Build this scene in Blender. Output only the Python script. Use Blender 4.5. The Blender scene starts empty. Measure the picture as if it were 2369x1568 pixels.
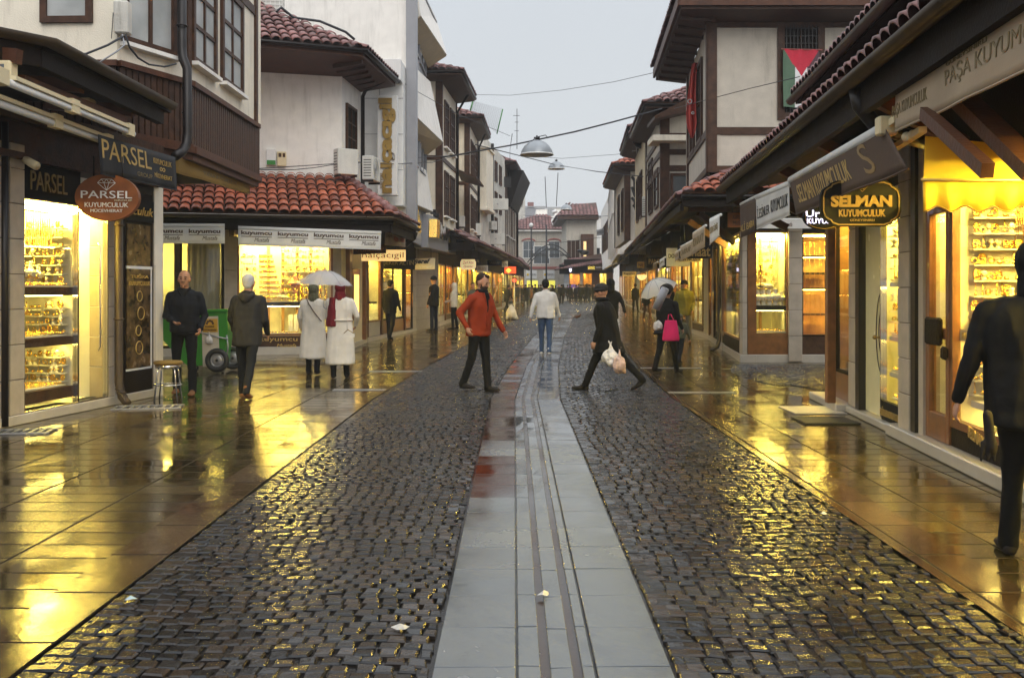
import bpy, bmesh, math, random
from mathutils import Vector, Matrix, noise
random.seed(7)
R = math.radians
sc = bpy.context.scene
# ---------------------------------------------------------------- camera, sky, sun, exposure
CAMZ, FPX, CX, HY = 1.53, 2303.0, 1184.5, 672.0       # measured on the photograph at 2369 px width
cam = bpy.data.cameras.new('camera'); camo = bpy.data.objects.new('camera', cam); sc.collection.objects.link(camo)
camo.location = (0, 0, CAMZ); camo.rotation_euler = (R(90), 0, 0)
cam.sensor_width = 36; cam.lens = 35.0; cam.shift_y = -0.0473; cam.clip_end = 900; cam.clip_start = 0.1
sc.camera = camo
w = bpy.data.worlds.new("World"); sc.world = w; w.use_nodes = True
nt = w.node_tree; nt.nodes.clear()
out = nt.nodes.new('ShaderNodeOutputWorld'); sky = nt.nodes.new('ShaderNodeTexSky'); sky.sky_type = 'NISHITA'
sky.sun_disc = False; sky.sun_elevation = R(34); sky.sun_rotation = R(166); sky.air_density = 2; sky.dust_density = 6
bgs = nt.nodes.new('ShaderNodeBackground'); bgs.inputs[1].default_value = 0.06
nt.links.new(sky.outputs[0], bgs.inputs[0])
tc = nt.nodes.new('ShaderNodeTexCoord'); sp = nt.nodes.new('ShaderNodeSeparateXYZ'); nt.links.new(tc.outputs['Generated'], sp.inputs[0])
rmp = nt.nodes.new('ShaderNodeValToRGB'); nt.links.new(sp.outputs[2], rmp.inputs[0])
cr = rmp.color_ramp; cr.elements[0].position = 0.0; cr.elements[0].color = (.80, .835, .865, 1)
cr.elements[1].position = 1.0; cr.elements[1].color = (1.9, 2.0, 2.12, 1)
e = cr.elements.new(0.3); e.color = (.74, .785, .84, 1)
cn = nt.nodes.new('ShaderNodeTexNoise'); cn.inputs['Scale'].default_value = 2.2; cn.inputs['Detail'].default_value = 3
nt.links.new(tc.outputs['Generated'], cn.inputs[0])
mr = nt.nodes.new('ShaderNodeMapRange'); mr.inputs[3].default_value = .93; mr.inputs[4].default_value = 1.05
nt.links.new(cn.outputs[0], mr.inputs[0])
bgc = nt.nodes.new('ShaderNodeBackground'); nt.links.new(rmp.outputs[0], bgc.inputs[0]); nt.links.new(mr.outputs[0], bgc.inputs[1])
mx = nt.nodes.new('ShaderNodeMixShader'); mx.inputs[0].default_value = .9
nt.links.new(bgs.outputs[0], mx.inputs[1]); nt.links.new(bgc.outputs[0], mx.inputs[2]); nt.links.new(mx.outputs[0], out.inputs[0])
sl = bpy.data.lights.new('sun', 'SUN'); sl.energy = 1.0; sl.angle = R(40); sl.color = (1, .96, .9)
so = bpy.data.objects.new('sun', sl); sc.collection.objects.link(so); so.rotation_euler = (R(56), 0, R(14))
sc.view_settings.view_transform = 'Standard'; sc.view_settings.look = 'None'; sc.view_settings.exposure = 0.0
sc.view_settings.gamma = 1
sc.render.engine = 'CYCLES'
cy = sc.cycles; cy.use_denoising = True
try: cy.denoiser = 'OPENIMAGEDENOISE'
except Exception: pass
cy.max_bounces = 7; cy.diffuse_bounces = 3; cy.glossy_bounces = 4; cy.transparent_max_bounces = 12; cy.transmission_bounces = 4
cy.caustics_reflective = False; cy.caustics_refractive = False; cy.sample_clamp_indirect = 6; cy.use_light_tree = True

# ---------------------------------------------------------------- materials
def _n(t, k): return t.nodes.new(k)
MATS = {}
def mat(name, col, rough=.6, metal=0.0, var=.12, vs=4.0, bump=0.0, bs=40.0, spec=.5, coat=0.0, stain=0.0, sheen=0.0, island=0.0):
    """procedural principled material: base colour with mottling, optional stains, bump, roughness variation"""
    if name in MATS: return MATS[name]
    m = bpy.data.materials.new(name); m.use_nodes = True; t = m.node_tree; b = t.nodes['Principled BSDF']
    c = _n(t, 'ShaderNodeTexCoord'); n1 = _n(t, 'ShaderNodeTexNoise'); n1.inputs['Scale'].default_value = vs; n1.inputs['Detail'].default_value = 5
    t.links.new(c.outputs['Object'], n1.inputs[0])
    mp = _n(t, 'ShaderNodeMapRange'); mp.inputs[1].default_value = .3; mp.inputs[2].default_value = .7
    mp.inputs[3].default_value = 1 - var; mp.inputs[4].default_value = 1 + var
    t.links.new(n1.outputs[0], mp.inputs[0])
    ml = _n(t, 'ShaderNodeMix'); ml.data_type = 'RGBA'; ml.blend_type = 'MULTIPLY'; ml.inputs[0].default_value = 1
    ml.inputs[6].default_value = (*col, 1); t.links.new(mp.outputs[0], ml.inputs[7]); res = ml.outputs[2]
    if island > 0:                                  # every separate piece (tile) has its own shade
        gi = _n(t, 'ShaderNodeNewGeometry'); ri = _n(t, 'ShaderNodeValToRGB'); a_ = ri.color_ramp; a_.elements[0].color = (1-island, 1-island*.9, 1-island*.8, 1); a_.elements[1].color = (1+island*.5, 1+island*.7, 1+island, 1)
        t.links.new(gi.outputs['Random Per Island'], ri.inputs[0]); mi_ = _n(t, 'ShaderNodeMix'); mi_.data_type = 'RGBA'; mi_.blend_type = 'MULTIPLY'; mi_.inputs[0].default_value = 1; t.links.new(res, mi_.inputs[6]); t.links.new(ri.outputs[0], mi_.inputs[7]); res = mi_.outputs[2]
    if stain > 0:                                   # rain streaks and grime running down a wall
        mpp = _n(t, 'ShaderNodeMapping'); mpp.inputs['Scale'].default_value = (3.5, 3.5, .45); t.links.new(c.outputs['Object'], mpp.inputs[0])
        n2 = _n(t, 'ShaderNodeTexNoise'); n2.inputs['Scale'].default_value = 1.3; n2.inputs['Detail'].default_value = 8; n2.inputs['Roughness'].default_value = .65
        t.links.new(mpp.outputs[0], n2.inputs[0])
        r2 = _n(t, 'ShaderNodeMapRange'); r2.inputs[1].default_value = .52; r2.inputs[2].default_value = .72; r2.inputs[4].default_value = stain
        t.links.new(n2.outputs[0], r2.inputs[0])
        m2 = _n(t, 'ShaderNodeMix'); m2.data_type = 'RGBA'; t.links.new(r2.outputs[0], m2.inputs[0]); t.links.new(res, m2.inputs[6])
        m2.inputs[7].default_value = (col[0]*.38, col[1]*.36, col[2]*.33, 1); res = m2.outputs[2]
    t.links.new(res, b.inputs['Base Color'])
    rr = _n(t, 'ShaderNodeMapRange'); rr.inputs[3].default_value = max(.02, rough - .08); rr.inputs[4].default_value = min(1, rough + .08)
    t.links.new(n1.outputs[0], rr.inputs[0]); t.links.new(rr.outputs[0], b.inputs['Roughness'])
    b.inputs['Metallic'].default_value = metal; b.inputs['Specular IOR Level'].default_value = spec; b.inputs['Coat Weight'].default_value = coat
    if sheen: b.inputs['Sheen Weight'].default_value = sheen
    if bump > 0:
        n3 = _n(t, 'ShaderNodeTexNoise'); n3.inputs['Scale'].default_value = bs; n3.inputs['Detail'].default_value = 4
        t.links.new(c.outputs['Object'], n3.inputs[0])
        bp = _n(t, 'ShaderNodeBump'); bp.inputs['Strength'].default_value = bump; bp.inputs['Distance'].default_value = .02
        t.links.new(n3.outputs[0], bp.inputs['Height']); t.links.new(bp.outputs[0], b.inputs['Normal'])
    MATS[name] = m; return m
def emit(name, col, s):
    if name in MATS: return MATS[name]
    m = bpy.data.materials.new(name); m.use_nodes = True; b = m.node_tree.nodes['Principled BSDF']
    b.inputs['Base Color'].default_value = (*[min(1, c) for c in col], 1); b.inputs['Emission Color'].default_value = (*col, 1); b.inputs['Emission Strength'].default_value = s
    MATS[name] = m; return m
def glass(name='glass', tint=(.97, .97, .95), refl=1.0):
    if name in MATS: return MATS[name]
    m = bpy.data.materials.new(name); m.use_nodes = True; t = m.node_tree; t.nodes.clear()
    o = _n(t, 'ShaderNodeOutputMaterial'); tr = _n(t, 'ShaderNodeBsdfTransparent'); tr.inputs[0].default_value = (*tint, 1)
    g = _n(t, 'ShaderNodeBsdfGlossy'); g.inputs['Roughness'].default_value = .02
    f = _n(t, 'ShaderNodeLayerWeight'); f.inputs[0].default_value = .5; pw = _n(t, 'ShaderNodeMath'); pw.operation = 'POWER'; pw.inputs[1].default_value = 5; t.links.new(f.outputs['Facing'], pw.inputs[0])
    mu = _n(t, 'ShaderNodeMath'); mu.operation = 'MULTIPLY_ADD'; mu.inputs[1].default_value = .9*refl; mu.inputs[2].default_value = .035*refl; t.links.new(pw.outputs[0], mu.inputs[0])
    s = _n(t, 'ShaderNodeMixShader'); t.links.new(mu.outputs[0], s.inputs[0]); t.links.new(tr.outputs[0], s.inputs[1]); t.links.new(g.outputs[0], s.inputs[2])
    t.links.new(s.outputs[0], o.inputs[0]); MATS[name] = m; return m
def clearplastic(name, tint, tr_amt=.6):
    m = bpy.data.materials.new(name); m.use_nodes = True; t = m.node_tree; b = t.nodes['Principled BSDF']
    b.inputs['Base Color'].default_value = (*tint, 1); b.inputs['Roughness'].default_value = .25
    o = t.nodes['Material Output']; tr = _n(t, 'ShaderNodeBsdfTransparent'); s = _n(t, 'ShaderNodeMixShader'); s.inputs[0].default_value = tr_amt
    tl = _n(t, 'ShaderNodeBsdfTranslucent'); tl.inputs[0].default_value = (*tint, 1); s2 = _n(t, 'ShaderNodeMixShader'); s2.inputs[0].default_value = .55
    t.links.new(b.outputs[0], s2.inputs[1]); t.links.new(tl.outputs[0], s2.inputs[2])
    t.links.new(s2.outputs[0], s.inputs[1]); t.links.new(tr.outputs[0], s.inputs[2]); t.links.new(s.outputs[0], o.inputs[0]); return m
def cloth_mat(name, col, tl=.35, rough=.75):        # awning and banner fabric, lets some light through
    if name in MATS: return MATS[name]
    m = mat(name + '_base', col, rough, var=.10, vs=2.2, bump=.25, bs=9)
    t = m.node_tree; b = t.nodes['Principled BSDF']; o = t.nodes['Material Output']
    x = _n(t, 'ShaderNodeBsdfTranslucent'); x.inputs[0].default_value = (*col, 1); s = _n(t, 'ShaderNodeMixShader'); s.inputs[0].default_value = tl
    t.links.new(b.outputs[0], s.inputs[1]); t.links.new(x.outputs[0], s.inputs[2]); t.links.new(s.outputs[0], o.inputs[0]); MATS[name] = m; return m

M = dict(
 plaster=mat('plaster_cream', (.84, .76, .62), .85, var=.06, bump=.35, bs=55, stain=.38),
 plaster_w=mat('plaster_white', (.88, .84, .78), .85, var=.05, bump=.2, bs=40, stain=.32),
 plaster_b=mat('plaster_beige', (.56, .51, .43), .85, var=.08, bump=.35, bs=55, stain=.45),
 plaster_g=mat('plaster_grimy', (.62, .59, .53), .9, var=.15, vs=1.6, bump=.4, bs=30, stain=.85),
 plaster_y=mat('plaster_yellow', (.68, .58, .40), .85, var=.08, bump=.2, stain=.3),
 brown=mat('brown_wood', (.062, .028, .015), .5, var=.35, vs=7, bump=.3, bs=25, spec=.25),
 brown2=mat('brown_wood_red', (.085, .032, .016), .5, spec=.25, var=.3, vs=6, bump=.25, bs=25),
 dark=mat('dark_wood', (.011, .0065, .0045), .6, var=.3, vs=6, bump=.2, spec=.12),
 warmwood=mat('shopfront_wood', (.22, .085, .025), .35, var=.25, vs=8, bump=.1, coat=.3),
 tile=mat('roof_tile', (.42, .105, .045), .36, var=.3, vs=2.5, bump=.3, bs=30, island=.5, stain=.5),
 tile_p=mat('roof_tile_pale', (.27, .115, .095), .34, var=.3, vs=3, bump=.3, bs=30, island=.45, stain=.45),
 stone=mat('stone_block', (.46, .39, .30), .6, var=.13, vs=5, bump=.15, bs=30, stain=.15),
 joint=mat('joint_line', (.14, .11, .08), .9),
 metal_d=mat('dark_metal', (.014, .010, .009), .4, metal=.2, var=.15),
 gutter=mat('gutter_metal', (.050, .034, .020), .5, metal=.0, var=.35, spec=.3),
 metal=mat('grey_metal', (.35, .35, .36), .4, metal=.7),
 chrome=mat('chrome', (.75, .73, .7), .12, metal=1, var=.03),
 gold=mat('gold', (1.0, .68, .18), .25, metal=1, var=.08, bump=.2, bs=120),
 goldp=mat('gold_paint', (.62, .42, .12), .4, metal=.5),
 brass=mat('brass_letters', (.33, .21, .06), .35, metal=.8),
 white=mat('white_paint', (.78, .77, .74), .5, var=.05),
 cream=mat('cream_paint', (.74, .62, .38), .5, var=.04),
 inner=mat('shop_inner_wall', (.84, .80, .60), .5, var=.2, vs=3),
 inner_w=mat('shop_inner_wood', (.46, .24, .07), .5, var=.25, vs=5),
 velvet=mat('cream_velvet', (.82, .76, .62), .6, var=.06),
 rose=mat('rose_velvet', (.38, .12, .10), .6),
 blackm=mat('black_board', (.008, .008, .009), .6, var=.1, spec=.12),
 navy=mat('navy_board', (.02, .018, .05), .4),
 oxblood=mat('oxblood_board', (.24, .075, .018), .45, var=.4, vs=3, spec=.25),
 pane=mat('window_glass', (.10, .115, .125), .06, var=.4, vs=.9, spec=1.0),
 curtain=mat('curtain', (.42, .43, .42), .6, var=.2, vs=2),
 greybox=mat('ac_casing', (.62, .61, .56), .5, var=.06, stain=.2),
 greyclad=mat('grey_cladding', (.30, .30, .32), .4, var=.08, vs=2),
 slat=mat('beige_slat', (.56, .46, .31), .55, var=.08),
 marble=mat('marble_plinth', (.50, .45, .37), .35, var=.12, vs=3, coat=.3),
 green=mat('green_plastic', (.025, .20, .018), .35, var=.1),
 rubber=mat('rubber', (.012, .012, .012), .6),
 red=mat('red_cloth', (.62, .08, .06), .7, var=.12),
 lampgrey=mat('lamp_enamel', (.30, .32, .34), .35, metal=.2),
 wire=mat('cable', (.03, .03, .035), .6),
 txt_d=mat('brown_lettering', (.07, .03, .012), .5),
 txt_w=mat('white_lettering', (.85, .82, .75), .5),
 txt_k=mat('black_lettering', (.015, .014, .013), .5),
 txt_g=mat('gold_lettering', (.30, .18, .04), .5, metal=.0),
 txt_gd=mat('dull_gold_lettering', (.20, .14, .05), .5),
)
M['glass'] = glass()
M['glassw'] = glass('lamp_glass', (.9, .9, .9), .8)
LAMPC = (1.0, .74, .13)
M['lamp'] = emit('shop_lamp', LAMPC, 260.0)
M['lamp2'] = emit('added_shelf_strip', (1.0, .76, .17), 90.0)
M['lampfar'] = emit('far_shop_lamp', (1.0, .71, .11), 110.0)
M['fabric_y'] = cloth_mat('yellow_awning', (.90, .68, .07), .5)
M['fabric_w'] = cloth_mat('white_banner', (.86, .85, .82), .3)
M['fabric_c'] = cloth_mat('cream_banner', (.56, .45, .31), .3)
M['fabric_b'] = cloth_mat('brown_banner', (.10, .062, .042), .15)
M['fabric_k'] = cloth_mat('black_banner', (.012, .012, .015), .05)
M['fabric_o'] = cloth_mat('ochre_banner', (.36, .22, .05), .3)

# ---------------------------------------------------------------- geometry helpers
C = sc.collection
def gz(d): return max(0.0, d - 20.0) * .006
def G(x, y):
    k = y - HY
    if k >= FPX*CAMZ/20: d = FPX*CAMZ/k
    else: d = FPX*(CAMZ + .12)/(k + .006*FPX)
    return Vector(((x - CX)*d/FPX, d, gz(d)))
def at(x, y, d): return Vector(((x - CX)*d/FPX, d, CAMZ - (y - HY)*d/FPX))
class Fr:
    def __init__(s, p0, p1, flip=False):
        s.O = Vector(p0[:2]); v = Vector(p1[:2]) - s.O; s.L = v.length; s.U = v.normalized(); s.N = Vector((-s.U.y, s.U.x))
        if s.N.dot(-s.O) < 0: s.N = -s.N
        if flip: s.N = -s.N
    def P(s, u, n, z):
        q = s.O + s.U*u + s.N*n; return Vector((q.x, q.y, z))
    def px(s, x, y, n=0.0):
        dx = Vector(((x - CX)/FPX, 1)); t = (n + s.O.dot(s.N))/dx.dot(s.N); q = dx*t
        return (q - s.O).dot(s.U), CAMZ - (y - HY)/FPX*t
    def W(s, x, y, n=0.0):
        u, z = s.px(x, y, n); return s.P(u, n, z)
    def rect(s, x0, y0, x1, y1, n=0.0):
        a = s.px(x0, y0, n); b = s.px(x1, y1, n)
        return min(a[0], b[0]), max(a[0], b[0]), min(a[1], b[1]), max(a[1], b[1])
WORLD = Fr((0, 0), (1, 0)); WORLD.N = Vector((0, -1))       # u = X, n = -Y
SPLIT = {'timber_post', 'timber_band', 'dark_strip', 'inner_post', 'wood_post', 'corner_post', 'pale_strip', 'fin', 'rafter', 'canopy_rafter', 'brace', 'eyes', 'eyebrows', 'bracket', 'inner_shelf', 'blue_poster', 'timber_frame', 'cornice', 'post'}
class MB:
    def __init__(s): s.v = []; s.f = []; s.mi = []; s.cur = 0; s.sm = []; s.ch = []
    def add(s, vs, fs, smooth=False):
        k = len(s.v); s.ch.append((k, len(s.f))); s.v += [Vector(p) for p in vs]; s.f += [tuple(i + k for i in f) for f in fs]
        s.mi += [s.cur]*len(fs); s.sm += [smooth]*len(fs); return s
    def hexa(s, p): return s.add(p, [(0,3,2,1),(4,5,6,7),(0,1,5,4),(1,2,6,5),(2,3,7,6),(3,0,4,7)])
    def box(s, fr, u0, u1, n0, n1, z0, z1):
        return s.hexa([fr.P(u0,n0,z0), fr.P(u1,n0,z0), fr.P(u1,n1,z0), fr.P(u0,n1,z0), fr.P(u0,n0,z1), fr.P(u1,n0,z1), fr.P(u1,n1,z1), fr.P(u0,n1,z1)])
    def wbox(s, x0, x1, y0, y1, z0, z1): return s.hexa([(x0,y0,z0),(x1,y0,z0),(x1,y1,z0),(x0,y1,z0),(x0,y0,z1),(x1,y0,z1),(x1,y1,z1),(x0,y1,z1)])
    def slab(s, q, t):                                # thick quad from 4 world points
        q = [Vector(p) for p in q]; n = (q[1]-q[0]).cross(q[3]-q[0]).normalized()*t
        return s.hexa(q + [p + n for p in q])
    def quad(s, q): return s.add(q, [(0,1,2,3)])
    def beam(s, a, b, w, h=None):
        a = Vector(a); b = Vector(b); h = h or w; d = (b-a).normalized(); up = Vector((0,0,1)) if abs(d.z) < .95 else Vector((0,1,0))
        x = d.cross(up).normalized()*w/2; y = d.cross(x).normalized()*h/2
        return s.hexa([a-x-y, a+x-y, a+x+y, a-x+y, b-x-y, b+x-y, b+x+y, b-x+y])
    def tube(s, pts, r, seg=8, rr=None, cap=True):
        pts = [Vector(p) for p in pts]; rings = []; pv = None
        for i, p in enumerate(pts):
            d = (pts[min(i+1, len(pts)-1)] - pts[max(i-1, 0)]).normalized()
            if pv is None: up = Vector((0,0,1)) if abs(d.z) < .9 else Vector((0,1,0)); x = d.cross(up).normalized()
            else: x = (pv - d*pv.dot(d)).normalized()
            pv = x; y = d.cross(x); q = rr[i] if rr else r
            rings.append([p + (x*math.cos(a) + y*math.sin(a))*q for a in [2*math.pi*j/seg for j in range(seg)]])
        return s.loft(rings, cap)
    def loft(s, rings, cap=True, smooth=True):
        n = len(rings[0]); vs = [p for r in rings for p in r]; fs = []
        for i in range(len(rings)-1):
            for j in range(n): fs.append((i*n+j, i*n+(j+1) % n, (i+1)*n+(j+1) % n, (i+1)*n+j))
        if cap: fs.append(tuple(range(n-1, -1, -1))); fs.append(tuple((len(rings)-1)*n+j for j in range(n)))
        return s.add(vs, fs, smooth)
    def lathe(s, prof, c=(0,0,0), seg=16, sx=1, sy=1):
        c = Vector(c); return s.loft([[c + Vector((math.cos(a)*r*sx, math.sin(a)*r*sy, z)) for a in [2*math.pi*j/seg for j in range(seg)]] for r, z in prof], True)
    def ball(s, c, rx, ry=None, rz=None, seg=12, rows=8, rot=None):
        ry = ry or rx; rz = rz or rx; c = Vector(c); rings = []
        for i in range(rows+1):
            a = math.pi*(i/rows) if 0 < i < rows else (0.02 if i == 0 else math.pi-.02)
            ring = []
            for j in range(seg):
                b = 2*math.pi*j/seg; p = Vector((rx*math.sin(a)*math.cos(b), ry*math.sin(a)*math.sin(b), -rz*math.cos(a)))
                if rot: p = rot @ p
                ring.append(c + p)
            rings.append(ring)
        return s.loft(rings, True)
    def torus(s, c, Rr, r, ax=None, seg=14, sg=5, rot=None):
        c = Vector(c); vs = []; fs = []
        for i in range(seg):
            a = 2*math.pi*i/seg
            for j in range(sg):
                b = 2*math.pi*j/sg; p = Vector(((Rr + r*math.cos(b))*math.cos(a), (Rr + r*math.cos(b))*math.sin(a), r*math.sin(b)))
                if rot: p = rot @ p
                vs.append(c + p)
        for i in range(seg):
            for j in range(sg): fs.append((i*sg+j, ((i+1) % seg)*sg+j, ((i+1) % seg)*sg+(j+1) % sg, i*sg+(j+1) % sg))
        return s.add(vs, fs, True)
    def build(s, name, m, parent=None, bevel=0.0):
        if name in SPLIT and len(s.ch) > 1:                # each post, band or rafter is a part of its own
            first = None; ends = s.ch[1:] + [(len(s.v), len(s.f))]
            for (a, b), (c, d) in zip(s.ch, ends):
                q = MB(); q.v = s.v[a:c]; q.f = [tuple(i - a for i in f) for f in s.f[b:d]]; q.mi = s.mi[b:d]; q.sm = s.sm[b:d]; o = q.build(name, m, parent, bevel); first = first or o
            return first
        me = bpy.data.meshes.new(name); off = Vector(parent['_o']) if parent is not None and '_o' in parent else Vector((0,0,0))
        me.from_pydata([tuple(p - off) for p in s.v], [], s.f); ms = m if isinstance(m, (list, tuple)) else [m]
        for x in ms: me.materials.append(M[x] if isinstance(x, str) else x)
        me.polygons.foreach_set('material_index', [min(i, len(ms)-1) for i in s.mi]); me.polygons.foreach_set('use_smooth', s.sm)
        me.update()
        bm = bmesh.new(); bm.from_mesh(me); bmesh.ops.recalc_face_normals(bm, faces=bm.faces)
        if bevel > 0: bmesh.ops.bevel(bm, geom=bm.edges[:], offset=bevel, segments=1, affect='EDGES', clamp_overlap=True)
        bm.to_mesh(me); bm.free()
        o = bpy.data.objects.new(name, me); C.objects.link(o)
        if parent is not None:
            o.parent = parent; o['_o'] = list(off)
        return o
def tag(o, label, cat, group=None):
    o['label'] = label; o['category'] = cat
    if group: o['group'] = group
    return o
def thing(name, label, cat, loc=(0,0,0), group=None):
    o = bpy.data.objects.new(name, None); C.objects.link(o); o.location = loc; o['_o'] = list(loc); o.empty_display_size = .1
    return tag(o, label, cat, group)
def single(mb, name, m, label, cat, group=None, bevel=0):
    return tag(mb.build(name, m, None, bevel), label, cat, group)
def part(name, mb, m, parent, bevel=0): return mb.build(name, m, parent, bevel)
def struct(mb, name, m):
    o = mb.build(name, m); o['kind'] = 'structure'; return o
_tc = {}
TS = bpy.data.scenes.new('scratch')                  # small scratch scene: evaluates text and body volumes quickly, removed at the end
def text_mesh(s, shear=0, space=1.0, bold=0.0):
    k = (s, shear, space, bold)
    if k in _tc: return _tc[k]
    cu = bpy.data.curves.new('t', 'FONT'); cu.body = s; cu.shear = shear; cu.space_character = space; cu.offset = bold; cu.extrude = .04; cu.resolution_u = 3
    o = bpy.data.objects.new('t', cu); TS.collection.objects.link(o); VL = TS.view_layers[0]; VL.update(); dg = VL.depsgraph
    me = bpy.data.meshes.new_from_object(o.evaluated_get(dg)); vs = [v.co.copy() for v in me.vertices]; fs = [tuple(p.vertices) for p in me.polygons]
    bpy.data.objects.remove(o); bpy.data.curves.remove(cu); bpy.data.meshes.remove(me)
    if not vs: vs = [Vector((0,0,0)), Vector((1,0,0)), Vector((0,1,0))]; fs = [(0,1,2)]
    x0 = min(v.x for v in vs); x1 = max(v.x for v in vs); y0 = min(v.y for v in vs); y1 = max(v.y for v in vs)
    vs = [Vector(((v.x-x0)/(x1-x0), (v.y-y0)/(y1-y0), v.z/.08)) for v in vs]
    _tc[k] = (vs, fs); return vs, fs
def txt(s, bl, br, tl, m, parent, name='lettering', th=.012, shear=0, space=1.0, bold=0.0, tr=None, off=.004):
    """lettering stretched over the quad bl-br-tl(-tr), raised th in front of it"""
    bl, br, tl = Vector(bl), Vector(br), Vector(tl); tr = Vector(tr) if tr is not None else br + tl - bl
    n = (br-bl).cross(tl-bl).normalized(); vs, fs = text_mesh(s, shear, space, bold)
    mb = MB(); mb.add([(bl*(1-v.x) + br*v.x)*(1-v.y) + (tl*(1-v.x) + tr*v.x)*v.y + n*(off + th*(v.z+.5)) for v in vs], fs)
    return mb.build(name, m, parent)
def sub(q, a, b, c, d):                                # sub-rectangle (fractions) of quad [bl,br,tr,tl] -> bl,br,tl,tr
    bl, br, tr, tl = [Vector(p) for p in q]
    f = lambda x, y: (bl*(1-x) + br*x)*(1-y) + (tl*(1-x) + tr*x)*y
    return f(a, b), f(c, b), f(a, d), f(c, d)
def qtxt(s, q, a, b, c, d, m, parent, **k):
    bl, br, tl, tr = sub(q, a, b, c, d); return txt(s, bl, br, tl, m, parent, tr=tr, **k)
def walls(parent, name, pts, z0, z1, m, t=.25, inward=None):
    """upright wall slabs along plan points (front faces on the points)"""
    mb = MB()
    for a, b in zip(pts[:-1], pts[1:]):
        f = Fr(a, b); mb.box(f, 0, f.L, -t, 0, z0, z1)
    return part(name, mb, m, parent)
def win(parent, fr, rect, nx=2, ny=3, n=0.0, fm='brown', pm='pane', fw=.07, sill=None, bar=.03, name='window'):
    u0, u1, z0, z1 = rect; f = MB()
    f.box(fr, u0-fw, u0, n-.02, n+.06, z0-fw, z1+fw); f.box(fr, u1, u1+fw, n-.02, n+.06, z0-fw, z1+fw)
    f.box(fr, u0, u1, n-.02, n+.058, z1, z1+fw); f.box(fr, u0, u1, n-.02, n+.058, z0-fw, z0)
    for i in range(1, nx): x = u0 + (u1-u0)*i/nx; f.box(fr, x-bar/2, x+bar/2, n, n+.045, z0, z1)
    for j in range(1, ny): z = z0 + (z1-z0)*j/ny; f.box(fr, u0, u1, n+.001, n+.040, z-bar/2, z+bar/2)
    o = part(name, f, fm, parent)
    p = MB(); p.box(fr, u0, u1, n-.015, n+.015, z0, z1); part('pane', p, pm, o)
    if sill:
        s = MB(); s.box(fr, u0-.12, u1+.12, n, n+.13, z0-fw-.06, z0-fw-.002); part('sill', s, sill, o)
    return o
def tiles(parent, a, b, up_a, up_b, m='tile', w=.21, l=.36, name='roof', base='brown'):
    """clay tile slope between eave a-b and top edge up_a-up_b: rows of overlapping round tiles on a board"""
    a, b, ua, ub = Vector(a), Vector(b), Vector(up_a), Vector(up_b)
    n = (b-a).cross(ua-a).normalized()
    if n.z < 0: n = -n
    mb = MB(); mb.slab([a, b, ub, ua], .04) if (b-a).cross(ua-a).z > 0 else mb.slab([b, a, ua, ub], .04)
    e = (b-a).normalized(); N = max(2, int((b-a).length/w)); base_top = .045
    rows = max(1, int((((ua+ub)/2)-((a+b)/2)).length/l)); sv = None
    P = lambda x, y: (a*(1-x) + b*x)*(1-y) + (ua*(1-x) + ub*x)*y
    # columns run straight up the slope: work in slope coordinates and clip to the trapezoid
    s = n.cross(e).normalized()
    if s.z < 0: s = -s
    La = (b-a).dot(e); xa = (ua-a).dot(e); xb = (ub-a).dot(e); H = (ua-a).dot(s)
    k = 0; u = w/2
    mb.cur = 1
    while u < La:
        # clip height at this u
        h = H
        if u < xa and xa > 1e-3: h = min(h, H*u/xa)
        if u > xb and La - xb > 1e-3: h = min(h, H*(La-u)/(La-xb))
        y = -.05
        while y < h - .04:
            y1 = min(y + l*1.08, h + .02); rj = w*.5*(1 + random.uniform(-.05, .05)); ring0 = []; ring1 = []
            dx = random.uniform(-.008, .008); lift = random.uniform(0, .012)
            for j in range(7):
                t = math.pi*j/6; cx_, cz_ = math.cos(t), math.sin(t)
                ring0.append(a + e*(u+dx+cx_*rj) + s*y + n*(base_top + .035 + lift + cz_*rj*.72))
                ring1.append(a + e*(u+dx+cx_*rj*.8) + s*y1 + n*(base_top + lift + cz_*rj*.55))
            low = [p - n*.022 for p in ring0]
            vs = ring0 + ring1 + low; fs = [(j, j+1, 8+j, 7+j) for j in range(6)] + [(14+j, 15+j, j+1, j) for j in range(6)]
            mb.add(vs, fs, True); y += l
        u += w
    o = mb.build(name, [base, m], parent); return o
def gutter(parent, pts, r=.075, m='gutter', name='gutter'):
    mb = MB()
    pts = [Vector(p) for p in pts]; rings = []
    for i, p in enumerate(pts):
        d = (pts[min(i+1, len(pts)-1)] - pts[max(i-1, 0)]).normalized(); x = d.cross(Vector((0,0,1))).normalized(); z = Vector((0,0,1))
        o = [p + x*r*math.cos(t) + z*r*math.sin(t) for t in [math.pi + math.pi*j/6 for j in range(7)]]
        i_ = [p + x*r*.86*math.cos(t) + z*(r*.86*math.sin(t)+.004) for t in [2*math.pi - math.pi*j/6 for j in range(7)]]
        rings.append(o + i_)
    mb.loft(rings, True); return part(name, mb, m, parent)
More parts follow.
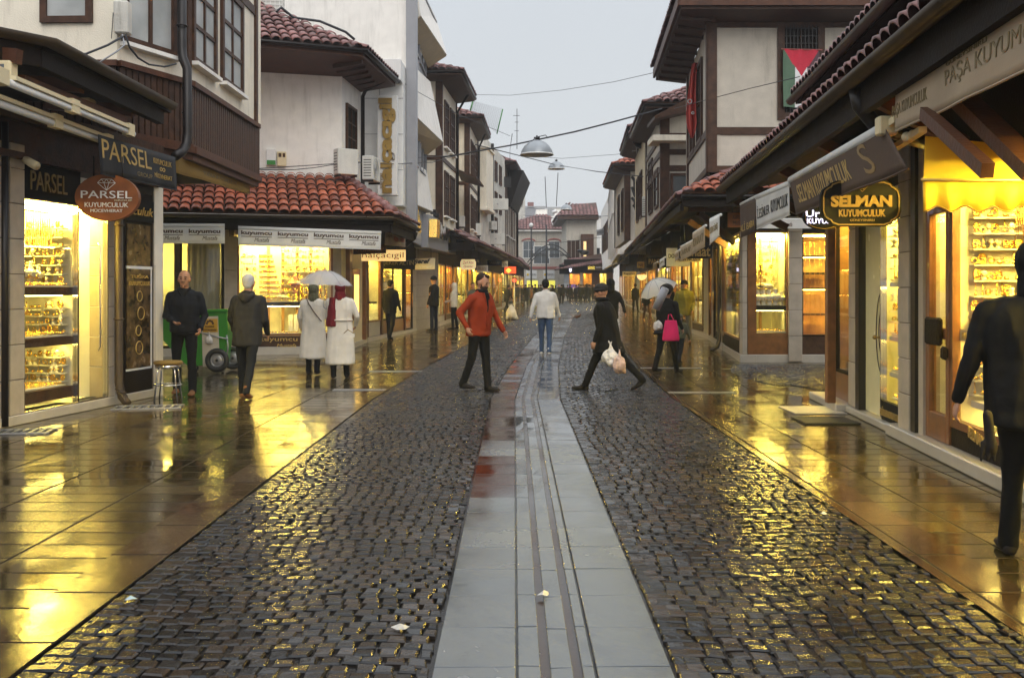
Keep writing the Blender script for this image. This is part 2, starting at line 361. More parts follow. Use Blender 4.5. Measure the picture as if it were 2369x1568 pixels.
# ---------------------------------------------------------------- the ground
CPTS = [(0, .17), (14, .2), (20, .45), (31, 1.15), (52, 2.75), (84, 6.0), (112, 9.0), (200, 18)]
def cc(d):
    for (a, x), (b, y) in zip(CPTS[:-1], CPTS[1:]):
        if d <= b: t = max(0, (d-a)/(b-a)); return x + (y-x)*t
    return CPTS[-1][1]
def wet(name, c1, c2, brick, rough=(.10, .34), bump=.25, fine=120, mort=(.02,.015,.012), uvoff=(0,0), tint=None, spec=.5, wav=.35):
    """wet stone paving: slab joints, colour from slab to slab, patches of standing water, fine grain"""
    m = bpy.data.materials.new(name); m.use_nodes = True; t = m.node_tree; b = t.nodes['Principled BSDF']
    uv = _n(t, 'ShaderNodeUVMap'); uv.uv_map = 'UV'; mp = _n(t, 'ShaderNodeMapping'); mp.inputs['Location'].default_value = (*uvoff, 0)
    t.links.new(uv.outputs[0], mp.inputs[0]); src = mp.outputs[0]
    res = None; hs = None
    if brick:
        bw, rh, off = brick
        br = _n(t, 'ShaderNodeTexBrick'); br.offset = off; br.inputs['Scale'].default_value = 1; br.inputs['Brick Width'].default_value = bw; br.inputs['Row Height'].default_value = rh
        br.inputs['Mortar Size'].default_value = .011; br.inputs['Mortar Smooth'].default_value = .3; br.inputs['Bias'].default_value = 0
        br.inputs['Color1'].default_value = (*c1, 1); br.inputs['Color2'].default_value = (*c2, 1); br.inputs['Mortar'].default_value = (*mort, 1)
        t.links.new(src, br.inputs[0]); col = br.outputs[0]
    else:
        col = _n(t, 'ShaderNodeRGB').outputs[0]; col.default_value = (*c1, 1)
    n1 = _n(t, 'ShaderNodeTexNoise'); n1.inputs['Scale'].default_value = .9; n1.inputs['Detail'].default_value = 6; n1.inputs['Roughness'].default_value = .6
    n1.inputs['Distortion'].default_value = .4
    t.links.new(src, n1.inputs[0])
    n2 = _n(t, 'ShaderNodeTexNoise'); n2.inputs['Scale'].default_value = fine; n2.inputs['Detail'].default_value = 2; t.links.new(src, n2.inputs[0])
    m1 = _n(t, 'ShaderNodeMapRange'); m1.inputs[1].default_value = .3; m1.inputs[2].default_value = .7; m1.inputs[3].default_value = .6; m1.inputs[4].default_value = 1.4
    t.links.new(n1.outputs[0], m1.inputs[0])
    ml = _n(t, 'ShaderNodeMix'); ml.data_type = 'RGBA'; ml.blend_type = 'MULTIPLY'; ml.inputs[0].default_value = 1
    t.links.new(col, ml.inputs[6]); t.links.new(m1.outputs[0], ml.inputs[7]); t.links.new(ml.outputs[2], b.inputs['Base Color'])
    r = _n(t, 'ShaderNodeMapRange'); r.inputs[1].default_value = .36; r.inputs[2].default_value = .62; r.inputs[3].default_value = rough[0]; r.inputs[4].default_value = rough[1]
    t.links.new(n1.outputs[0], r.inputs[0])
    if brick:                                      # open joints hold no water film
        jx = _n(t, 'ShaderNodeMix'); t.links.new(br.outputs[1], jx.inputs[0]); t.links.new(r.outputs[0], jx.inputs[2]); jx.inputs[3].default_value = .8; t.links.new(jx.outputs[0], b.inputs['Roughness'])
        js = _n(t, 'ShaderNodeMapRange'); js.inputs[3].default_value = spec; js.inputs[4].default_value = .05; t.links.new(br.outputs[1], js.inputs[0]); t.links.new(js.outputs[0], b.inputs['Specular IOR Level'])
    else: t.links.new(r.outputs[0], b.inputs['Roughness'])
    # puddled places are smooth, drier places show grain
    g = _n(t, 'ShaderNodeMapRange'); g.inputs[1].default_value = .42; g.inputs[2].default_value = .6; g.inputs[3].default_value = .12; g.inputs[4].default_value = 1
    t.links.new(n1.outputs[0], g.inputs[0])
    gm = _n(t, 'ShaderNodeMath'); gm.operation = 'MULTIPLY'; t.links.new(n2.outputs[0], gm.inputs[0]); t.links.new(g.outputs[0], gm.inputs[1])
    bp = _n(t, 'ShaderNodeBump'); bp.inputs['Strength'].default_value = bump; bp.inputs['Distance'].default_value = .003; t.links.new(gm.outputs[0], bp.inputs['Height'])
    n4 = _n(t, 'ShaderNodeTexNoise'); n4.inputs['Scale'].default_value = 5; n4.inputs['Detail'].default_value = 3; t.links.new(src, n4.inputs[0])
    b4 = _n(t, 'ShaderNodeBump'); b4.inputs['Strength'].default_value = wav; b4.inputs['Distance'].default_value = .006; t.links.new(n4.outputs[0], b4.inputs['Height']); t.links.new(bp.outputs[0], b4.inputs['Normal'])
    last = b4
    if brick:
        b2 = _n(t, 'ShaderNodeBump'); b2.invert = True; b2.inputs['Strength'].default_value = .9; b2.inputs['Distance'].default_value = .012
        t.links.new(br.outputs[1], b2.inputs['Height']); t.links.new(last.outputs[0], b2.inputs['Normal']); last = b2
        # every slab lies at a slightly different tilt
        sp2 = _n(t, 'ShaderNodeSeparateXYZ'); t.links.new(src, sp2.inputs[0])
        fl1 = _n(t, 'ShaderNodeMath'); fl1.operation = 'DIVIDE'; fl1.inputs[1].default_value = rh; t.links.new(sp2.outputs[1], fl1.inputs[0])
        f1 = _n(t, 'ShaderNodeMath'); f1.operation = 'FLOOR'; t.links.new(fl1.outputs[0], f1.inputs[0])
        fl2 = _n(t, 'ShaderNodeMath'); fl2.operation = 'DIVIDE'; fl2.inputs[1].default_value = bw; t.links.new(sp2.outputs[0], fl2.inputs[0])
        f2 = _n(t, 'ShaderNodeMath'); f2.operation = 'FLOOR'; t.links.new(fl2.outputs[0], f2.inputs[0])
        cb = _n(t, 'ShaderNodeCombineXYZ'); t.links.new(f1.outputs[0], cb.inputs[0]); t.links.new(f2.outputs[0], cb.inputs[1])
        wn = _n(t, 'ShaderNodeTexWhiteNoise'); t.links.new(cb.outputs[0], wn.inputs['Vector'])
        vs_ = _n(t, 'ShaderNodeVectorMath'); vs_.operation = 'SUBTRACT'; vs_.inputs[1].default_value = (.5,.5,.5); t.links.new(wn.outputs['Color'], vs_.inputs[0])
        vm = _n(t, 'ShaderNodeVectorMath'); vm.operation = 'SCALE'; vm.inputs['Scale'].default_value = .022; t.links.new(vs_.outputs[0], vm.inputs[0])
        va = _n(t, 'ShaderNodeVectorMath'); va.operation = 'ADD'; t.links.new(vm.outputs[0], va.inputs[0]); t.links.new(last.outputs[0], va.inputs[1])
        vn = _n(t, 'ShaderNodeVectorMath'); vn.operation = 'NORMALIZE'; t.links.new(va.outputs[0], vn.inputs[0]); nout = vn.outputs[0]
    else: nout = last.outputs[0]
    t.links.new(nout, b.inputs['Normal'])
    if not brick: b.inputs['Specular IOR Level'].default_value = spec
    M[name] = m; return m
wet('wet_slabs', (.020, .014, .005), (.050, .036, .013), (.30, .72, .0), (.07, .20), .22, wav=.08, spec=.7, uvoff=(0, 2.33))
wet('wet_kerb', (.026, .014, .007), (.050, .030, .016), (.72, .36, .0), (.07, .22), .35, wav=.2, spec=.5, uvoff=(0, 0))
wet('wet_sett_bed', (.008, .006, .005), None, None, (.10, .30), .3, spec=.3)
wet('wet_asphalt', (.04, .036, .034), None, None, (.2, .45), .6)
wet('wet_granite', (.070, .080, .100), (.20, .19, .18), None, (.03, .30), .35, fine=160, spec=.8, wav=.14)
wet('wet_red_granite', (.030, .016, .013), None, None, (.04, .22), .3, fine=160, spec=.5, wav=.1)
def strip(name, lat0, lat1, d0, d1, z, m, nlat=2, step=1.0, curve=True, l0=None, l1=None):
    """ground sheet following the street; UV = (distance, lateral offset)"""
    vs, fs, uv = [], [], []; ds = []; d = d0
    while d < d1: ds.append(d); d += step
    ds.append(d1)
    for d in ds:
        a = l0(d) if l0 else (cc(d) if curve else 0) + lat0; b = l1(d) if l1 else (cc(d) if curve else 0) + lat1
        for k in range(nlat):
            x = a + (b-a)*k/(nlat-1); vs.append((x, d, gz(d) + z)); uv.append((d, x - cc(d)))
    for i in range(len(ds)-1):
        for k in range(nlat-1): q = i*nlat + k; fs.append((q, q+1, q+nlat+1, q+nlat))
    me = bpy.data.meshes.new(name); me.from_pydata(vs, [], fs); me.materials.append(M[m]); L = me.uv_layers.new(name='UV')
    for p in me.polygons:
        for li in p.loop_indices: L.data[li].uv = uv[me.loops[li].vertex_index]
    o = bpy.data.objects.new(name, me); C.objects.link(o); o['kind'] = 'structure'; return o
LL, LR = -2.16, 2.08                                    # the cobbled carriageway, from the stripe's middle
strip('ground', 0, 0, -12, 300, -.06, 'wet_asphalt', 2, 6, False, lambda d: -140, lambda d: 140)
strip('pavement_left', 0, LL-.34, -6, 112, 0, 'wet_slabs', 2, 1, True, lambda d: -10.5 if d < 26 else -10.5)
strip('pavement_right', LR+.36, 0, -6, 14.6, 0, 'wet_slabs', 2, 1, True, None, lambda d: 12)
strip('pavement_right_beyond_alley', LR+.36, 0, 14.6, 112, 0, 'wet_slabs', 2, 1, True, None, lambda d: (4.1 if d < 20.6 else 15))
strip('kerb_left', LL-.34, LL, -6, 112, .004, 'wet_kerb')
strip('kerb_right', LR, LR+.36, -6, 112, .004, 'wet_kerb')
strip('road_bed', LL, LR, -6, 112, -.013, 'wet_sett_bed')
strip('square', 0, 0, 108, 150, .002, 'wet_sett_bed', 2, 4, False, lambda d: -30, lambda d: 50)
strip('alley_right', 0, 0, 14.6, 20.6, -.008, 'wet_sett_bed', 2, 1, False, lambda d: 4.1, lambda d: 15)
# cobbles
def setts(name, xs0, xs1, d0, d1, zoff, wdt=.090, ln=.086, lod=30, m='sett'):
    vs, fs = [], []; d = d0; row = 0
    while d < d1:
        a = xs0(d); b = xs1(d); n = max(1, int((b-a)/wdt)); wj = (b-a)/n
        o = random.uniform(-.3, .3)*wj; g = .0055 + (.0 if d < lod else .002)
        for i in range(n+1):
            x0 = max(a, a + (i-1)*wj + wj*.5 + o + random.uniform(-.10, .10)*wj); x1 = min(b, x0 + wj*random.uniform(.93, 1.04))
            if x1 - x0 < .035: continue
            xm = (x0+x1)/2 - a
            arc = lambda x: .022*math.cos(2*math.pi*(x-a)/1.3) + .018*noise.noise(Vector((x*1.7, d*.8, 0)))
            sk = random.uniform(-.012, .012); zt = zoff + gz(d) + random.uniform(-.0035, .0035) + .010*noise.noise(Vector((x0*1.1, d*1.1, 5)))
            tx, ty = random.gauss(0, .028), random.gauss(0, .036); l = ln*random.uniform(.94, 1.03)
            c = [(x0+g, d+g), (x1-g, d+g+sk*.3), (x1-g, d+l-g), (x0+g, d+l-g+sk*.3)]
            c = [(px + random.uniform(-.006, .006), py + random.uniform(-.006, .006) + arc(px)) for px, py in c]
            mx_, my_ = sum(p[0] for p in c)/4, sum(p[1] for p in c)/4; k = len(vs)
            for s_, dz in ((.80, 0), (1, -.008), (1.02, -.035)):
                for px, py in c:
                    X = mx_ + (px-mx_)*s_; Y = my_ + (py-my_)*s_; vs.append((X, Y, zt + (X-mx_)*tx + (Y-my_)*ty + dz))
            fs.append((k, k+1, k+2, k+3))
            for r_ in (0, 4) if d < lod else (0,):
                for j in range(4): fs.append((k+r_+4+j, k+r_+4+(j+1) % 4, k+r_+(j+1) % 4, k+r_+j))
        d += ln; row += 1
    me = bpy.data.meshes.new(name); me.from_pydata(vs, [], fs); me.materials.append(M[m]); o = bpy.data.objects.new(name, me); C.objects.link(o); o['kind'] = 'structure'; return o
def sett_mat():
    m = bpy.data.materials.new('sett'); m.use_nodes = True; t = m.node_tree; b = t.nodes['Principled BSDF']
    c = _n(t, 'ShaderNodeTexCoord'); g = _n(t, 'ShaderNodeNewGeometry')
    n1 = _n(t, 'ShaderNodeTexNoise'); n1.inputs['Scale'].default_value = 30; n1.inputs['Detail'].default_value = 4; t.links.new(c.outputs['Object'], n1.inputs[0])
    rp = _n(t, 'ShaderNodeValToRGB'); e = rp.color_ramp; e.elements[0].color = (.007, .008, .010, 1); e.elements[1].color = (.040, .028, .021, 1)
    x = e.elements.new(.55); x.color = (.018, .016, .016, 1); t.links.new(g.outputs['Random Per Island'], rp.inputs[0])
    ml = _n(t, 'ShaderNodeMix'); ml.data_type = 'RGBA'; ml.blend_type = 'MULTIPLY'; ml.inputs[0].default_value = .7; t.links.new(rp.outputs[0], ml.inputs[6]); t.links.new(n1.outputs[0], ml.inputs[7])
    t.links.new(ml.outputs[2], b.inputs['Base Color'])
    n2 = _n(t, 'ShaderNodeTexNoise'); n2.inputs['Scale'].default_value = 1.1; n2.inputs['Detail'].default_value = 3; t.links.new(c.outputs['Object'], n2.inputs[0])
    r = _n(t, 'ShaderNodeMapRange'); r.inputs[1].default_value = .35; r.inputs[2].default_value = .65; r.inputs[3].default_value = .11; r.inputs[4].default_value = .27; t.links.new(n2.outputs[0], r.inputs[0]); t.links.new(r.outputs[0], b.inputs['Roughness'])
    n3 = _n(t, 'ShaderNodeTexNoise'); n3.inputs['Scale'].default_value = 55; n3.inputs['Detail'].default_value = 3; t.links.new(c.outputs['Object'], n3.inputs[0])
    n4 = _n(t, 'ShaderNodeTexNoise'); n4.inputs['Scale'].default_value = 14; n4.inputs['Detail'].default_value = 2; t.links.new(c.outputs['Object'], n4.inputs[0])
    ad = _n(t, 'ShaderNodeMath'); ad.operation = 'MULTIPLY_ADD'; ad.inputs[1].default_value = 2.0; t.links.new(n4.outputs[0], ad.inputs[0]); t.links.new(n3.outputs[0], ad.inputs[2])
    bp = _n(t, 'ShaderNodeBump'); bp.inputs['Strength'].default_value = .30; bp.inputs['Distance'].default_value = .006; b.inputs['Specular IOR Level'].default_value = .48; t.links.new(ad.outputs[0], bp.inputs['Height']); t.links.new(bp.outputs[0], b.inputs['Normal'])
    M['sett'] = m
sett_mat()
SL, SR = -.50, .47                                      # the granite stripe
setts('cobblestones_left', lambda d: cc(d)+LL+.005, lambda d: cc(d)+SL-.01, 3.2, 60, .004)
setts('cobblestones_right', lambda d: cc(d)+SR+.01, lambda d: cc(d)+LR-.005, 3.2, 60, .004)
setts('cobblestones_far', lambda d: cc(d)+LL+.005, lambda d: cc(d)+LR-.005, 60, 108, .004, .16, .2)
setts('cobblestones_alley', lambda d: 4.6 - .9*math.sin((d-14.6)/6*math.pi)*.6 + (0 if d > 16 else .3), lambda d: 10.5, 14.7, 20.5, .006)
# granite stripe: side slabs, drain pieces with two worn grooves
def slabrow(name, lat0, lat1, d0, d1, ln, z, m, parent=None, seed=1, redp=0.0):
    rnd = random.Random(seed); out = [MB(), MB()]; d = d0
    while d < d1:
        l = ln*rnd.uniform(.97, 1.03); mb = out[1 if rnd.random() < redp and 7.0 < d < 26 else 0]; g = .004; zz = [z + gz(d) + rnd.uniform(-.0025, .0025) for _ in range(4)]
        a0, b0, a1, b1 = cc(d)+lat0+g, cc(d)+lat1-g, cc(d+l)+lat0+g, cc(d+l)+lat1-g
        mb.hexa([(a0, d+g, -.03), (b0, d+g, -.03), (b1, d+l-g, -.03), (a1, d+l-g, -.03), (a0, d+g, zz[0]), (b0, d+g, zz[1]), (b1, d+l-g, zz[2]), (a1, d+l-g, zz[3])]); d += l
    res = []
    for mb, mm in zip(out, (m, 'wet_red_granite')):
        if mb.v:
            o = mb.build(name, mm, None, .003); o['kind'] = 'structure'; L = o.data.uv_layers.new(name='UV')
            for p in o.data.polygons:
                for li in p.loop_indices: c = o.data.vertices[o.data.loops[li].vertex_index].co; L.data[li].uv = (c.y, c.x)
            res.append(o)
    return res
slabrow('paving_stripe_left', SL, SL+.34, 3.1, 100, .47, .006, 'wet_granite', redp=.9)
slabrow('paving_stripe_right', SR-.31, SR, 3.1, 100, .47, .006, 'wet_granite', seed=4)
slabrow('drain_edge_left', SL+.342, SL+.441, 3.1, 100, .47, .006, 'wet_granite', seed=9)
slabrow('drain_middle', SL+.472, SL+.570, 3.1, 100, .47, .005, 'wet_granite', seed=5)
slabrow('drain_edge_right', SL+.601, SR-.314, 3.1, 100, .47, .006, 'wet_granite', seed=6)
wet('wet_rusty_groove', (.022, .012, .007), None, None, (.06, .3), .4, spec=.6)
strip('drain_groove_floor', SL+.43, SL+.61, 3.1, 100, -.004, 'wet_rusty_groove')
# worn light bands of drain slots crossing the pavements
def cross_drain(d, l0, l1, name):
    mb = MB(); n = int((l1-l0)/.045)
    for i in range(n):
        a = cc(d)+l0+i*.045; mb.wbox(a, a+.028, d-.06, d+.06, gz(d)+.002, gz(d)+.010)
    mb.wbox(cc(d)+l0, cc(d)+l1, d-.085, d-.062, gz(d)+.002, gz(d)+.011); mb.wbox(cc(d)+l0, cc(d)+l1, d+.062, d+.085, gz(d)+.002, gz(d)+.011)
    return mb
single(cross_drain(14.9, 2.1, 3.1, 'a'), 'drain_grate', 'metal', 'slotted drain grate across the right pavement nearest the camera', 'drain grate')
single(cross_drain(19.6, 2.1, 3.3, 'a'), 'drain_grate', 'metal', 'slotted drain grate under the woman with the pink bag', 'drain grate')
single(cross_drain(15.3, -3.0, -2.2, 'a'), 'drain_grate', 'metal', 'slotted drain grate in left pavement in front of the two women', 'drain grate')
single(cross_drain(18.8, -3.1, -2.1, 'a'), 'drain_grate', 'metal', 'slotted drain grate right of the two women in pale coats', 'drain grate')
def floor_grate(cx_, cy_, w_, l_, rot, label):
    mb = MB(); f = Fr((cx_, cy_), (cx_+math.cos(rot), cy_+math.sin(rot)))
    for i in range(9):
        a = -w_/2 + w_*i/8; mb.box(f, a-.012, a+.012, -l_/2, l_/2, .004, .02)
    mb.box(f, -w_/2-.03, w_/2+.03, l_/2, l_/2+.03, .004, .018); mb.box(f, -w_/2-.03, w_/2+.03, -l_/2-.03, -l_/2, .004, .018)
    single(mb, 'floor_grate', 'metal', label, 'floor grate')
floor_grate(-5.35, 10.75, .7, .30, .15, 'metal floor grate beside the stone pillar at the left edge')
floor_grate(-4.75, 13.0, .8, .34, .2, 'low metal floor grate before the drainpipe foot on the left pavement')
# litter
def litter(x, y, s, m, label, nm='paper_scrap', n=7):
    g = G(x, y); rnd = random.Random(int(x)); mb = MB(); pts = [Vector((math.cos(a)*s*rnd.uniform(.6, 1), math.sin(a)*s*.8*rnd.uniform(.6, 1), rnd.uniform(.0, .35)*s)) for a in [6.283*i/n for i in range(n)]]
    vs = [g + Vector((0,0,.012)) + p for p in pts] + [g + Vector((0,0,.02 + s*.45))]; mb.add(vs, [(i, (i+1) % n, n) for i in range(n)])
    single(mb, nm, m, label, 'litter')
M['litw'] = mat('litter_paper', (.38, .37, .36), .6, var=.3, vs=30); M['litb'] = mat('litter_plastic', (.25, .34, .42), .3)
litter(925, 1462, .045, 'litw', 'white paper scrap on cobbles left of the granite stripe')
litter(302, 1393, .035, 'litb', 'pale blue plastic wrapper on cobbles at lower left')
litter(1258, 1382, .04, 'litw', 'crumpled tissue lying in the central drain grooves', 'tissue')
litter(1906, 1193, .03, 'litw', 'white scrap at the right edge of the cobbles')
# ---------------------------------------------------------------- shop fittings
def jewel_busts(shop, fr, u0, u1, n, z, k, h=.26, m='velvet', grp=None, where='', rows=1):
    """one bust with its necklace, then copies"""
    proto = JB.get((m, round(h, 2)))
    for i in range(k):
        u = u0 + (u1-u0)*(i+.5)/k; p = fr.P(u, n, z)
        if proto is None:
            t = thing('necklace_bust', 'x', 'necklace bust', (0,0,0)); a = MB()
            a.lathe([(.05, 0), (.055, .02), (.03, .03), (.045, .08), (.105, .15), (.10, .17), (.055, .185), (.032, .21), (.030, .26), (.034, .275), (.02, .28)], seg=14, sx=h/.28, sy=h/.28*.6)
            for v in a.v: v.z *= h/.28
            st = a.build('stand', m, t); g = MB()
            for r_, zz, tl in ((.075, .175, .5), (.095, .15, .65)):
                g.torus((0, .0, zz*h/.28), r_*h/.28, .007, rot=Matrix.Rotation(tl, 3, 'X'), seg=16, sg=5)
            for v in g.v: v.y *= .75
            g.ball((0, -.062*h/.28, .115*h/.28), .014, .01, .018, 8, 6); g.build('necklace', 'gold', t)
            proto = (t, list(t.children)); JB[(m, round(h, 2))] = proto; o = t
        else:
            o = proto[0].copy(); C.objects.link(o)
            for c in proto[1]: q = c.copy(); C.objects.link(q); q.parent = o
        o.location = p; ang = math.atan2(fr.N.y, fr.N.x) + math.pi/2 + random.uniform(-.25, .25); o.rotation_euler = (0, 0, ang); s_ = random.uniform(.88, 1.12); o.scale = (s_, s_, s_)
        col = {'velvet': 'cream', 'rose': 'dark rose'}[m]
        tag(o, (f'{col} necklace bust, {ORD(i,k)} {where}'), 'necklace bust', f'necklace busts {grp}')
JB = {}
def ORD(i, k):
    if k == 1: return 'the one'
    if i == 0: return 'the nearest'
    if i == k-1: return 'the farthest'
    return ['', 'the second nearest', 'the third nearest', 'the fourth nearest', 'the fifth nearest', 'the sixth nearest', 'the seventh nearest'][i]
def tray(fr, u0, u1, n0, n1, z, label, kind='rings', m='velvet'):
    t = thing('jewellery_tray', label, 'jewellery tray', fr.P((u0+u1)/2, (n0+n1)/2, z)); a = MB()
    a.box(fr, u0, u1, n0, n1, z, z+.018); a.box(fr, u0, u1, n0, n0+.01, z+.018, z+.05); part('tray', a, m, t)
    g = MB(); rnd = random.Random(int(u0*100)); nu = max(3, int((u1-u0)/.055)); nn = max(2, int((n1-n0)/.055))
    for i in range(nu):
        for j in range(nn):
            c = fr.P(u0 + (u1-u0)*(i+.5)/nu, n0 + (n1-n0)*(j+.5)/nn, z+.035)
            if kind == 'rings': g.torus(c, .014, .005, rot=Matrix.Rotation(rnd.uniform(.9, 1.6), 3, 'X'), seg=8, sg=4)
            else: g.ball(c + Vector((0, 0, rnd.uniform(0, .02))), .022, .022, .014, 6, 4)
    part('rings', g, 'gold', t); return t
def chains(fr, u0, u1, n, z0, z1, label, step=.045):
    """row of gold chains hanging from a rail"""
    t = thing('hanging_chains', label, 'gold chains', fr.P((u0+u1)/2, n, z0)); r_ = MB(); r_.tube([fr.P(u0, n, z1), fr.P(u1, n, z1)], .008, 6); part('rail', r_, 'gold', t)
    g = MB(); rnd = random.Random(int(z1*77+u0*31)); u = u0 + .02
    while u < u1 - .02:
        zl = z0 + (z1-z0)*rnd.uniform(0, .35); wv = rnd.uniform(.012, .022)
        g.tube([fr.P(u-wv, n, z1), fr.P(u-wv*.8, n+.005, (z1+zl)/2), fr.P(u, n+.008, zl), fr.P(u+wv*.8, n+.005, (z1+zl)/2), fr.P(u+wv, n, z1)], .0045, 4); u += step
    part('chain', g, 'gold', t); return t
def bangles(fr, u, n, z, k, label, r=.04, mat_='gold'):
    t = thing('bangle_stand', label, 'bangle stand', fr.P(u, n, z)); a = MB(); p = fr.P(u, n, z); a.lathe([(.05, 0), (.05, .012), (.012, .018), (.012, k*.036+.03), (.02, k*.036+.04)], p, 10); part('stand', a, 'dark', t)
    g = MB()
    for i in range(k): g.torus(p + Vector((0, 0, .04 + i*.036)), r*(1 - .4*i/k), .011, seg=14, sg=5)
    part('bangles', g, mat_, t); return t
def interior(parent, fr, u0, u1, z0, z1, dep=1.3, m='inner', lamps=1, lm='lamp', lw=.10, n=0.0, back=None):
    """the lit window room behind the glass: walls, floor, ceiling and the lamps under the ceiling"""
    a = MB(); t = .05
    a.box(fr, u0, u1, n-dep-t, n-dep, z0, z1); a.box(fr, u0-t, u0, n-dep, n-.04, z0, z1); a.box(fr, u1, u1+t, n-dep, n-.04, z0, z1)
    a.box(fr, u0, u1, n-dep, n-.04, z1, z1+t); a.box(fr, u0, u1, n-dep, n-.04, z0-t, z0)
    o = part('inner_wall', a, m, parent)
    for i in range(lamps):
        b = MB(); nn = n - dep*(i+.55)/(lamps+.1) if lamps > 1 else n - dep*.35
        b.box(fr, u0+.08, u1-.08, nn-lw/2, nn+lw/2, z1-.03, z1-.004); part('ceiling_lamp', b, lm, o)
    return o
def pane(parent, fr, u0, u1, z0, z1, n=0.0, frame='warmwood', fw=.05, t=.012, nv=1, nm='shop_window'):
    f = MB()
    if fw > 0:
        f.box(fr, u0, u0+fw, n-.04, n+.03, z0, z1); f.box(fr, u1-fw, u1, n-.04, n+.03, z0, z1)
        f.box(fr, u0+fw, u1-fw, n-.04, n+.028, z0, z0+fw); f.box(fr, u0+fw, u1-fw, n-.04, n+.028, z1-fw, z1)
        for i in range(1, nv): x = u0 + (u1-u0)*i/nv; f.box(fr, x-fw*.4, x+fw*.4, n-.03, n+.02, z0+fw, z1-fw)
        o = part(nm, f, frame, parent)
    else: o = parent
    g = MB(); g.box(fr, u0+fw, u1-fw, n-t, n, z0+fw, z1-fw); part('glass_pane', g, 'glass', o); return o
def pillar(parent, fr, u0, u1, z0, z1, n1=.06, n0=-.25, blocks=.55, m='stone', name='stone_pillar'):
    a = MB(); z = z0; rnd = random.Random(int(u0*100))
    while z < z1 - .02:
        ze = min(z + blocks, z1)
        a.box(fr, u0, u1, n0, n1 + rnd.uniform(-.003, .003), z+.004, ze-.004); z = ze
    o = part(name, a, m, parent, .006); b = MB(); b.box(fr, u0+.01, u1-.01, n0+.01, n1-.014, z0, z1); part('joint', b, 'joint', o); return o
def shelf(parent, fr, u0, u1, n0, n1, z, t=.10, m='blackm', lamp=True):
    a = MB(); a.box(fr, u0, u1, n0, n1, z-t, z); o = part('display_shelf', a, m, parent)
    if lamp: b = MB(); b.box(fr, u0+.03, u1-.03, n1-.16, n1-.13, z-t-.008, z-t-.002); part('added_shelf_strip', b, 'lamp2', o)  # glowing strip added under the shelf to brighten the jewellery
    return o
def box_sign(label, q, text, m='blackm', tm='txt_g', cat='shop sign', thick=.06, border=None, name='hanging_sign', rod=None):
    """flat sign board: q = [bl, br, tr, tl] world points, text = list of (string, a,b,c,d, kwargs)"""
    q = [Vector(p) for p in q]; t = thing(name, label, cat, tuple((q[0]+q[1])/2)); n = (q[1]-q[0]).cross(q[3]-q[0]).normalized(); a = MB()
    a.hexa([p - n*thick for p in (q[0], q[1], q[2], q[3])] + q); part('board', a, m, t, .004)
    if border:
        bo = MB()
        def ed(x0, y0, x1, y1):
            bl, br, tl, tr = sub(q, x0, y0, x1, y1); bo.hexa([bl, br, tr, tl] + [p + n*.006 for p in (bl, br, tr, tl)])
        ed(.02, .03, .98, .07); ed(.02, .93, .98, .97); ed(.02, .07, .035, .93); ed(.965, .07, .98, .93); part('border', bo, border, t)
    for s, a_, b_, c_, d_, *k in text:
        kw = k[0] if k else {}; kw = dict(kw); mm = kw.pop('m', tm); qtxt(s, q, a_, b_, c_, d_, mm, t, **kw)
    if rod is not None:
        for x in (.2, .8):
            tp = q[3]*(1-x) + q[2]*x - n*thick/2; r_ = MB(); r_.tube([tp, tp + Vector((0,0,rod))], .008, 6); part('hanger', r_, 'metal_d', t)
    return t
def shape_sign(label, center, right, wd, hg, outline, text, m, tm, rim=None, thick=.06, name='hanging_sign', rodz=.3, inner=None):
    """sign board with an outline given as (x,y) in -1..1"""
    c = Vector(center); r_ = Vector(right).normalized(); up = Vector((0,0,1)); n = r_.cross(up).normalized()
    t = thing(name, label, 'shop sign', tuple(c)); P = lambda x, y, d=0: c + r_*x*wd/2 + up*y*hg/2 + n*d
    a = MB(); k = len(outline); a.add([P(x, y, 0) for x, y in outline] + [P(x, y, -thick) for x, y in outline], [tuple(range(k)), tuple(range(2*k-1, k-1, -1))] + [(i, (i+1) % k, k+(i+1) % k, k+i) for i in range(k)])
    part('board', a, m, t)
    if rim:
        b = MB()
        for i in range(k):
            x0, y0 = outline[i]; x1, y1 = outline[(i+1) % k]; s_ = .95; s2 = .925
            q = [P(x0*s_, y0*s_, .004), P(x1*s_, y1*s_, .004), P(x1*s2, y1*(s2-.03), .004), P(x0*s2, y0*(s2-.03), .004)]; b.add(q + [p + n*.008 for p in q], [(0,1,2,3),(4,5,6,7),(0,1,5,4),(2,3,7,6)])
        part('border', b, rim, t)
    q = [P(-1, -1), P(1, -1), P(1, 1), P(-1, 1)]
    for s, a_, b_, c_, d_, *k_ in text:
        kw = dict(k_[0]) if k_ else {}; mm = kw.pop('m', tm); qtxt(s, q, a_, b_, c_, d_, mm, t, **kw)
    if rodz:
        for x in (-.45, .45): b = MB(); b.tube([P(x, .9, -thick/2), P(x, .9, -thick/2) + up*rodz], .009, 6); part('hanger', b, 'metal_d', t)
    return t
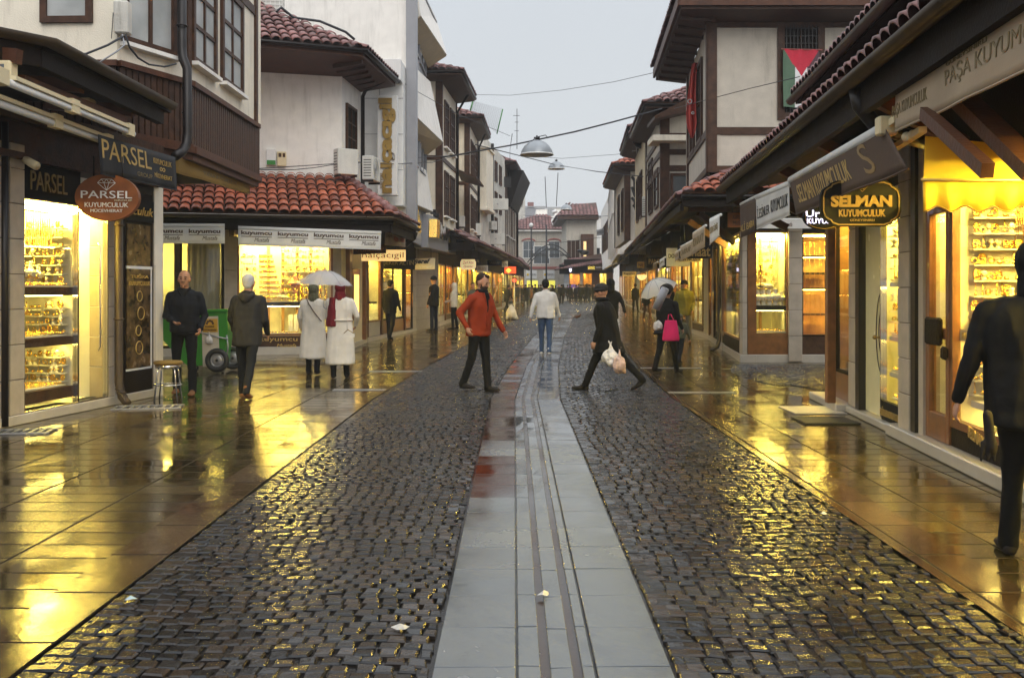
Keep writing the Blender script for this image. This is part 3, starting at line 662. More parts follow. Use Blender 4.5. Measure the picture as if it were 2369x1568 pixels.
def fabric(label, fr, tl, tr, br, bl, m, text=(), tm='txt_k', name='awning_banner', n0=0, n1=None, roller=.045, grp=None, wave=.02, rm='white', cols=24, cat='banner', twocols=None, lower_bar=True):
    """hanging banner cloth given by its four corners in pixels on the frame (top at n0, bottom at n1)"""
    n1 = n0 if n1 is None else n1
    TL, TR, BR, BL = fr.W(*tl, n0), fr.W(*tr, n0), fr.W(*br, n1), fr.W(*bl, n1); t = thing(name, label, cat, tuple((TL+TR)/2), grp)
    nn = (BR-BL).cross(TL-BL).normalized(); rnd = random.Random(len(label)*7+int(tl[0])); ph = rnd.uniform(0, 6); rows = 6
    P = lambda x, y: (BL*(1-x) + BR*x)*(1-y) + (TL*(1-x) + TR*x)*y + nn*wave*(1-y)*(math.sin(x*9+ph) + .5*math.sin(x*21+ph*2))
    a = MB(); vs = [P(i/cols, j/rows) for j in range(rows+1) for i in range(cols+1)]
    a.add(vs, [(j*(cols+1)+i, j*(cols+1)+i+1, (j+1)*(cols+1)+i+1, (j+1)*(cols+1)+i) for j in range(rows) for i in range(cols)], True)
    o = part('cloth', a, m, t)
    sol = o.modifiers.new('thickness', 'SOLIDIFY'); sol.thickness = .004
    if roller: b = MB(); b.tube([TL - nn*.02, TR - nn*.02], roller, 10); part('roller_tube', b, rm, t)
    if lower_bar: b = MB(); b.tube([P(i/cols, 0) for i in range(cols+1)], .009, 6); part('hem_bar', b, m if m != 'fabric_w' else 'white', t)
    for s, a_, b_, c_, d_, *k in text:
        kw = dict(k[0]) if k else {}; mm = kw.pop('m', tm); vs, fs = text_mesh(s, kw.get('shear', 0), kw.get('space', 1), kw.get('bold', 0)); mb = MB()
        mb.add([P(a_ + (c_-a_)*v.x, b_ + (d_-b_)*v.y) + nn*(.008 + .004*v.z) for v in vs], fs); part('lettering', mb, mm, t)
    return t
def ac(label, fr, u0, u1, z0, z1, n=0.0, dep=.32, fan=True, fan_side=False):
    t = thing('air_conditioner', label, 'air conditioner', fr.P((u0+u1)/2, n, z0)); a = MB(); a.box(fr, u0, u1, n+.02, n+dep, z0, z1); part('casing', a, 'greybox', t, .015)
    b = MB(); b.box(fr, u0+.03, u0+.07, n, n+dep, z0-.05, z0); b.box(fr, u1-.07, u1-.03, n, n+dep, z0-.05, z0); part('bracket', b, 'metal_d', t)
    if fan:
        w_ = u1-u0; h_ = z1-z0; r_ = min(w_*.33, h_*.42); c = fr.P(u0+w_*.38, n+dep+.004, (z0+z1)/2); rot = fr_rot(fr); g = MB()
        for k in range(4): g.torus(c, r_*(.25+.25*k), .004, rot=rot, seg=20, sg=4)
        g.lathe([(r_*.16, 0), (r_*.16, .004)], (0,0,0), 20); off = len(g.v)
        for v in g.v[-40:]:
            q = rot @ v; v.x, v.y, v.z = (q + c - rot @ Vector((0,0,.004))).xyz
        part('fan_grille', g, 'metal', t)
    s = MB()
    for side, uu in ((0, u0), (1, u1)):
        for k in range(7):
            z = z0 + (z1-z0)*(.15 + .11*k); s.box(fr, uu-.004 if side == 0 else uu, uu if side == 0 else uu+.004, n+.06, n+dep-.05, z, z+.018)
    part('side_grille', s, 'metal_d', t); return t
def fr_rot(fr):                                         # rotation taking z to the frame normal
    n = Vector((fr.N.x, fr.N.y, 0)); return Vector((0,0,1)).rotation_difference(n).to_matrix()

def goldwall(fr, u0, u1, n, z0, z1, label, seed=1, step=.13, dens=1.0):
    """tiered wall of gold pieces on thin shelves behind the glass: loops, bangles, pendants and little cream stands"""
    t = thing('gold_display', label, 'jewellery display', fr.P((u0+u1)/2, n, z0)); rnd = random.Random(seed); g = MB(); s = MB(); c = MB(); rot = fr_rot(fr); z = z0
    while z < z1 - .06:
        s.box(fr, u0, u1, n-.10, n+.03, z-.012, z); u = u0 + .03
        while u < u1 - .03:
            k = rnd.random(); w = rnd.uniform(.035, .06); p = fr.P(u, n + rnd.uniform(-.05, .02), z)
            if k < .34*dens:
                for j in range(rnd.randint(1, 3)): g.torus(p + Vector((0, 0, .035 + j*.016)), w*.55, .008, rot=rot @ Matrix.Rotation(rnd.uniform(-.5, .5), 3, 'X'), seg=10, sg=4)
            elif k < .58*dens: g.tube([p + Vector((0,0,z1 and step*.85)), p + Vector((0,0,step*.4)), p + Vector((0,0,.02))], .006, 4); g.ball(p + Vector((0,0,.02)), .014, .01, .018, 6, 5)
            elif k < .80: c.lathe([(.025, 0), (.030, .01), (.012, .03), (.03, .065), (.012, .09)], p, 8); g.torus(p + Vector((0, 0, .060)), .030, .006, rot=Matrix.Rotation(.5, 3, 'X'), seg=10, sg=4)
            else: g.ball(p + Vector((0,0,.02)), .025, .02, .02, 6, 5)
            u += w + .015
        z += step
    part('shelf', s, 'velvet', t); part('gold_piece', g, 'gold', t); part('stand', c, 'velvet', t); return t
# ---------------------------------------------------------------- LEFT: nearest corner building with the big lit jewellery window
def poly_slab(mb, pts, z0, z1):
    k = len(pts); mb.add([(x, y, z0) for x, y in pts] + [(x, y, z1) for x, y in pts], [tuple(range(k-1, -1, -1)), tuple(range(k, 2*k))] + [(i, (i+1) % k, k+(i+1) % k, k+i) for i in range(k)])
F = Fr((-5.68, 11.19), (-5.2, 14.35))
L1 = thing('corner_building', 'cream corner building with slatted brown bay over a bright gold window, left edge', 'building', (-5.7, 11.2, 0))
U = lambda x, n=0: F.px(x, 800, n)[0]
pl = MB(); pl.box(F, U(-150), F.L+.05, -.3, .05, 0, .115); part('plinth', pl, 'marble', L1, .008)
pillar(L1, F, U(17), U(50), .115, 3.2, .04, blocks=.40)
pillar(L1, F, U(-120), U(6), .115, 3.2, .04, blocks=.40)
pillar(L1, F, U(247), U(264), .115, 2.9, .02, blocks=.40)
pillar(L1, F, U(352), F.L, 0, 3.3, .05, blocks=.95)
walls(L1, 'side_wall', [F.P(F.L, .05, 0).xy[:], (-9.5, 15.0)], 0, 3.6, 'plaster')
u0, u1, ud = U(51), U(176), U(246)
interior(L1, F, u0-.02, ud+.02, .115, 2.60, 1.5, m='white', lamps=3, lw=.12)
pane(L1, F, u0, u1, .115, 2.60, fw=.012, frame='chrome'); pane(L1, F, u1, ud, .115, 2.75, fw=.02, frame='chrome', nm='glass_door')
dh = MB(); um = (u1+ud)/2 + .1; dh.tube([F.P(um, .03, .75), F.P(um, .06, .8), F.P(um, .06, 2.1), F.P(um, .03, 2.15)], .012, 8); part('door_handle', dh, 'chrome', L1)
for z in (1.57, .96, .34): shelf(L1, F, u0+.01, u1-.01, -.72, -.03, z, .10 if z > .4 else .14, m='brown')
wc = MB(); wc.box(F, u1+.01, u1+.03, -1.3, -.05, .12, 2.5); part('divider', wc, 'velvet', L1)
hs_ = MB(); hs_.box(F, u0-.02, u1+.05, -.02, .03, 2.60, 3.02); hdr = part('header_board', hs_, 'blackm', L1)
txt('PARSEL', F.P(u0+.1, .03, 2.70), F.P(u1-.25, .03, 2.70), F.P(u0+.1, .03, 2.93), 'txt_gd', hdr)
bm_ = MB(); bm_.box(F, U(-150), F.L+.1, -.3, .10, 3.02, 3.10); bm_.box(F, U(-150), F.L+.1, -.28, .02, 3.10, 3.45); bm_.box(F, U(-150), F.L+.1, -.3, .14, 3.45, 3.62); part('timber_beam', bm_, 'brown', L1)
# poster panel and wooden door part right of the drainpipe
pf = MB(); a, b = U(285), U(351); pf.box(F, a, b, -.1, .02, .115, 2.9); pnl = part('side_panel', pf, 'dark', L1)
pg = MB(); pg.box(F, a+.04, b-.10, .02, .035, .45, 2.45); ps = part('poster', pg, mat('poster_print', (.09, .055, .025), .25, var=.9, vs=7), pnl)
pw = MB(); pw.box(F, a+.03, b-.05, .021, .03, .42, .45); pw.box(F, a+.03, b-.05, .021, .037, 1.83, 1.87); pw.box(F, b-.09, b-.06, .021, .037, .45, 1.83); part('poster_frame', pw, 'white', pnl)
jw = MB()
for k in range(4): jw.torus(F.P((a+b)/2-.03+.04*math.sin(k*2), .045, 1.45-.24*k), .07+.02*(k % 2), .008, rot=fr_rot(F), seg=18, sg=4)
part('printed_bracelets', jw, 'goldp', ps)
txt('TUĞRA', F.P(a+.12, .037, 1.70), F.P(b-.18, .037, 1.70), F.P(a+.12, .037, 1.76), 'goldp', ps); txt('KUYUMCULUK', F.P(a+.07, .037, 1.60), F.P(b-.13, .037, 1.60), F.P(a+.07, .037, 1.66), 'goldp', ps)
sg = MB(); sg.box(F, a, b, .02, .04, 2.50, 2.80); s2 = part('panel_sign', sg, 'blackm', pnl); txt('uculuk', F.P(a+.05, .04, 2.58), F.P(b-.05, .04, 2.58), F.P(a+.05, .04, 2.70), 'goldp', s2, shear=.3)
# canopy
cv = MB(); E = [(-6.9, 6.0), (-5.05, 9.45), (-4.66, 9.9), (-4.62, 13.3), (-4.62, 13.5), (-6.2, 14.2), (-8.5, 14.2), (-8.5, 6)]
k = len(E); cv.add([(x, y, 3.93 if i < 5 else 4.35) for i, (x, y) in enumerate(E)] + [(x, y, 4.02 if i < 5 else 4.5) for i, (x, y) in enumerate(E)], [tuple(range(k-1, -1, -1)), tuple(range(k, 2*k))] + [(i, (i+1) % k, k+(i+1) % k, k+i) for i in range(k)])
cv.beam((-5.0, 9.5, 3.85), (-4.72, 9.95, 3.85), .10, .2); cv.beam((-4.72, 9.9, 3.85), (-4.70, 13.3, 3.85), .10, .2); cv.beam((-6.8, 6.1, 3.85), (-5.0, 9.5, 3.85), .1, .2)
part('canopy', cv, 'dark', L1)
br_ = MB()
for d_ in (9.6, 11.0, 12.5):
    br_.beam((-4.75, d_, 3.78), (-5.9, d_+.15, 3.9), .10, .14)
br_.beam((-4.9, 9.9, 3.62), (-4.85, 12.4, 3.64), .12, .10); part('canopy_rafter', br_, 'brown2', L1)
gutter(L1, [(-6.85, 5.9, 4.03), (-5.0, 9.4, 4.03), (-4.60, 9.9, 4.03), (-4.56, 13.35, 4.03)], .085)
# bay: facets C, A, B
C0, CA, AB, BB = (-9.5, 13.9), (-5.46, 13.77), (-4.9, 15.1), (-4.9, 19.0)
walls(L1, 'upper_wall', [C0, CA, AB, BB, (-8.5, 19.6)], 4.66, 9.2, 'plaster')
bf = MB(); poly_slab(bf, [C0, CA, AB, BB, (-9, 19.2)], 3.58, 3.70); part('bay_floor', bf, 'dark', L1)
FC, FA, FB = Fr(C0, CA), Fr(CA, AB), Fr(AB, BB); FX = Fr(BB, (-8.5, 19.6))
for f in (FC, FA, FB):
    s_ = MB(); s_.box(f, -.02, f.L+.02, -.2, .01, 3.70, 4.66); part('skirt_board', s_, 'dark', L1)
    s_ = MB(); n_ = max(3, int(f.L/.115))
    for i in range(n_):
        a = f.L*i/n_; s_.box(f, a+.012, a+f.L/n_-.014, .01, .045, 3.74, 4.62)
    part('slatted_skirt', s_, 'brown', L1, .004)
    t_ = MB(); t_.box(f, -.03, f.L+.03, -.05, .10, 4.62, 4.70); t_.box(f, -.02, f.L+.02, -.05, .07, 3.70, 3.745); t_.box(f, -.04, f.L+.04, -.05, .12, 3.60, 3.699); t_.box(f, -.02, f.L+.02, -.05, .06, 3.50, 3.599); part('cornice', t_, 'brown2', L1)
cp = MB(); cp.box(FB, FB.L-.10, FB.L+.03, -.02, .05, 4.70, 9.2); cp.box(FA, FA.L-.05, FA.L+.03, -.02, .03, 4.70, 9.2); part('corner_post', cp, 'brown', L1)
ff = Fr(BB, (-8.5, 19.6)); s_ = MB(); s_.box(ff, 0, ff.L, -.2, .02, 3.6, 4.7); part('end_skirt', s_, 'brown', L1)
def wb(f, x0, x1, yb, top, nx=2, ny=3, n=0, pm='curtain', sill='plaster_w', fw=.09, parent=L1):
    a = f.px(x0, yb, n)[0]; b, z = f.px(x1, yb, n); return win(parent, f, (min(a, b)+fw, max(a, b)-fw, z+fw, top), nx, ny, n, pm=pm, sill=sill, fw=fw, bar=.06)
wb(FB, 441, 496, 181, 6.6); wb(FB, 509, 558, 223, 6.6)
wb(FA, 281, 404, 135, 7.0, 2, 2); wb(FC, 96, 216, 54, 7.0, 1, 1, sill=None)
bs_ = MB(); bs_.box(FB, .12, FB.L-.1, -.02, .03, 6.75, 6.9); part('band', bs_, 'brown', L1)
# rain pipe of the bay, from the eave down to the soffit
dp = MB(); dp.tube([at(421, -120, 14.7), at(421, 110, 14.7), at(423, 135, 14.68), at(433, 160, 14.62), at(434, 310, 14.62), at(431, 335, 14.6), at(421, 352, 14.5), at(405, 362, 14.3)], .068, 12)
for y_ in (60, 205, 262): p = at(421 if y_ < 100 else 433.5, y_, 14.66); dp.torus(p, .07, .014, seg=14, sg=6)
part('rain_pipe', dp, 'metal_d', L1)
d2 = MB(); a = F.W(275, 800, .12); d2.tube([(a.x, a.y, 3.5), (a.x, a.y, .30), (a.x+.05, a.y-.03, .12), (a.x+.16, a.y-.12, .04)], .055, 12)
for i in range(5): d2.torus((a.x+.02+.03*i, a.y-.01-.022*i, .22-.036*i), .058, .010, seg=12, sg=4, rot=Matrix.Rotation(.25*i, 3, 'Y'))
d2.torus((a.x, a.y, 1.15), .06, .012, seg=12, sg=4); d2.torus((a.x, a.y, 2.4), .06, .012, seg=12, sg=4); part('rain_pipe', d2, 'gutter', L1)
d3 = MB(); a = F.W(11, 800, .06); d3.tube([(a.x, a.y, 3.4), (a.x, a.y, .02)], .04, 10); part('rain_pipe', d3, 'metal_d', L1)
# loose cables on the wall
def cable(pts, label, r=.008, sag=0, m='wire', name='cable', seg=18, grp='cables'):
    mb = MB(); P_ = [Vector(p) for p in pts]; o = []
    if len(P_) == 2:
        for i in range(seg+1): t = i/seg; p = P_[0].lerp(P_[1], t); p.z -= sag*4*t*(1-t); o.append(p)
    else: o = P_
    mb.tube(o, r, 5); return single(mb, name, m, label, 'cable', grp)
jb = MB(); jb.wbox(-5.46, -5.26, 13.62, 13.80, 5.05, 5.50); single(jb, 'junction_box', 'plaster_g', 'grimy cable junction box on the corner of the cream bay', 'junction box', bevel=.02)
cable([at(290, 80, 13.5), at(300, 110, 13.6), at(320, 135, 13.8), at(345, 150, 14.0), at(380, 155, 14.2), at(408, 148, 14.4)], 'loose black cable sagging below the bay window', .014)
cable([at(285, 85, 13.4), at(250, 105, 13.2), at(200, 125, 13.0), at(175, 128, 13.0)], 'thick black cable running left from the junction box', .016)
cable([at(283, 80, 13.4), at(288, 105, 13.4), at(270, 120, 13.3), at(230, 145, 13.1)], 'pale grey cable looping under the junction box', .012, m='metal')
cable([at(262, 30, 13.6), at(258, 90, 13.6)], 'thin cable hanging on the cream wall left of the bay', .006)
# ---- things on and in the shop
for i, (z, yy) in enumerate(((3.46, 0), (3.30, 0))):
    d_ = 12.3 if i == 0 else 12.1; x_ = -4.68 if i == 0 else -4.86
    t = thing('fluorescent_light', ['white tube light, upper of the pair under the left canopy', 'lower tube light of the pair, nearer the shop wall'][i], 'tube light', (x_, 10.6, z)); a = MB()
    a.tube([(x_, 9.0, z), (x_, d_, z)], .036, 10); part('tube', a, 'white', t); b = MB(); b.wbox(x_-.05, x_+.05, 9.3, d_-.2, z+.035, z+.075)
    for q in (9.1, 10.6, d_-.15): b.wbox(x_-.045, x_+.045, q-.09, q+.09, z-.045, z+.10)
    part('fitting', b, 'cream', t)
t = thing('floodlight', 'small boxy lamp head under the canopy above the tube lights', 'lamp', (-5.0, 11.7, 3.70)); a = MB(); a.wbox(-5.08, -4.92, 11.6, 11.8, 3.62, 3.78); part('housing', a, 'cream', t, .02); b = MB(); b.wbox(-5.03, -4.97, 11.59, 11.6, 3.66, 3.74); part('lens', b, 'pane', t)
t = thing('floodlight', 'boxy lamp head at the far left end of the canopy', 'lamp', at(12, 165, 9.6)); a = MB(); p = at(12, 165, 9.6); a.wbox(p.x-.09, p.x+.09, p.y-.08, p.y+.08, p.z-.09, p.z+.09); part('housing', a, 'cream', t, .02); b = MB(); b.wbox(p.x-.03, p.x+.03, p.y-.085, p.y-.08, p.z-.05, p.z+.05); part('lens', b, 'pane', t)
t = thing('security_camera', 'white bullet camera on the stone pillar above the gold window', 'camera', F.W(55, 370, .1)); p = F.W(55, 368, .08); a = MB(); a.tube([p, p + Vector((.05, -.03, -.02)), p + Vector((.22, -.16, -.10))], .05, 12, rr=[.03, .045, .05]); part('housing', a, 'cream', t); b = MB(); b.tube([p + Vector((0,0,.02)), p + Vector((-.08, .04, .06))], .02, 8); part('mount', b, 'cream', t)
BX = Fr((-4.78, 10), (-4.74, 15))
fabric('black banner with gold lettering hanging above the oval sign', BX, (226, 311), (405, 364), (409, 440), (233, 402), 'fabric_k',
       [('PARSEL', .03, .42, .62, .92), ('GROUP', .42, .16, .62, .28, dict(m='txt_gd')), ('KUYUMCULUK', .66, .64, .93, .80), ('MÜCEVHERAT', .66, .24, .93, .40), ('∞', .76, .46, .84, .58)], 'goldp', roller=0, wave=.02, cat='banner')
oc = at(247, 457, 12.0); rr_ = (1, .12, 0)
def ell(k=40, p=1): return [(math.copysign(abs(math.cos(2*math.pi*i/k))**p, math.cos(2*math.pi*i/k)), math.copysign(abs(math.sin(2*math.pi*i/k))**p, math.sin(2*math.pi*i/k))) for i in range(k)]
t = shape_sign('round reddish wooden shop sign with white lettering and a diamond drawing', oc, rr_, .74, .56, ell(), [('PARSEL', .10, .48, .90, .64), ('GROUP', .62, .42, .90, .455, dict(m='cream')), ('KUYUMCULUK', .16, .29, .84, .39), ('MÜCEVHERAT', .25, .18, .75, .26)], 'oxblood', 'txt_w', thick=.12, rodz=.25, name='round_sign')
dm = MB(); ri = Vector(rr_).normalized(); P2 = lambda x, y: oc + ri*x*.37 + Vector((0,0,1))*y*.28 + ri.cross(Vector((0,0,1)))*.012
dp_ = {'a': (-.28, .62), 'b': (-.16, .78), 'c': (.16, .78), 'd': (.28, .62), 'e': (0, .30), 'f': (-.08, .62), 'g': (.08, .62), 'h': (0, .78)}
for p_, q_ in ('ab', 'bc', 'cd', 'de', 'ea', 'ad', 'fe', 'ge', 'bf', 'fh', 'hg', 'gc'): dm.beam(P2(*dp_[p_]), P2(*dp_[q_]), .006)
part('diamond_drawing', dm, 'txt_w', t)
fabric('ochre awning banner under the slatted bay', Fr((-4.93, 14), (-4.93, 20)), (407, 360), (578, 412), (577, 449), (407, 398), 'fabric_o', [('TUĞRA KUYUMCULUK', .3, .3, .8, .62)], 'txt_gd', roller=0)
JN = 'left gold window'
chains(F, u0+.08, u1-.1, -.25, 1.95, 2.5, 'gold chains hanging on a rail in the left gold window')
chains(F, u0+.2, u1-.2, -.6, 1.85, 2.55, 'second row of gold chains behind the first in the left gold window', .06)
jewel_busts(0, F, u0+.08, u1-.06, -.42, 1.575, 6, .30, 'velvet', 'on the top shelf of the left gold window', 'on the top shelf of the left gold window')
jewel_busts(0, F, u0+.2, u1-.2, -.75, 1.575, 3, .42, 'velvet', 'at the back of the left gold window', 'at the back, top shelf, left gold window')
PD = Fr(F.P(u1-.05, -.10, 0).xy[:], F.P(u1-.05, -1.25, 0).xy[:]); goldwall(PD, 0, PD.L, .06, 1.62, 2.45, 'tiers of gold pieces on the top level, left gold window', 1, .115); goldwall(PD, 0, .66, .06, 1.01, 1.42, 'tiers of gold pieces on the middle level, left gold window', 2, .10); goldwall(PD, 0, .66, .06, .40, .80, 'tiers of gold pieces on the lowest level, left gold window', 3, .10); goldwall(F, u1+.10, ud-.08, -1.30, 1.45, 2.4, 'tiers of gold pieces beyond the left glass door', 4)
tray(F, u0+.05, u1-.05, -.26, -.06, 1.575, 'cream ring tray along the front of the top shelf, left gold window')
tray(F, u0+.05, (u0+u1)/2-.03, -.50, -.08, .965, 'ring tray on the middle shelf of the left gold window, nearer half')
tray(F, (u0+u1)/2+.03, u1-.05, -.50, -.08, .965, 'gold nugget tray on the middle shelf of the left gold window', 'beads')
tray(F, u0+.06, u1-.06, -.60, -.10, .345, 'wide ring tray on the lowest shelf of the left gold window')
jewel_busts(0, F, u0+.3, u1-.1, -.7, .345, 3, .24, 'velvet', 'on the lowest shelf of the left gold window', 'on the lowest shelf of the left gold window')
jewel_busts(0, F, u1+.2, ud-.15, -1.15, 1.42, 3, .34, 'velvet', 'seen through the left glass door', 'seen through the left glass door')
cb = MB(); cb.box(F, u1+.12, ud-.05, -1.45, -.95, .12, 1.42); single(cb, 'display_cabinet', 'cream', 'low cream display cabinet inside the left glass door', 'cabinet', bevel=.01)
# ================================================================ second building: clay-tiled corner shop
F2 = Fr((-8.6, 22.7), (-4.1, 23.9)); S2 = Fr((-4.1, 23.9), (-4.2, 28.6))
L2 = thing('tiled_corner_shop', 'cream corner shop with two clay tile roofs and white kuyumcu banners', 'building', (-6, 23.5, 0))
V = lambda x, n=0: F2.px(x, 700, n)[0]
pl = MB(); pl.box(F2, -1, F2.L, -.3, .06, 0, .20); pl.box(S2, .02, S2.L, -.3, .05, 0, .16); part('plinth', pl, 'marble', L2, .01)
pillar(L2, F2, V(519), V(549), .20, 3.1, .05, blocks=.9); pillar(L2, F2, V(770), F2.L, .20, 3.1, .04, blocks=3)
a, b = -.9, V(518); interior(L2, F2, a, b, .2, 2.75, 1.6, m='curtain', lamps=1, lw=.06); pane(L2, F2, a, b, .2, 2.8, fw=.06, nv=3, frame='dark')
cr_ = MB(); rnd = random.Random(3); u = V(430)
pts_ = []
while u < b-.06: pts_.append(u); u += .035
cr_.add([F2.P(u, -.30 + .03*math.sin(i*1.9) + .02*math.sin(i*.7), z) for z in (.25, 2.7) for i, u in enumerate(pts_)], [(i, i+1, len(pts_)+i+1, len(pts_)+i) for i in range(len(pts_)-1)], True)
o = part('curtain', cr_, mat('pale_curtain', (.50, .46, .34), .7, var=.1), L2); sm_ = o.modifiers.new('t', 'SOLIDIFY'); sm_.thickness = .004
fp = MB(); fp.box(F2, V(400), V(416), -.5, -.42, .2, 2.7); part('inner_post', fp, 'dark', L2)
a, b = V(549), V(770); a2, b2 = a, b
interior(L2, F2, a, b, .42, 2.75, 1.3, m='inner', lamps=2, lw=.08); pane(L2, F2, a, b, .46, 2.8, fw=.05, nv=1, frame='warmwood')
for x in (620, 655, 690, 722): z_ = MB(); z_.box(F2, V(x), V(x+7), -1.2, -1.1, .5, 2.7); part('inner_post', z_, 'inner_w', L2)
bb_ = MB(); bb_.box(F2, V(549), V(770), .0, .05, .205, .455); s3 = part('base_board', bb_, 'brown', L2)
txt('kuyumcu', F2.W(600, 792, .05), F2.W(688, 792, .05), F2.W(600, 779, .05), 'goldp', s3); txt('Mustafa', F2.W(640, 803, .05), F2.W(685, 803, .05), F2.W(640, 795, .05), 'goldp', s3, shear=.3)
shelf(L2, F2, a+.06, b-.06, -.9, -.08, 1.25, .09, 'dark')
hd = MB(); hd.box(F2, -1, F2.L, -.3, .02, 2.8, 3.2); hd.box(S2, .01, S2.L, -.3, .03, 2.75, 3.2); part('timber_lintel', hd, 'dark', L2)
# stepped bangle display and jewellery of this window
t = thing('bangle_ladder', 'tall ladder of bright gold bangle rows in the tiled shop window', 'bangle display', F2.W(625, 690, -.5)); g = MB(); fr_ = MB()
for k in range(9):
    z = 1.32 + .125*k; w_ = .52 - .028*k; c_ = V(618)+.06*0; u_ = V(600)
    for i in range(12): g.torus(F2.P(u_ + w_*(i+.5)/12*1.05, -.35 - .03*k, z+.04), .034, .009, rot=fr_rot(Fr((0,0),(0,1))), seg=10, sg=4)
    fr_.box(F2, u_-.02, u_ + w_*1.1, -.42-.03*k, -.36-.03*k, z-.02, z)
part('bangles', g, 'gold', t); part('rack', fr_, 'velvet', t)
jewel_busts(0, F2, V(640), V(668), -.3, 1.26, 2, .22, 'velvet', 'on the shelf of the tiled shop window', 'beside the bangle ladder in the tiled shop window')
jewel_busts(0, F2, V(676), V(696), -.6, 1.45, 1, .40, 'rose', 'alone in the tiled shop window', 'pink necklace holder left of the clear umbrella')
for i, x in enumerate((688, 700, 712, 730, 745, 757)): bangles(F2, V(x), -.45, 1.26, 8 + (i*3) % 5, f'{["first","second","third","fourth","fifth","sixth"][i]} bangle stand from the left in the tiled shop window', .045)
tray(F2, V(625), V(690), -.4, -.12, 1.26, 'wide ring tray on the shelf of the tiled shop window'); tray(F2, V(600), V(690), -.5, -.12, .50, 'low ring tray at the bottom of the tiled shop window'); tray(F2, V(700), V(760), -.5, -.12, .50, 'bead tray at the bottom of the tiled shop window', 'beads')
for i, x in enumerate((669, 682)):
    q = MB(); q.box(F2, V(x), V(x+10), -.45, -.40, .55, .95); t = single(q, 'framed_certificate', 'velvet', ['left', 'right'][i]+' of two upright framed pictures at the bottom of the tiled shop window', 'picture')
goldwall(F2, V(655), V(762), -1.0, 1.35, 2.6, 'tiers of gold pieces across the back of the tiled shop window', 5, .16)
goldwall(F2, V(556), V(596), -.5, 1.35, 2.5, 'narrow tiers of gold pieces at the left of the tiled shop window', 6, .16)
# corner side: white panel, wooden showcase
Y = lambda x, n=0: S2.px(x, 700, n)[0]
sw = MB(); sw.box(S2, .02, S2.L, -.3, -.0, .16, 2.8); part('side_wall', sw, 'cream', L2)
sc_ = MB(); sa, sb = Y(812), Y(829); sc_.box(S2, sa, sb, 0, .05, .75, 2.1); o = part('showcase', sc_, 'warmwood', L2); q = MB(); q.box(S2, sa+.25, sb-.25, .045, .055, .9, 1.95); part('lit_panel', q, emit('showcase_light', (1, .62, .14), 2.2), o)
q = MB(); q.box(S2, Y(800), Y(806), 0, .10, .16, 2.75); q.box(S2, Y(838), Y(842), 0, .10, .16, 2.75); part('wood_post', q, 'warmwood', L2)
# lower roof
e0, e1, e2 = (-9.3, 21.15, 3.22), (-2.73, 22.87, 3.22), (-2.6, 27.0, 3.24); t0, t1, t2 = (-10, 23.7, 4.36), (-4.33, 25.3, 4.36), (-4.15, 27.3, 4.36)
tiles(L2, e0, e1, t0, t1, 'tile', .235, .40); tiles(L2, e1, e2, t1, t2, 'tile_p', .22, .36)
rd = MB()
for i in range(9):
    p = Vector(e1).lerp(Vector(t1), (i+.15)/9); q = Vector(e1).lerp(Vector(t1), (i+1.15)/9); rd.tube([p + Vector((0,0,.13)), q + Vector((0,0,.10))], .1, 10, rr=[.12, .095])
part('hip_tiles', rd, 'tile_p', L2)
so_ = MB(); so_.hexa([(e0[0], e0[1], 3.06), (e1[0], e1[1], 3.06), (-4.1, 23.9, 3.1), (-8.6, 22.7, 3.1), (e0[0], e0[1], 3.2), (e1[0], e1[1], 3.2), (-4.1, 23.9, 3.3), (-8.6, 22.7, 3.3)]); so_.hexa([(e1[0], e1[1], 3.06), (e2[0], e2[1], 3.06), (-4.2, 27.5, 3.1), (-4.1, 23.9, 3.1), (e1[0], e1[1], 3.2), (e2[0], e2[1], 3.2), (-4.2, 27.5, 3.3), (-4.1, 23.9, 3.3)])
so_.beam((e0[0], e0[1]+.1, 2.98), (e1[0]-.1, e1[1]+.1, 2.98), .10, .22); so_.beam((e1[0]-.1, e1[1]+.1, 2.98), (e2[0]-.1, e2[1], 2.98), .10, .22); part('eaves_board', so_, 'dark', L2)
gutter(L2, [(e0[0], e0[1]-.06, 3.2), (e1[0]+.05, e1[1]-.06, 3.2), (e2[0]+.06, e2[1], 3.2)], .075)
rp_ = MB(); rp_.tube([(-2.6, 26.9, 3.1), (-2.65, 26.95, 2.95), (-2.9, 27.1, 2.75), (-3.3, 27.2, 2.6), (-4.05, 27.4, 2.5)], .06, 10); part('rain_pipe', rp_, 'metal_d', L2)
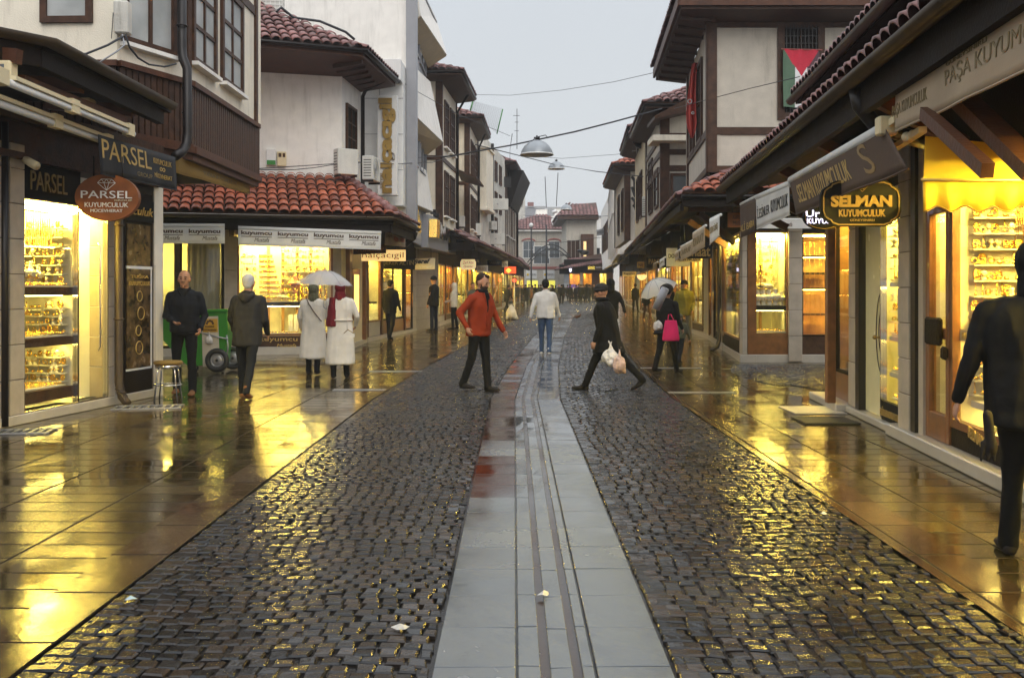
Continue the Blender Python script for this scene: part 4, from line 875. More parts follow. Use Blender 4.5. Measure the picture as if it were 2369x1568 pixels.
# upper storey
walls(L2, 'upper_wall', [(-9.9, 23.75), (-4.33, 25.3), (-4.15, 27.3)], 4.1, 7.1, 'plaster_w')
S2u = Fr((-4.33, 25.3), (-4.15, 27.3)); win(L2, S2u, (.45, 1.35, 4.75, 6.3), 2, 4, 0, pm='dark')
pp = MB(); pp.tube([(-4.10, 27.35, 4.4), (-4.10, 27.35, 6.85), (-4.0, 27.2, 7.0), (-3.4, 26.6, 7.15)], .055, 10); part('rain_pipe', pp, 'metal_d', L2)
a, b, c_, d_ = (-8.6, 21.75, 7.28), (-3.56, 23.8, 7.28), (-6.3, 25.4, 8.55), (-9.5, 24.6, 8.9)
tiles(L2, a, b, d_, c_, 'tile_p', .235, .40); tiles(L2, b, (-3.2, 27.3, 7.28), c_, (-5.6, 27.3, 8.55), 'tile_p', .235, .40)
so_ = MB(); so_.hexa([(-8.6, 21.75, 7.12), (-3.56, 23.8, 7.12), (-4.4, 25.35, 6.95), (-9.9, 23.8, 6.95), (-8.6, 21.75, 7.26), (-3.56, 23.8, 7.26), (-4.4, 25.35, 7.3), (-9.9, 23.8, 7.3)]); so_.hexa([(-3.56, 23.8, 7.12), (-3.2, 27.3, 7.12), (-4.2, 27.3, 6.95), (-4.4, 25.35, 6.95), (-3.56, 23.8, 7.26), (-3.2, 27.3, 7.26), (-4.2, 27.3, 7.3), (-4.4, 25.35, 7.3)])
part('soffit', so_, 'brown2', L2)
rf_ = MB()
for i in range(6): p = Vector((-3.62, 24.1+i*.55, 7.06)); rf_.beam(p, p + Vector((-.75, .25, -.06)), .07, .1)
part('rafter', rf_, 'brown', L2)
gutter(L2, [(-8.6, 21.68, 7.27), (-3.5, 23.74, 7.27), (-3.13, 27.3, 7.27)], .085, 'metal_d')
NW = 'white banner with brown kuyumcu lettering, '
T4 = []
for i in range(4): x = .02 + .25*i; T4 += [('kuyumcu', x, .56, x+.21, .86, dict(bold=.03)), ('______________', x, .50, x+.21, .53), ('Mustafa', x+.09, .22, x+.19, .46, dict(shear=.35))]
fabric(NW+'the long one with four repeats', F2, (551, 527), (882, 539), (881, 577), (551, 567), 'fabric_w', T4, 'txt_d', n0=1.33, wave=.008, grp='white kuyumcu banners')
T2 = []
for i in range(2): x = .02 + .5*i; T2 += [('kuyumcu', x, .50, x+.42, .80, dict(bold=.03)), ('______________', x, .44, x+.42, .47), ('Mustafa', x+.18, .18, x+.38, .40, dict(shear=.35))]
fabric(NW+'the short one behind the standing man', F2, (345, 521), (520, 522), (520, 563), (345, 562), 'fabric_w', T2, 'txt_d', n0=1.33, wave=.008, grp='white kuyumcu banners')
t = thing('wall_bracket', 'pale metal awning bracket between the two white kuyumcu banners', 'bracket', F2.W(537, 530, 1.0)); a = MB(); p = F2.W(537, 535, .95); a.wbox(p.x-.06, p.x+.06, p.y-.05, p.y+.3, p.z-.12, p.z+.18); part('plate', a, 'gutter', t, .01)
a = MB(); a.beam(p + Vector((0,.1,.1)), p + Vector((0,1.0,-.2)), .04); part('arm', a, 'gutter', t)
FU = Fr((-9.9, 23.75), (-4.33, 25.3))
for i, (x0, x1, y0, y1, m_, lb) in enumerate(((616, 638, 346, 384, 'white', 'white alarm box with a green base on the cream upper wall'), (641, 662, 352, 386, 'cream', 'beige meter box beside the alarm box on the upper wall'))):
    u0_, u1_, z0_, z1_ = FU.rect(x0, y0, x1, y1); t = thing('alarm_box' if i == 0 else 'meter_box', lb, 'wall box', FU.P(u0_, 0, z0_)); a = MB(); a.box(FU, u0_, u1_, 0, .12, z0_, z1_); part('housing', a, m_, t, .01)
    b = MB()
    if i == 0: b.box(FU, u0_+.01, u1_-.01, .02, .13, z0_+.01, z0_+.12)
    else: b.box(FU, u0_+.03, u1_-.12, .12, .125, z1_-.14, z1_-.04); b.box(FU, u0_+.13, u1_-.03, .12, .125, z1_-.14, z1_-.04)
    part('base', b, 'green' if i == 0 else 'brown', t)
p = at(812, 438, 24.6); WA = Fr((p.x-.3, p.y-.2), (p.x+.5, p.y+.35))
ac('white air conditioner with a barred front on the corner of the tiled shop', WA, -.12, .42, 4.35, 4.98, 0, .3, False)
ac('air conditioner with round fan behind the barred one on the tiled shop', Fr((p.x+.15, p.y+.2), (p.x+.25, p.y+1.2)), .1, .9, 4.3, 4.9, .05, .3, True)
# signs beside the corner
box_sign('lit cream sign with gold nalçacıgil letters right of the tiled shop', [at(836, 604, 27), at(938, 604, 27), at(938, 578, 27), at(836, 578, 27)], [('nalçacıgil', .02, .12, .96, .80)], emit('cream_sign_light', (1.0, .66, .25), .85), 'txt_gd', rod=.25)
box_sign('dark red board with gold letters above the lit nalçacıgil sign', [at(806, 589, 26), at(893, 586, 26), at(893, 566, 26), at(806, 568, 26)], [('Altıneller', .1, .2, .95, .8)], 'brown2', 'oxblood', rod=.2)
box_sign('black sign reading ŞEKER ALTIN in dull gold', [at(876, 622, 31), at(960, 624, 31), at(960, 598, 31), at(876, 598, 31)], [('ŞEKER ALTIN', .12, .3, .97, .85)], 'blackm', 'txt_gd', rod=.3)
box_sign('cream şeref sign with black slanted letters', [at(957, 624, 34), at(1006, 623, 34), at(1007, 597, 34), at(957, 598, 34)], [('şeref', .02, .42, .78, .95, dict(shear=.3, bold=.03)), ('nalçacıgil', .02, .10, .85, .34, dict(m='txt_w', shear=.3))], 'cream', 'txt_k', rod=.5)
fabric('small cream banner with faded print under the tiled eaves corner', WORLD, (891, 534), (938, 538), (938, 571), (890, 566), 'fabric_c', [('SERDER', .06, .55, .36, .8), ('Altın · Altın', .45, .3, .95, .7, dict(m='red'))], 'txt_gd', n0=-25.4, roller=.02)
# ================================================================ third: white modern building with slanted sunshades
L3 = thing('white_modern_building', 'tall white modern building with slanted beige sunshades behind the tiled shop', 'building', (-5, 29, 0))
FRT = Fr((-12, 28.6), (-3.04, 28.6)); SID = Fr((-2.98, 29.2), (-2.98, 34.6))
a = MB(); a.wbox(-12, -3.04, 28.6, 35, 3.3, 11.5); part('wall', a, 'plaster_w', L3)
a = MB(); a.wbox(-3.035, -2.74, 28.52, 28.95, 3.0, 11.5); a.wbox(-3.035, -2.99, 28.95, 34.6, 3.0, 11.5); part('corner_cladding', a, 'greyclad', L3, .01)
a = MB(); a.wbox(-4.45, -3.05, 27.9, 28.59, 3.9, 7.3); part('white_cladding', a, 'white', L3, .008)
jn = MB()
for z in (4.9, 5.9, 6.9): jn.wbox(-4.45, -3.045, 27.89, 27.899, z, z+.015)
jn.wbox(-3.72, -3.705, 27.89, 27.899, 3.9, 7.3); part('panel_joint', jn, 'metal', L3)
a = MB(); a.wbox(-4.0, -3.06, 27.4, 27.88, 7.32, 7.90); a.wbox(-3.5, -3.05, 27.9, 32.9, 7.305, 7.91); bx = part('projecting_sign_box', a, 'white', L3, .01)
txt('GJ', (-3.045, 29.4, 7.45), (-3.045, 31.2, 7.45), (-3.045, 29.4, 7.78), 'brass', bx, th=.04, bold=.03)
a = MB(); a.wbox(-3.7, -3.12, 27.92, 32.6, 7.06, 7.30); a.wbox(-3.9, -3.26, 27.94, 32.2, 6.82, 7.055); a.wbox(-4.0, -3.40, 27.96, 31.8, 6.55, 6.815); part('stepped_cornice', a, emit('cornice_uplit_glow', (.85, .62, .26), .32), L3)  # cream tiers glow faintly themselves, standing in for uplighting on the cornice
a = MB(); vb = (at(873, 452, 27.3), at(919, 452, 27.3), at(919, 221, 27.3), at(873, 221, 27.3)); a.hexa([vb[0]+Vector((0,.25,0)), vb[1]+Vector((0,.25,0)), vb[2]+Vector((0,.25,0)), vb[3]+Vector((0,.25,0))] + list(vb))
bx = part('vertical_sign', a, 'white', L3, .01); txt('nalçacıgil', at(916, 447, 27.3), at(916, 228, 27.3), at(876, 447, 27.3), 'brass', bx, th=.06, bold=.05)
txt('sarraf', at(886, 436, 27.3), at(886, 400, 27.3), at(877, 436, 27.3), 'brass', bx, th=.02)
def shade(nr_o, fr_o, fr_i, nr_i, tn, tf):
    a = MB(); a.slab([nr_i, nr_o, fr_o, fr_i], -.03); part('shade_underside', a, 'slat', L3)
    a = MB(); a.slab([nr_o, fr_o, tf, tn], .04); part('sunshade', a, 'plaster_w', L3)
    a = MB()
    for k in range(1, 12):
        t = k/12; a.beam(Vector(nr_i).lerp(Vector(nr_o), t) - Vector((0,0,.012)), Vector(fr_i).lerp(Vector(fr_o), t) - Vector((0,0,.012)), .022, .018)
    part('slat_rib', a, 'brown2', L3)
    a = MB(); a.slab([Vector(nr_i), Vector(nr_o), Vector(tn), Vector(nr_i)+Vector((0,0,.3))], .02); part('shade_end', a, 'plaster_g', L3)
shade(at(971, 38, 29.5), at(1031.6, 129, 34.3), at(990, 156, 34.3), at(944.5, 56, 29.5), at(955, -60, 29.5), at(1005, 40, 34.3))
shade(at(964, 274, 29.5), at(1023, 330, 34.3), at(984, 360, 34.3), at(943.5, 300, 29.5), at(950, 150, 29.5), at(993, 190, 34.3))
shade(at(948, 468, 29.5), at(999.4, 490, 34.3), at(985, 492, 34.3), at(944, 472, 29.5), at(945, 367, 29.5), at(985, 396, 34.3))
for z in (5.45, 8.9): win(L3, SID, (.6, 2.4, z, z+.9), 2, 1, 0, 'greyclad', fw=.05); win(L3, SID, (2.9, 4.9, z, z+.9), 2, 1, 0, 'greyclad', fw=.05)
a = MB(); a.tube([at(957, -60, 29.4), at(1009, 52, 34)], .04, 8); part('roof_rail', a, 'greyclad', L3)
# roof air conditioner behind the tiles
q = Fr((-7.2, 26.0), (-5.5, 26.2)); ac('air conditioner with a wide barred front above the upper tile roof', q, *[FU.px(628, 0)[0]*0 + v for v in (.30, 1.25)], 8.35, 9.6, .1, .3, False)
gb = MB()
for i in range(8): gb.box(q, .34+i*.115, .355+i*.115, .405, .42, 8.4, 9.55)
for i in range(12): gb.box(q, .32, 1.22, .42, .43, 8.4+i*.1, 8.415+i*.1)
single(gb, 'fan_guard', 'white', 'white wire grid in front of the rooftop air conditioner', 'fan guard')
cable([at(640, 28, 24.5), at(650, 18, 24.6), at(680, 42, 24.8), at(740, 50, 25), at(800, 75, 25.4), at(820, 92, 25.6)], 'black hose lying along the top of the upper tile roof', .035)
# ================================================================ generic shop front for the rows further down the street
def shop_row(parent, fr, z0, z1, pat, n=0.0, dep=1.2, lm='lampfar', seed=1, plinth=True, base=.35):
    """pat: list of (kind, width share). w = lit window, d = lit door, s = stone pillar, p = timber post, k = dark shutter"""
    tot = sum(w_ for _, w_ in pat); u = 0; rnd = random.Random(seed)
    for kd, w_ in pat:
        ww = fr.L*w_/tot; a, b = u, u+ww; u = b
        if kd in 'wd':
            zb = z0 + (base if kd == 'w' else .12); m_ = rnd.choice(['inner', 'inner', 'velvet', 'inner_w']); interior(parent, fr, a+.03, b-.03, zb, z1, dep, m=m_, lamps=1, lm=lm, lw=.16, n=n)
            pane(parent, fr, a, b, zb, z1, n=n, fw=.05, frame=rnd.choice(['warmwood', 'warmwood', 'brass', 'dark']), nv=1 if ww < 2.2 else 2)
            if kd == 'w':
                q = MB(); q.box(fr, a, b, n-.1, n+.01, z0+.14, zb); part('base_board', q, rnd.choice(['brown', 'dark', 'marble', 'warmwood']), parent)
                shelf(parent, fr, a+.06, b-.06, n-.6, n-.08, z0+1.15, .07, 'dark', lamp=True)
                if fr.O.y < 60 and ww > .5: GC[0] += 1; goldwall(fr, a+.1, b-.1, n-.45, z0+1.2, z1-.15, f'gold tiers in the {GORD[GC[0] % 40]} lit window along the rows', GC[0]+20, .17)
            else:
                q = MB(); q.tube([fr.P(b-.15, n+.05, z0+.9), fr.P(b-.15, n+.05, z0+1.4)], .015, 6); part('door_handle', q, 'brass', parent)
        elif kd == 's': pillar(parent, fr, a, b, z0, z1+.05, n+.05, n-.25)
        elif kd == 'p': q = MB(); q.box(fr, a, b, n-.2, n+.06, z0, z1+.05); part('timber_post', q, 'brown2', parent)
        elif kd == 'k':
            q = MB(); q.box(fr, a, b, n-.12, n-.02, z0, z1)
            for i in range(int((z1-z0)/.12)): q.box(fr, a, b, n-.02, n-.005, z0+i*.12+.01, z0+i*.12+.10)
            part('roller_shutter', q, 'metal', parent)
    if plinth: q = MB(); q.box(fr, 0, fr.L, n-.3, n+.07, gz(fr.O.y)-.05, z0+.13); part('plinth', q, 'marble', parent)
    q = MB(); q.box(fr, 0, fr.L, n-.3, n+.03, z1, z1+1.45); part('lintel', q, 'dark', parent)
GC = [0]; GORD = [x + y for y in ('', ' further') for x in 'first second third fourth fifth sixth seventh eighth ninth tenth eleventh twelfth thirteenth fourteenth fifteenth sixteenth seventeenth eighteenth nineteenth twentieth'.split()]
def canopy(parent, pts, back, ze, zt, m='tile_p', tw=.24, gr=True, front=None):
    """tiled lean-to canopy: eave polyline (x,d) and matching back polyline"""
    for i in range(len(pts)-1):
        a, b = pts[i], pts[i+1]; ca, cb = back[i], back[i+1]; r0, r1 = gz(a[1]), gz(b[1])
        tiles(parent, (*a, ze+r0), (*b, ze+r1), (*ca, zt+r0), (*cb, zt+r1), m, tw, .40, name='canopy_roof')
        s = MB(); s.hexa([(*a, ze-.13+r0), (*b, ze-.13+r1), (*cb, zt-.22+r1), (*ca, zt-.22+r0), (*a, ze-.02+r0), (*b, ze-.02+r1), (*cb, zt-.05+r1), (*ca, zt-.05+r0)])
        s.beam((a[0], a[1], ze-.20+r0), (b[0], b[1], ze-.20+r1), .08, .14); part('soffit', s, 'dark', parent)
    if gr: gutter(parent, [(x + (.06 if x < 2 and pts[0][0] < 0 else -.06), y, ze-.01+gz(y)) for x, y in pts], .08)
W_, D_, S_, P_, K_ = 'w', 'd', 's', 'p', 'k'
# ================================================================ left side, further on
F3 = Fr((-4.2, 28.6), (-3.48, 35.7)); L3g = thing('glass_front_shop', 'glass fronted gold shop under the grey board, where the suited man looks in', 'building', (-4, 30, 0))
shop_row(L3g, F3, .05, 2.55, [(P_, .12), (W_, 1.5), (P_, .2), (W_, 3.0), (P_, .15), (D_, 1.2), (S_, .5)], base=.55)
st = thing('stone_shop_wall', 'grey block stone wall between lit shops behind the girl in pink', 'wall', (-3.2, 37.5, .1)); FW = Fr((-3.48, 35.7), (-2.95, 39.5)); pillar(st, FW, .02, FW.L, .05, 3.2, .03, blocks=.42, m=mat('grey_stone', (.34, .29, .24), .6, var=.12, bump=.2))
RB = thing('grey_sign_board', 'large grey fascia board with chrome letters jutting over the left shops', 'shop sign', (-2.6, 33, 3)); a = MB()
a.hexa([(-3.25, 33, 2.95), (-2.78, 33, 2.95), (-2.38, 42.4, 3.05), (-3.2, 42.4, 3.05), (-3.25, 33, 4.06), (-2.78, 33, 4.06), (-2.38, 42.4, 4.22), (-3.2, 42.4, 4.22)]); part('board', a, 'greyclad', RB, .01)
BF = Fr((-2.78, 33), (-2.38, 42.4)); txt('EMA', BF.P(1.3, 0, 3.35), BF.P(6.2, 0, 3.42), BF.P(1.3, 0, 3.95), 'chrome', RB, th=.12, bold=.02)
txt('ALTIN', BF.P(.05, .02, 3.3), BF.P(1.05, .02, 3.33), BF.P(.05, .02, 3.9), 'gold', RB, th=.25)
a = MB(); a.wbox(-3.6, -3.02, 31.5, 32.9, 3.30, 4.30); o = single(a, 'cream_sign_box', 'cream', 'cream sign box with upright gold bars above the left tile eave', 'shop sign')
q = MB(); q.wbox(-3.0, -2.97, 31.6, 31.75, 3.4, 4.1); q.wbox(-3.0, -2.97, 31.95, 32.1, 3.4, 3.95); q.wbox(-3.0, -2.97, 32.4, 32.55, 3.4, 3.8); single(q, 'gold_bar_letters', 'gold', 'three upright gold bars on the cream sign box', 'letters')
for i, (x0, y0) in enumerate(((965, 492), (967, 500))):
    t = thing('goose_neck_lamp', ['upper', 'lower'][i]+' curved black goose neck lamp over the grey fascia board', 'lamp', at(x0, y0, 32.5)); a = MB(); a.tube([at(x0, y0, 32.5), at(x0+9, y0-8-4*i, 33), at(x0+25, y0-9-2*i, 34), at(x0+36+4*i, y0-5, 35)], .018, 6); part('arm', a, 'metal_d', t); p = at(x0+37+5*i, y0-3, 35); b = MB(); b.wbox(p.x-.1, p.x+.1, p.y-.08, p.y+.08, p.z-.1, p.z+.06); part('lamp_head', b, 'metal_d', t, .02)
# row shops left
rows = [((-2.95, 39.5), (-2.62, 47)), ((-2.62, 47), (-1.75, 57)), ((-1.75, 57), (-.75, 70)), ((-.75, 70), (.2, 84)), ((.2, 84), (1.15, 98))]
pats = [[(W_, 1.6), (P_, .2), (W_, 1.8), (P_, .2), (D_, 1), (S_, .3)], [(W_, 2), (S_, .4), (D_, 1.1), (W_, 2.2), (P_, .25)], [(S_, .3), (W_, 2.4), (P_, .3), (W_, 2), (D_, 1)], [(W_, 3), (S_, .3), (W_, 3), (D_, 1.2)], [(W_, 3), (S_, .4), (W_, 2.5), (P_, .3)]]
nm_ = ['first', 'second', 'third', 'fourth', 'last']
for i, ((a, b), p) in enumerate(zip(rows, pats)):
    f = Fr(a, b); t = thing('row_shop', f'{nm_[i]} low lit shop of the left row past the grey board', 'building', (*a, 0), 'low shops of the left row'); shop_row(t, f, gz(a[1])+.03, gz(a[1])+2.5, p, seed=i+3)
    ev = [(-1.5, 39.5), (-.95, 47), (-.35, 57), (.42, 70), (.95, 84), (1.7, 98)]
    canopy(t, [ev[i], ev[i+1]], [(a[0]-.1, a[1]), (b[0]-.1, b[1])], 3.28, 4.15)
a = MB(); a.wbox(-3.3, -1.55, 39.3, 39.5, 3.1, 3.42); single(a, 'canopy_end_board', 'dark', 'dark timber end board of the left tiled canopy beside the grey board', 'board')
# upper houses of the left side
def ottoman(name, label, X0, d0, X1, d1, z0, z1, front_w, wins, roofz=.35, over=.7, eave=True, m='plaster', bands=(), posts=True, m2='tile_p', depth=4):
    """upper storeys: wall facing the camera, wall along the street, timber posts, bands, eaves and tiles"""
    t = thing(name, label, 'building', (X0, d0, 0)); sgn = 1 if X0 < 1.5 else -1
    walls(t, 'wall', [(X0 - sgn*front_w, d0), (X0, d0), (X1, d1)] if sgn > 0 else [(X0 + front_w, d0), (X0, d0), (X1, d1)], z0, z1, m)
    f = Fr((X0, d0), (X1, d1)); g = Fr((X0 - sgn*front_w, d0), (X0, d0))
    if posts: a = MB(); a.box(f, -.06, .16, -.02, .05, z0, z1); a.box(g, g.L-.2, g.L+.04, -.02, .05, z0, z1); a.box(f, f.L-.15, f.L, -.02, .05, z0, z1); part('timber_post', a, 'brown', t)
    for z in bands: a = MB(); a.box(f, 0, f.L, -.02, .04, z, z+.16); a.box(g, 0, g.L, -.02, .04, z, z+.16); part('timber_band', a, 'brown', t)
    for fr, uu, z, nx, ny in wins: win(t, f if fr == 'f' else g, (uu[0], uu[1], z[0], z[1]), nx, ny, 0, sill='plaster_w' if fr == 'f' else None, fw=.06)
    if eave:
        o = over*sgn; q = Vector((f.N.x, f.N.y))*over; A = (X0 - sgn*front_w, d0-over); B = (X0 + q.x, d0-over); Cc = (X1 + q.x, d1)
        ra = (X0 - sgn*front_w, d0+2); rb = (X0 - sgn*1.6, d0+2); rc = (X1 - sgn*1.6, d1)
        tiles(t, (*A, z1+.1), (*B, z1+.1), (*ra, z1+.1+roofz*3), (*rb, z1+.1+roofz*3), m2, .26, .42); tiles(t, (*B, z1+.1), (*Cc, z1+.1), (*rb, z1+.1+roofz*3), (*rc, z1+.1+roofz*3), m2, .26, .42)
        s = MB(); s.hexa([(*A, z1-.02), (*B, z1-.02), (X0, d0, z1-.12), (X0 - sgn*front_w, d0, z1-.12), (*A, z1+.09), (*B, z1+.09), (X0, d0, z1+.09), (X0 - sgn*front_w, d0, z1+.09)])
        s.hexa([(*B, z1-.02), (*Cc, z1-.02), (X1, d1, z1-.12), (X0, d0, z1-.12), (*B, z1+.09), (*Cc, z1+.09), (X1, d1, z1+.09), (X0, d0, z1+.09)]); part('soffit', s, 'brown', t)
        gutter(t, [(*A, z1+.1), (*B, z1+.1), (*Cc, z1+.1)], .09, 'metal_d')
        pp = MB(); pp.tube([(B[0]*.5+Cc[0]*.5, (B[1]+Cc[1])/2+1, z1+.05), (X1+.08*sgn, d1-.3, z1-.5), (X1+.08*sgn, d1-.3, z0)], .05, 8); part('rain_pipe', pp, 'metal_d', t)
    return t, f, g
H4, f4, g4 = ottoman('timber_framed_house', 'tall cream house with dark corner post and projecting eaves past the white building', -2.56, 36, -2.26, 40.3, 3.9, 9.2, 1.6, [('f', (.75, 1.75), (6.9, 8.5), 3, 3), ('f', (2.35, 3.5), (6.9, 8.5), 3, 3), ('f', (.75, 1.75), (4.35, 5.9), 2, 3), ('f', (2.35, 3.5), (4.35, 5.9), 2, 3)], bands=(6.25,), over=.75)
H5, f5, g5 = ottoman('timber_framed_house', 'second cream timber framed house on the left, with a swept brown eave', -2.0, 46, -1.78, 51.5, 3.9, 9.35, 1.4, [('f', (1, 2.2), (7.0, 8.6), 3, 3), ('f', (3.0, 4.5), (7.0, 8.6), 3, 3), ('f', (1, 2.2), (4.5, 6), 2, 3), ('f', (3.0, 4.5), (4.5, 6), 2, 3)], bands=(6.4,), over=.6)
a = MB(); a.wbox(-3.6, -2.5, 43.5, 46, 4, 9.9); part('rear_wall', a, 'plaster_y', H5)
a = MB(); a.slab([(-2.3, 41.4, 6.5), (-1.5, 41.4, 6.2), (-1.3, 45.2, 6.2), (-2.3, 45.2, 6.5)], .08); part('porch_roof', a, 'brown', H5)
H6 = thing('grimy_concrete_building', 'grey stained concrete building with a satellite fence on its roof, left side', 'building', (-1.7, 52, 0)); walls(H6, 'wall', [(-3.2, 52.2), (-1.70, 52.2), (-.62, 62), (-.45, 63.5)], 3.9, 9.9, 'plaster_g'); f6 = Fr((-1.7, 52.2), (-.62, 62))
for u_, z_ in ((1.0, 8.0), (1.0, 6.2), (6.2, 8.0), (6.2, 6.2), (6.2, 4.7), (8.3, 6.2), (8.3, 8.0)): win(H6, f6, (u_, u_+1, z_, z_+1.1), 2, 1, 0, fw=.05)
a = MB(); a.box(f6, .2, 2.9, 0, .35, 5.9, 9.0); a.box(f6, .1, 3.0, 0, .45, 5.75, 5.9); a.box(f6, .1, 3.0, 0, .45, 9.0, 9.12); part('bay', a, 'plaster', H6, .01)
a = MB(); a.box(f6, 4.6, 4.8, 0, .15, 4.0, 9.9); part('rain_pipe', a, 'metal_d', H6)
fe = thing('roof_fence', 'tall green mesh fence with leaning posts on the left rooftop', 'fence', (-1.9, 50, 9.9)); a = MB(); A = [at(1094, 268, 47), at(1155, 300, 56)]; B = [at(1152, 232-20, 47), at(1162, 252, 56)]
pA, pB, pC, pD = at(1149, 269, 50), at(1153, 243, 50), at(1153.5, 320, 56), at(1163, 253, 56)
for p_, q_ in ((at(1088, 257, 50), at(1094, 235, 50)), (at(1149.6, 310, 58), at(1163, 253, 58))): b = MB(); b.tube([p_, q_], .035, 6); part('post', b, 'green', fe)
pw_ = [at(1086, 256, 50), at(1149.6, 308, 58), at(1163, 253, 58), at(1092, 234, 50)]
b = MB()
for i in range(17): t_ = i/16; b.tube([pw_[0].lerp(pw_[1], t_), pw_[3].lerp(pw_[2], t_)], .006, 3); b.tube([pw_[0].lerp(pw_[3], t_), pw_[1].lerp(pw_[2], t_)], .006, 3)
part('mesh', b, 'metal', fe)
H7, f7, g7 = ottoman('dark_timber_house', 'dark brown timber house with leaning bay at the end of the left side', -.45, 64, .35, 74, 4.0, 9.6, .8, [('f', (1, 2.2), (5.2, 7), 2, 2), ('f', (3.6, 4.8), (5.2, 7), 2, 2), ('f', (6.2, 7.4), (5.2, 7), 2, 2)], m='brown', over=.6)
a = MB(); a.hexa([(-.4, 66, 7.2), (-.1, 66, 7.2), (.45, 74, 7.2), (0, 74, 7.2), (-.4, 66, 9.5), (.75, 66, 9.5), (1.35, 74, 9.5), (0, 74, 9.5)]); part('leaning_bay', a, 'dark', H7)
a = MB()
for i in range(6): a.box(f7, .3+i*1.6, .38+i*1.6, .02, .06, 4.0, 7.4)
part('pale_strip', a, 'plaster_g', H7)
# masts and aerials
def mast(x, yb, yt, d, label, arms=(), r=.02, lean=0):
    t = thing('aerial', label, 'aerial', at(x, yb, d)); a = MB(); a.tube([at(x, yb, d), at(x+lean, yt, d)], r, 6); part('pole', a, 'metal_d', t)
    if arms:
        b = MB()
        for y, w_ in arms: b.tube([at(x-w_, y, d), at(x+w_*.7, y, d)], r*.7, 4)
        part('crossbar', b, 'metal_d', t)
mast(1196, 345, 252, 60, 'tall television aerial with three crossbars on the left rooftops', ((268, 9), (283, 5), (303, 6)))
mast(1264, 480, 409, 130, 'thin mast above the far white buildings, left one', r=.05, lean=-3); mast(1287, 478, 400, 130, 'thin mast above the far white buildings, right one', r=.05, lean=4)
mast(1207, 480, 410, 90, 'leaning thin mast beside the dark timber house', r=.03, lean=12)
# air conditioners left
for i, (x0, y0, x1, y1, d, lb, fan) in enumerate(((1050, 500, 1062, 525, 45, 'tall barred air conditioner over the start of the left tile canopy', False), (1086, 517, 1104, 545, 50, 'barred cage air conditioner on the second timber house', False), (1132, 460, 1172, 486, 56, 'big white air conditioner with round fan on the grimy building', True), (1130, 540, 1164, 566, 57, 'two part air conditioner low on the grimy building', True), (1128, 512, 1140, 532, 56, 'small air conditioner above the low two part one', True))):
    p0, p1 = at(x0, y1, d), at(x1, y0, d); f = Fr((p0.x, d), (p1.x, d+.3)); ac(lb, f, 0, f.L, p0.z, p1.z, 0, .35, fan)
a = MB(); a.wbox(*sorted((at(1166, 0, 62).x, at(1183, 0, 62).x)), 62, 62.1, at(0, 433, 62).z, at(0, 409, 62).z); single(a, 'electric_box', 'metal_d', 'small dark square panel on the wall of the left houses', 'wall panel')
for i, (x, y, d, m_, tw, s_) in enumerate(((1083, 612, 40, 'cream', 'Zarif Işlıklar', 1),)):
    shape_sign('cream notched sign with black script lettering on the left row', at(x, y, d), (1, 0, 0), 36*d/FPX, 24*d/FPX, [(-.85, -1), (.85, -1), (.87, -.7), (1, -.6), (1, .6), (.87, .7), (.85, 1), (-.85, 1), (-.87, .7), (-1, .6), (-1, -.6), (-.87, -.7)], [('Zarif Altın', .15, .55, .85, .85, dict(shear=.3)), ('Işıklar', .2, .15, .85, .45, dict(shear=.3))], emit('sign_glow', (.95, .70, .35), .45), 'txt_k', rodz=.4)
hang = [(1100, 604, 24, 14, 42, 'blackm', 'ATA', 'dark board behind the notched cream sign', 'txt_gd'), (1116, 622, 26, 16, 46, 'plaster_g', 'PIRLANTA', 'pale rounded board reading in grey letters, left row', 'txt_gd'), (1144, 608, 34, 12, 52, 'blackm', 'SARRAF', 'black board with gold line, left row', 'txt_gd'), (1168, 611, 14, 14, 56, 'cream', 'ZİN', 'cream square board near the red lit sign', 'txt_d')]
for x, y, w_, h_, d, m_, s_, lb, tm in hang: box_sign(lb, [at(x-w_/2, y+h_/2, d), at(x+w_/2, y+h_/2, d), at(x+w_/2, y-h_/2, d), at(x-w_/2, y-h_/2, d)], [(s_, .15, .25, .85, .75)], m_, tm, rod=.3)
box_sign('red and yellow lit sign at the end of the left row', [at(1167, 633, 60), at(1194, 633, 60), at(1194, 617, 60), at(1167, 617, 60)], [('♦', .1, .1, .6, .8, dict(m=emit('yl', (1, .7, .1), 1.2)))], emit('red_sign', (.9, .10, .02), 1.0), 'txt_w')
t = thing('traffic_light', 'small traffic light showing red at the end of the left row', 'traffic light', at(1190, 690, 75)); a = MB(); a.tube([G(1190, 712), at(1190, 650, 75)], .05, 8); part('pole', a, 'metal', t); p = at(1190, 651, 75); a = MB(); a.wbox(p.x-.15, p.x+.15, p.y-.1, p.y+.1, p.z-.35, p.z+.3); part('housing', a, 'metal_d', t); a = MB(); a.ball(p + Vector((0, -.12, .08)), .13, .05, .13, 10, 8); part('red_lamp', a, emit('red_lamp', (1, .05, .03), 4), t)
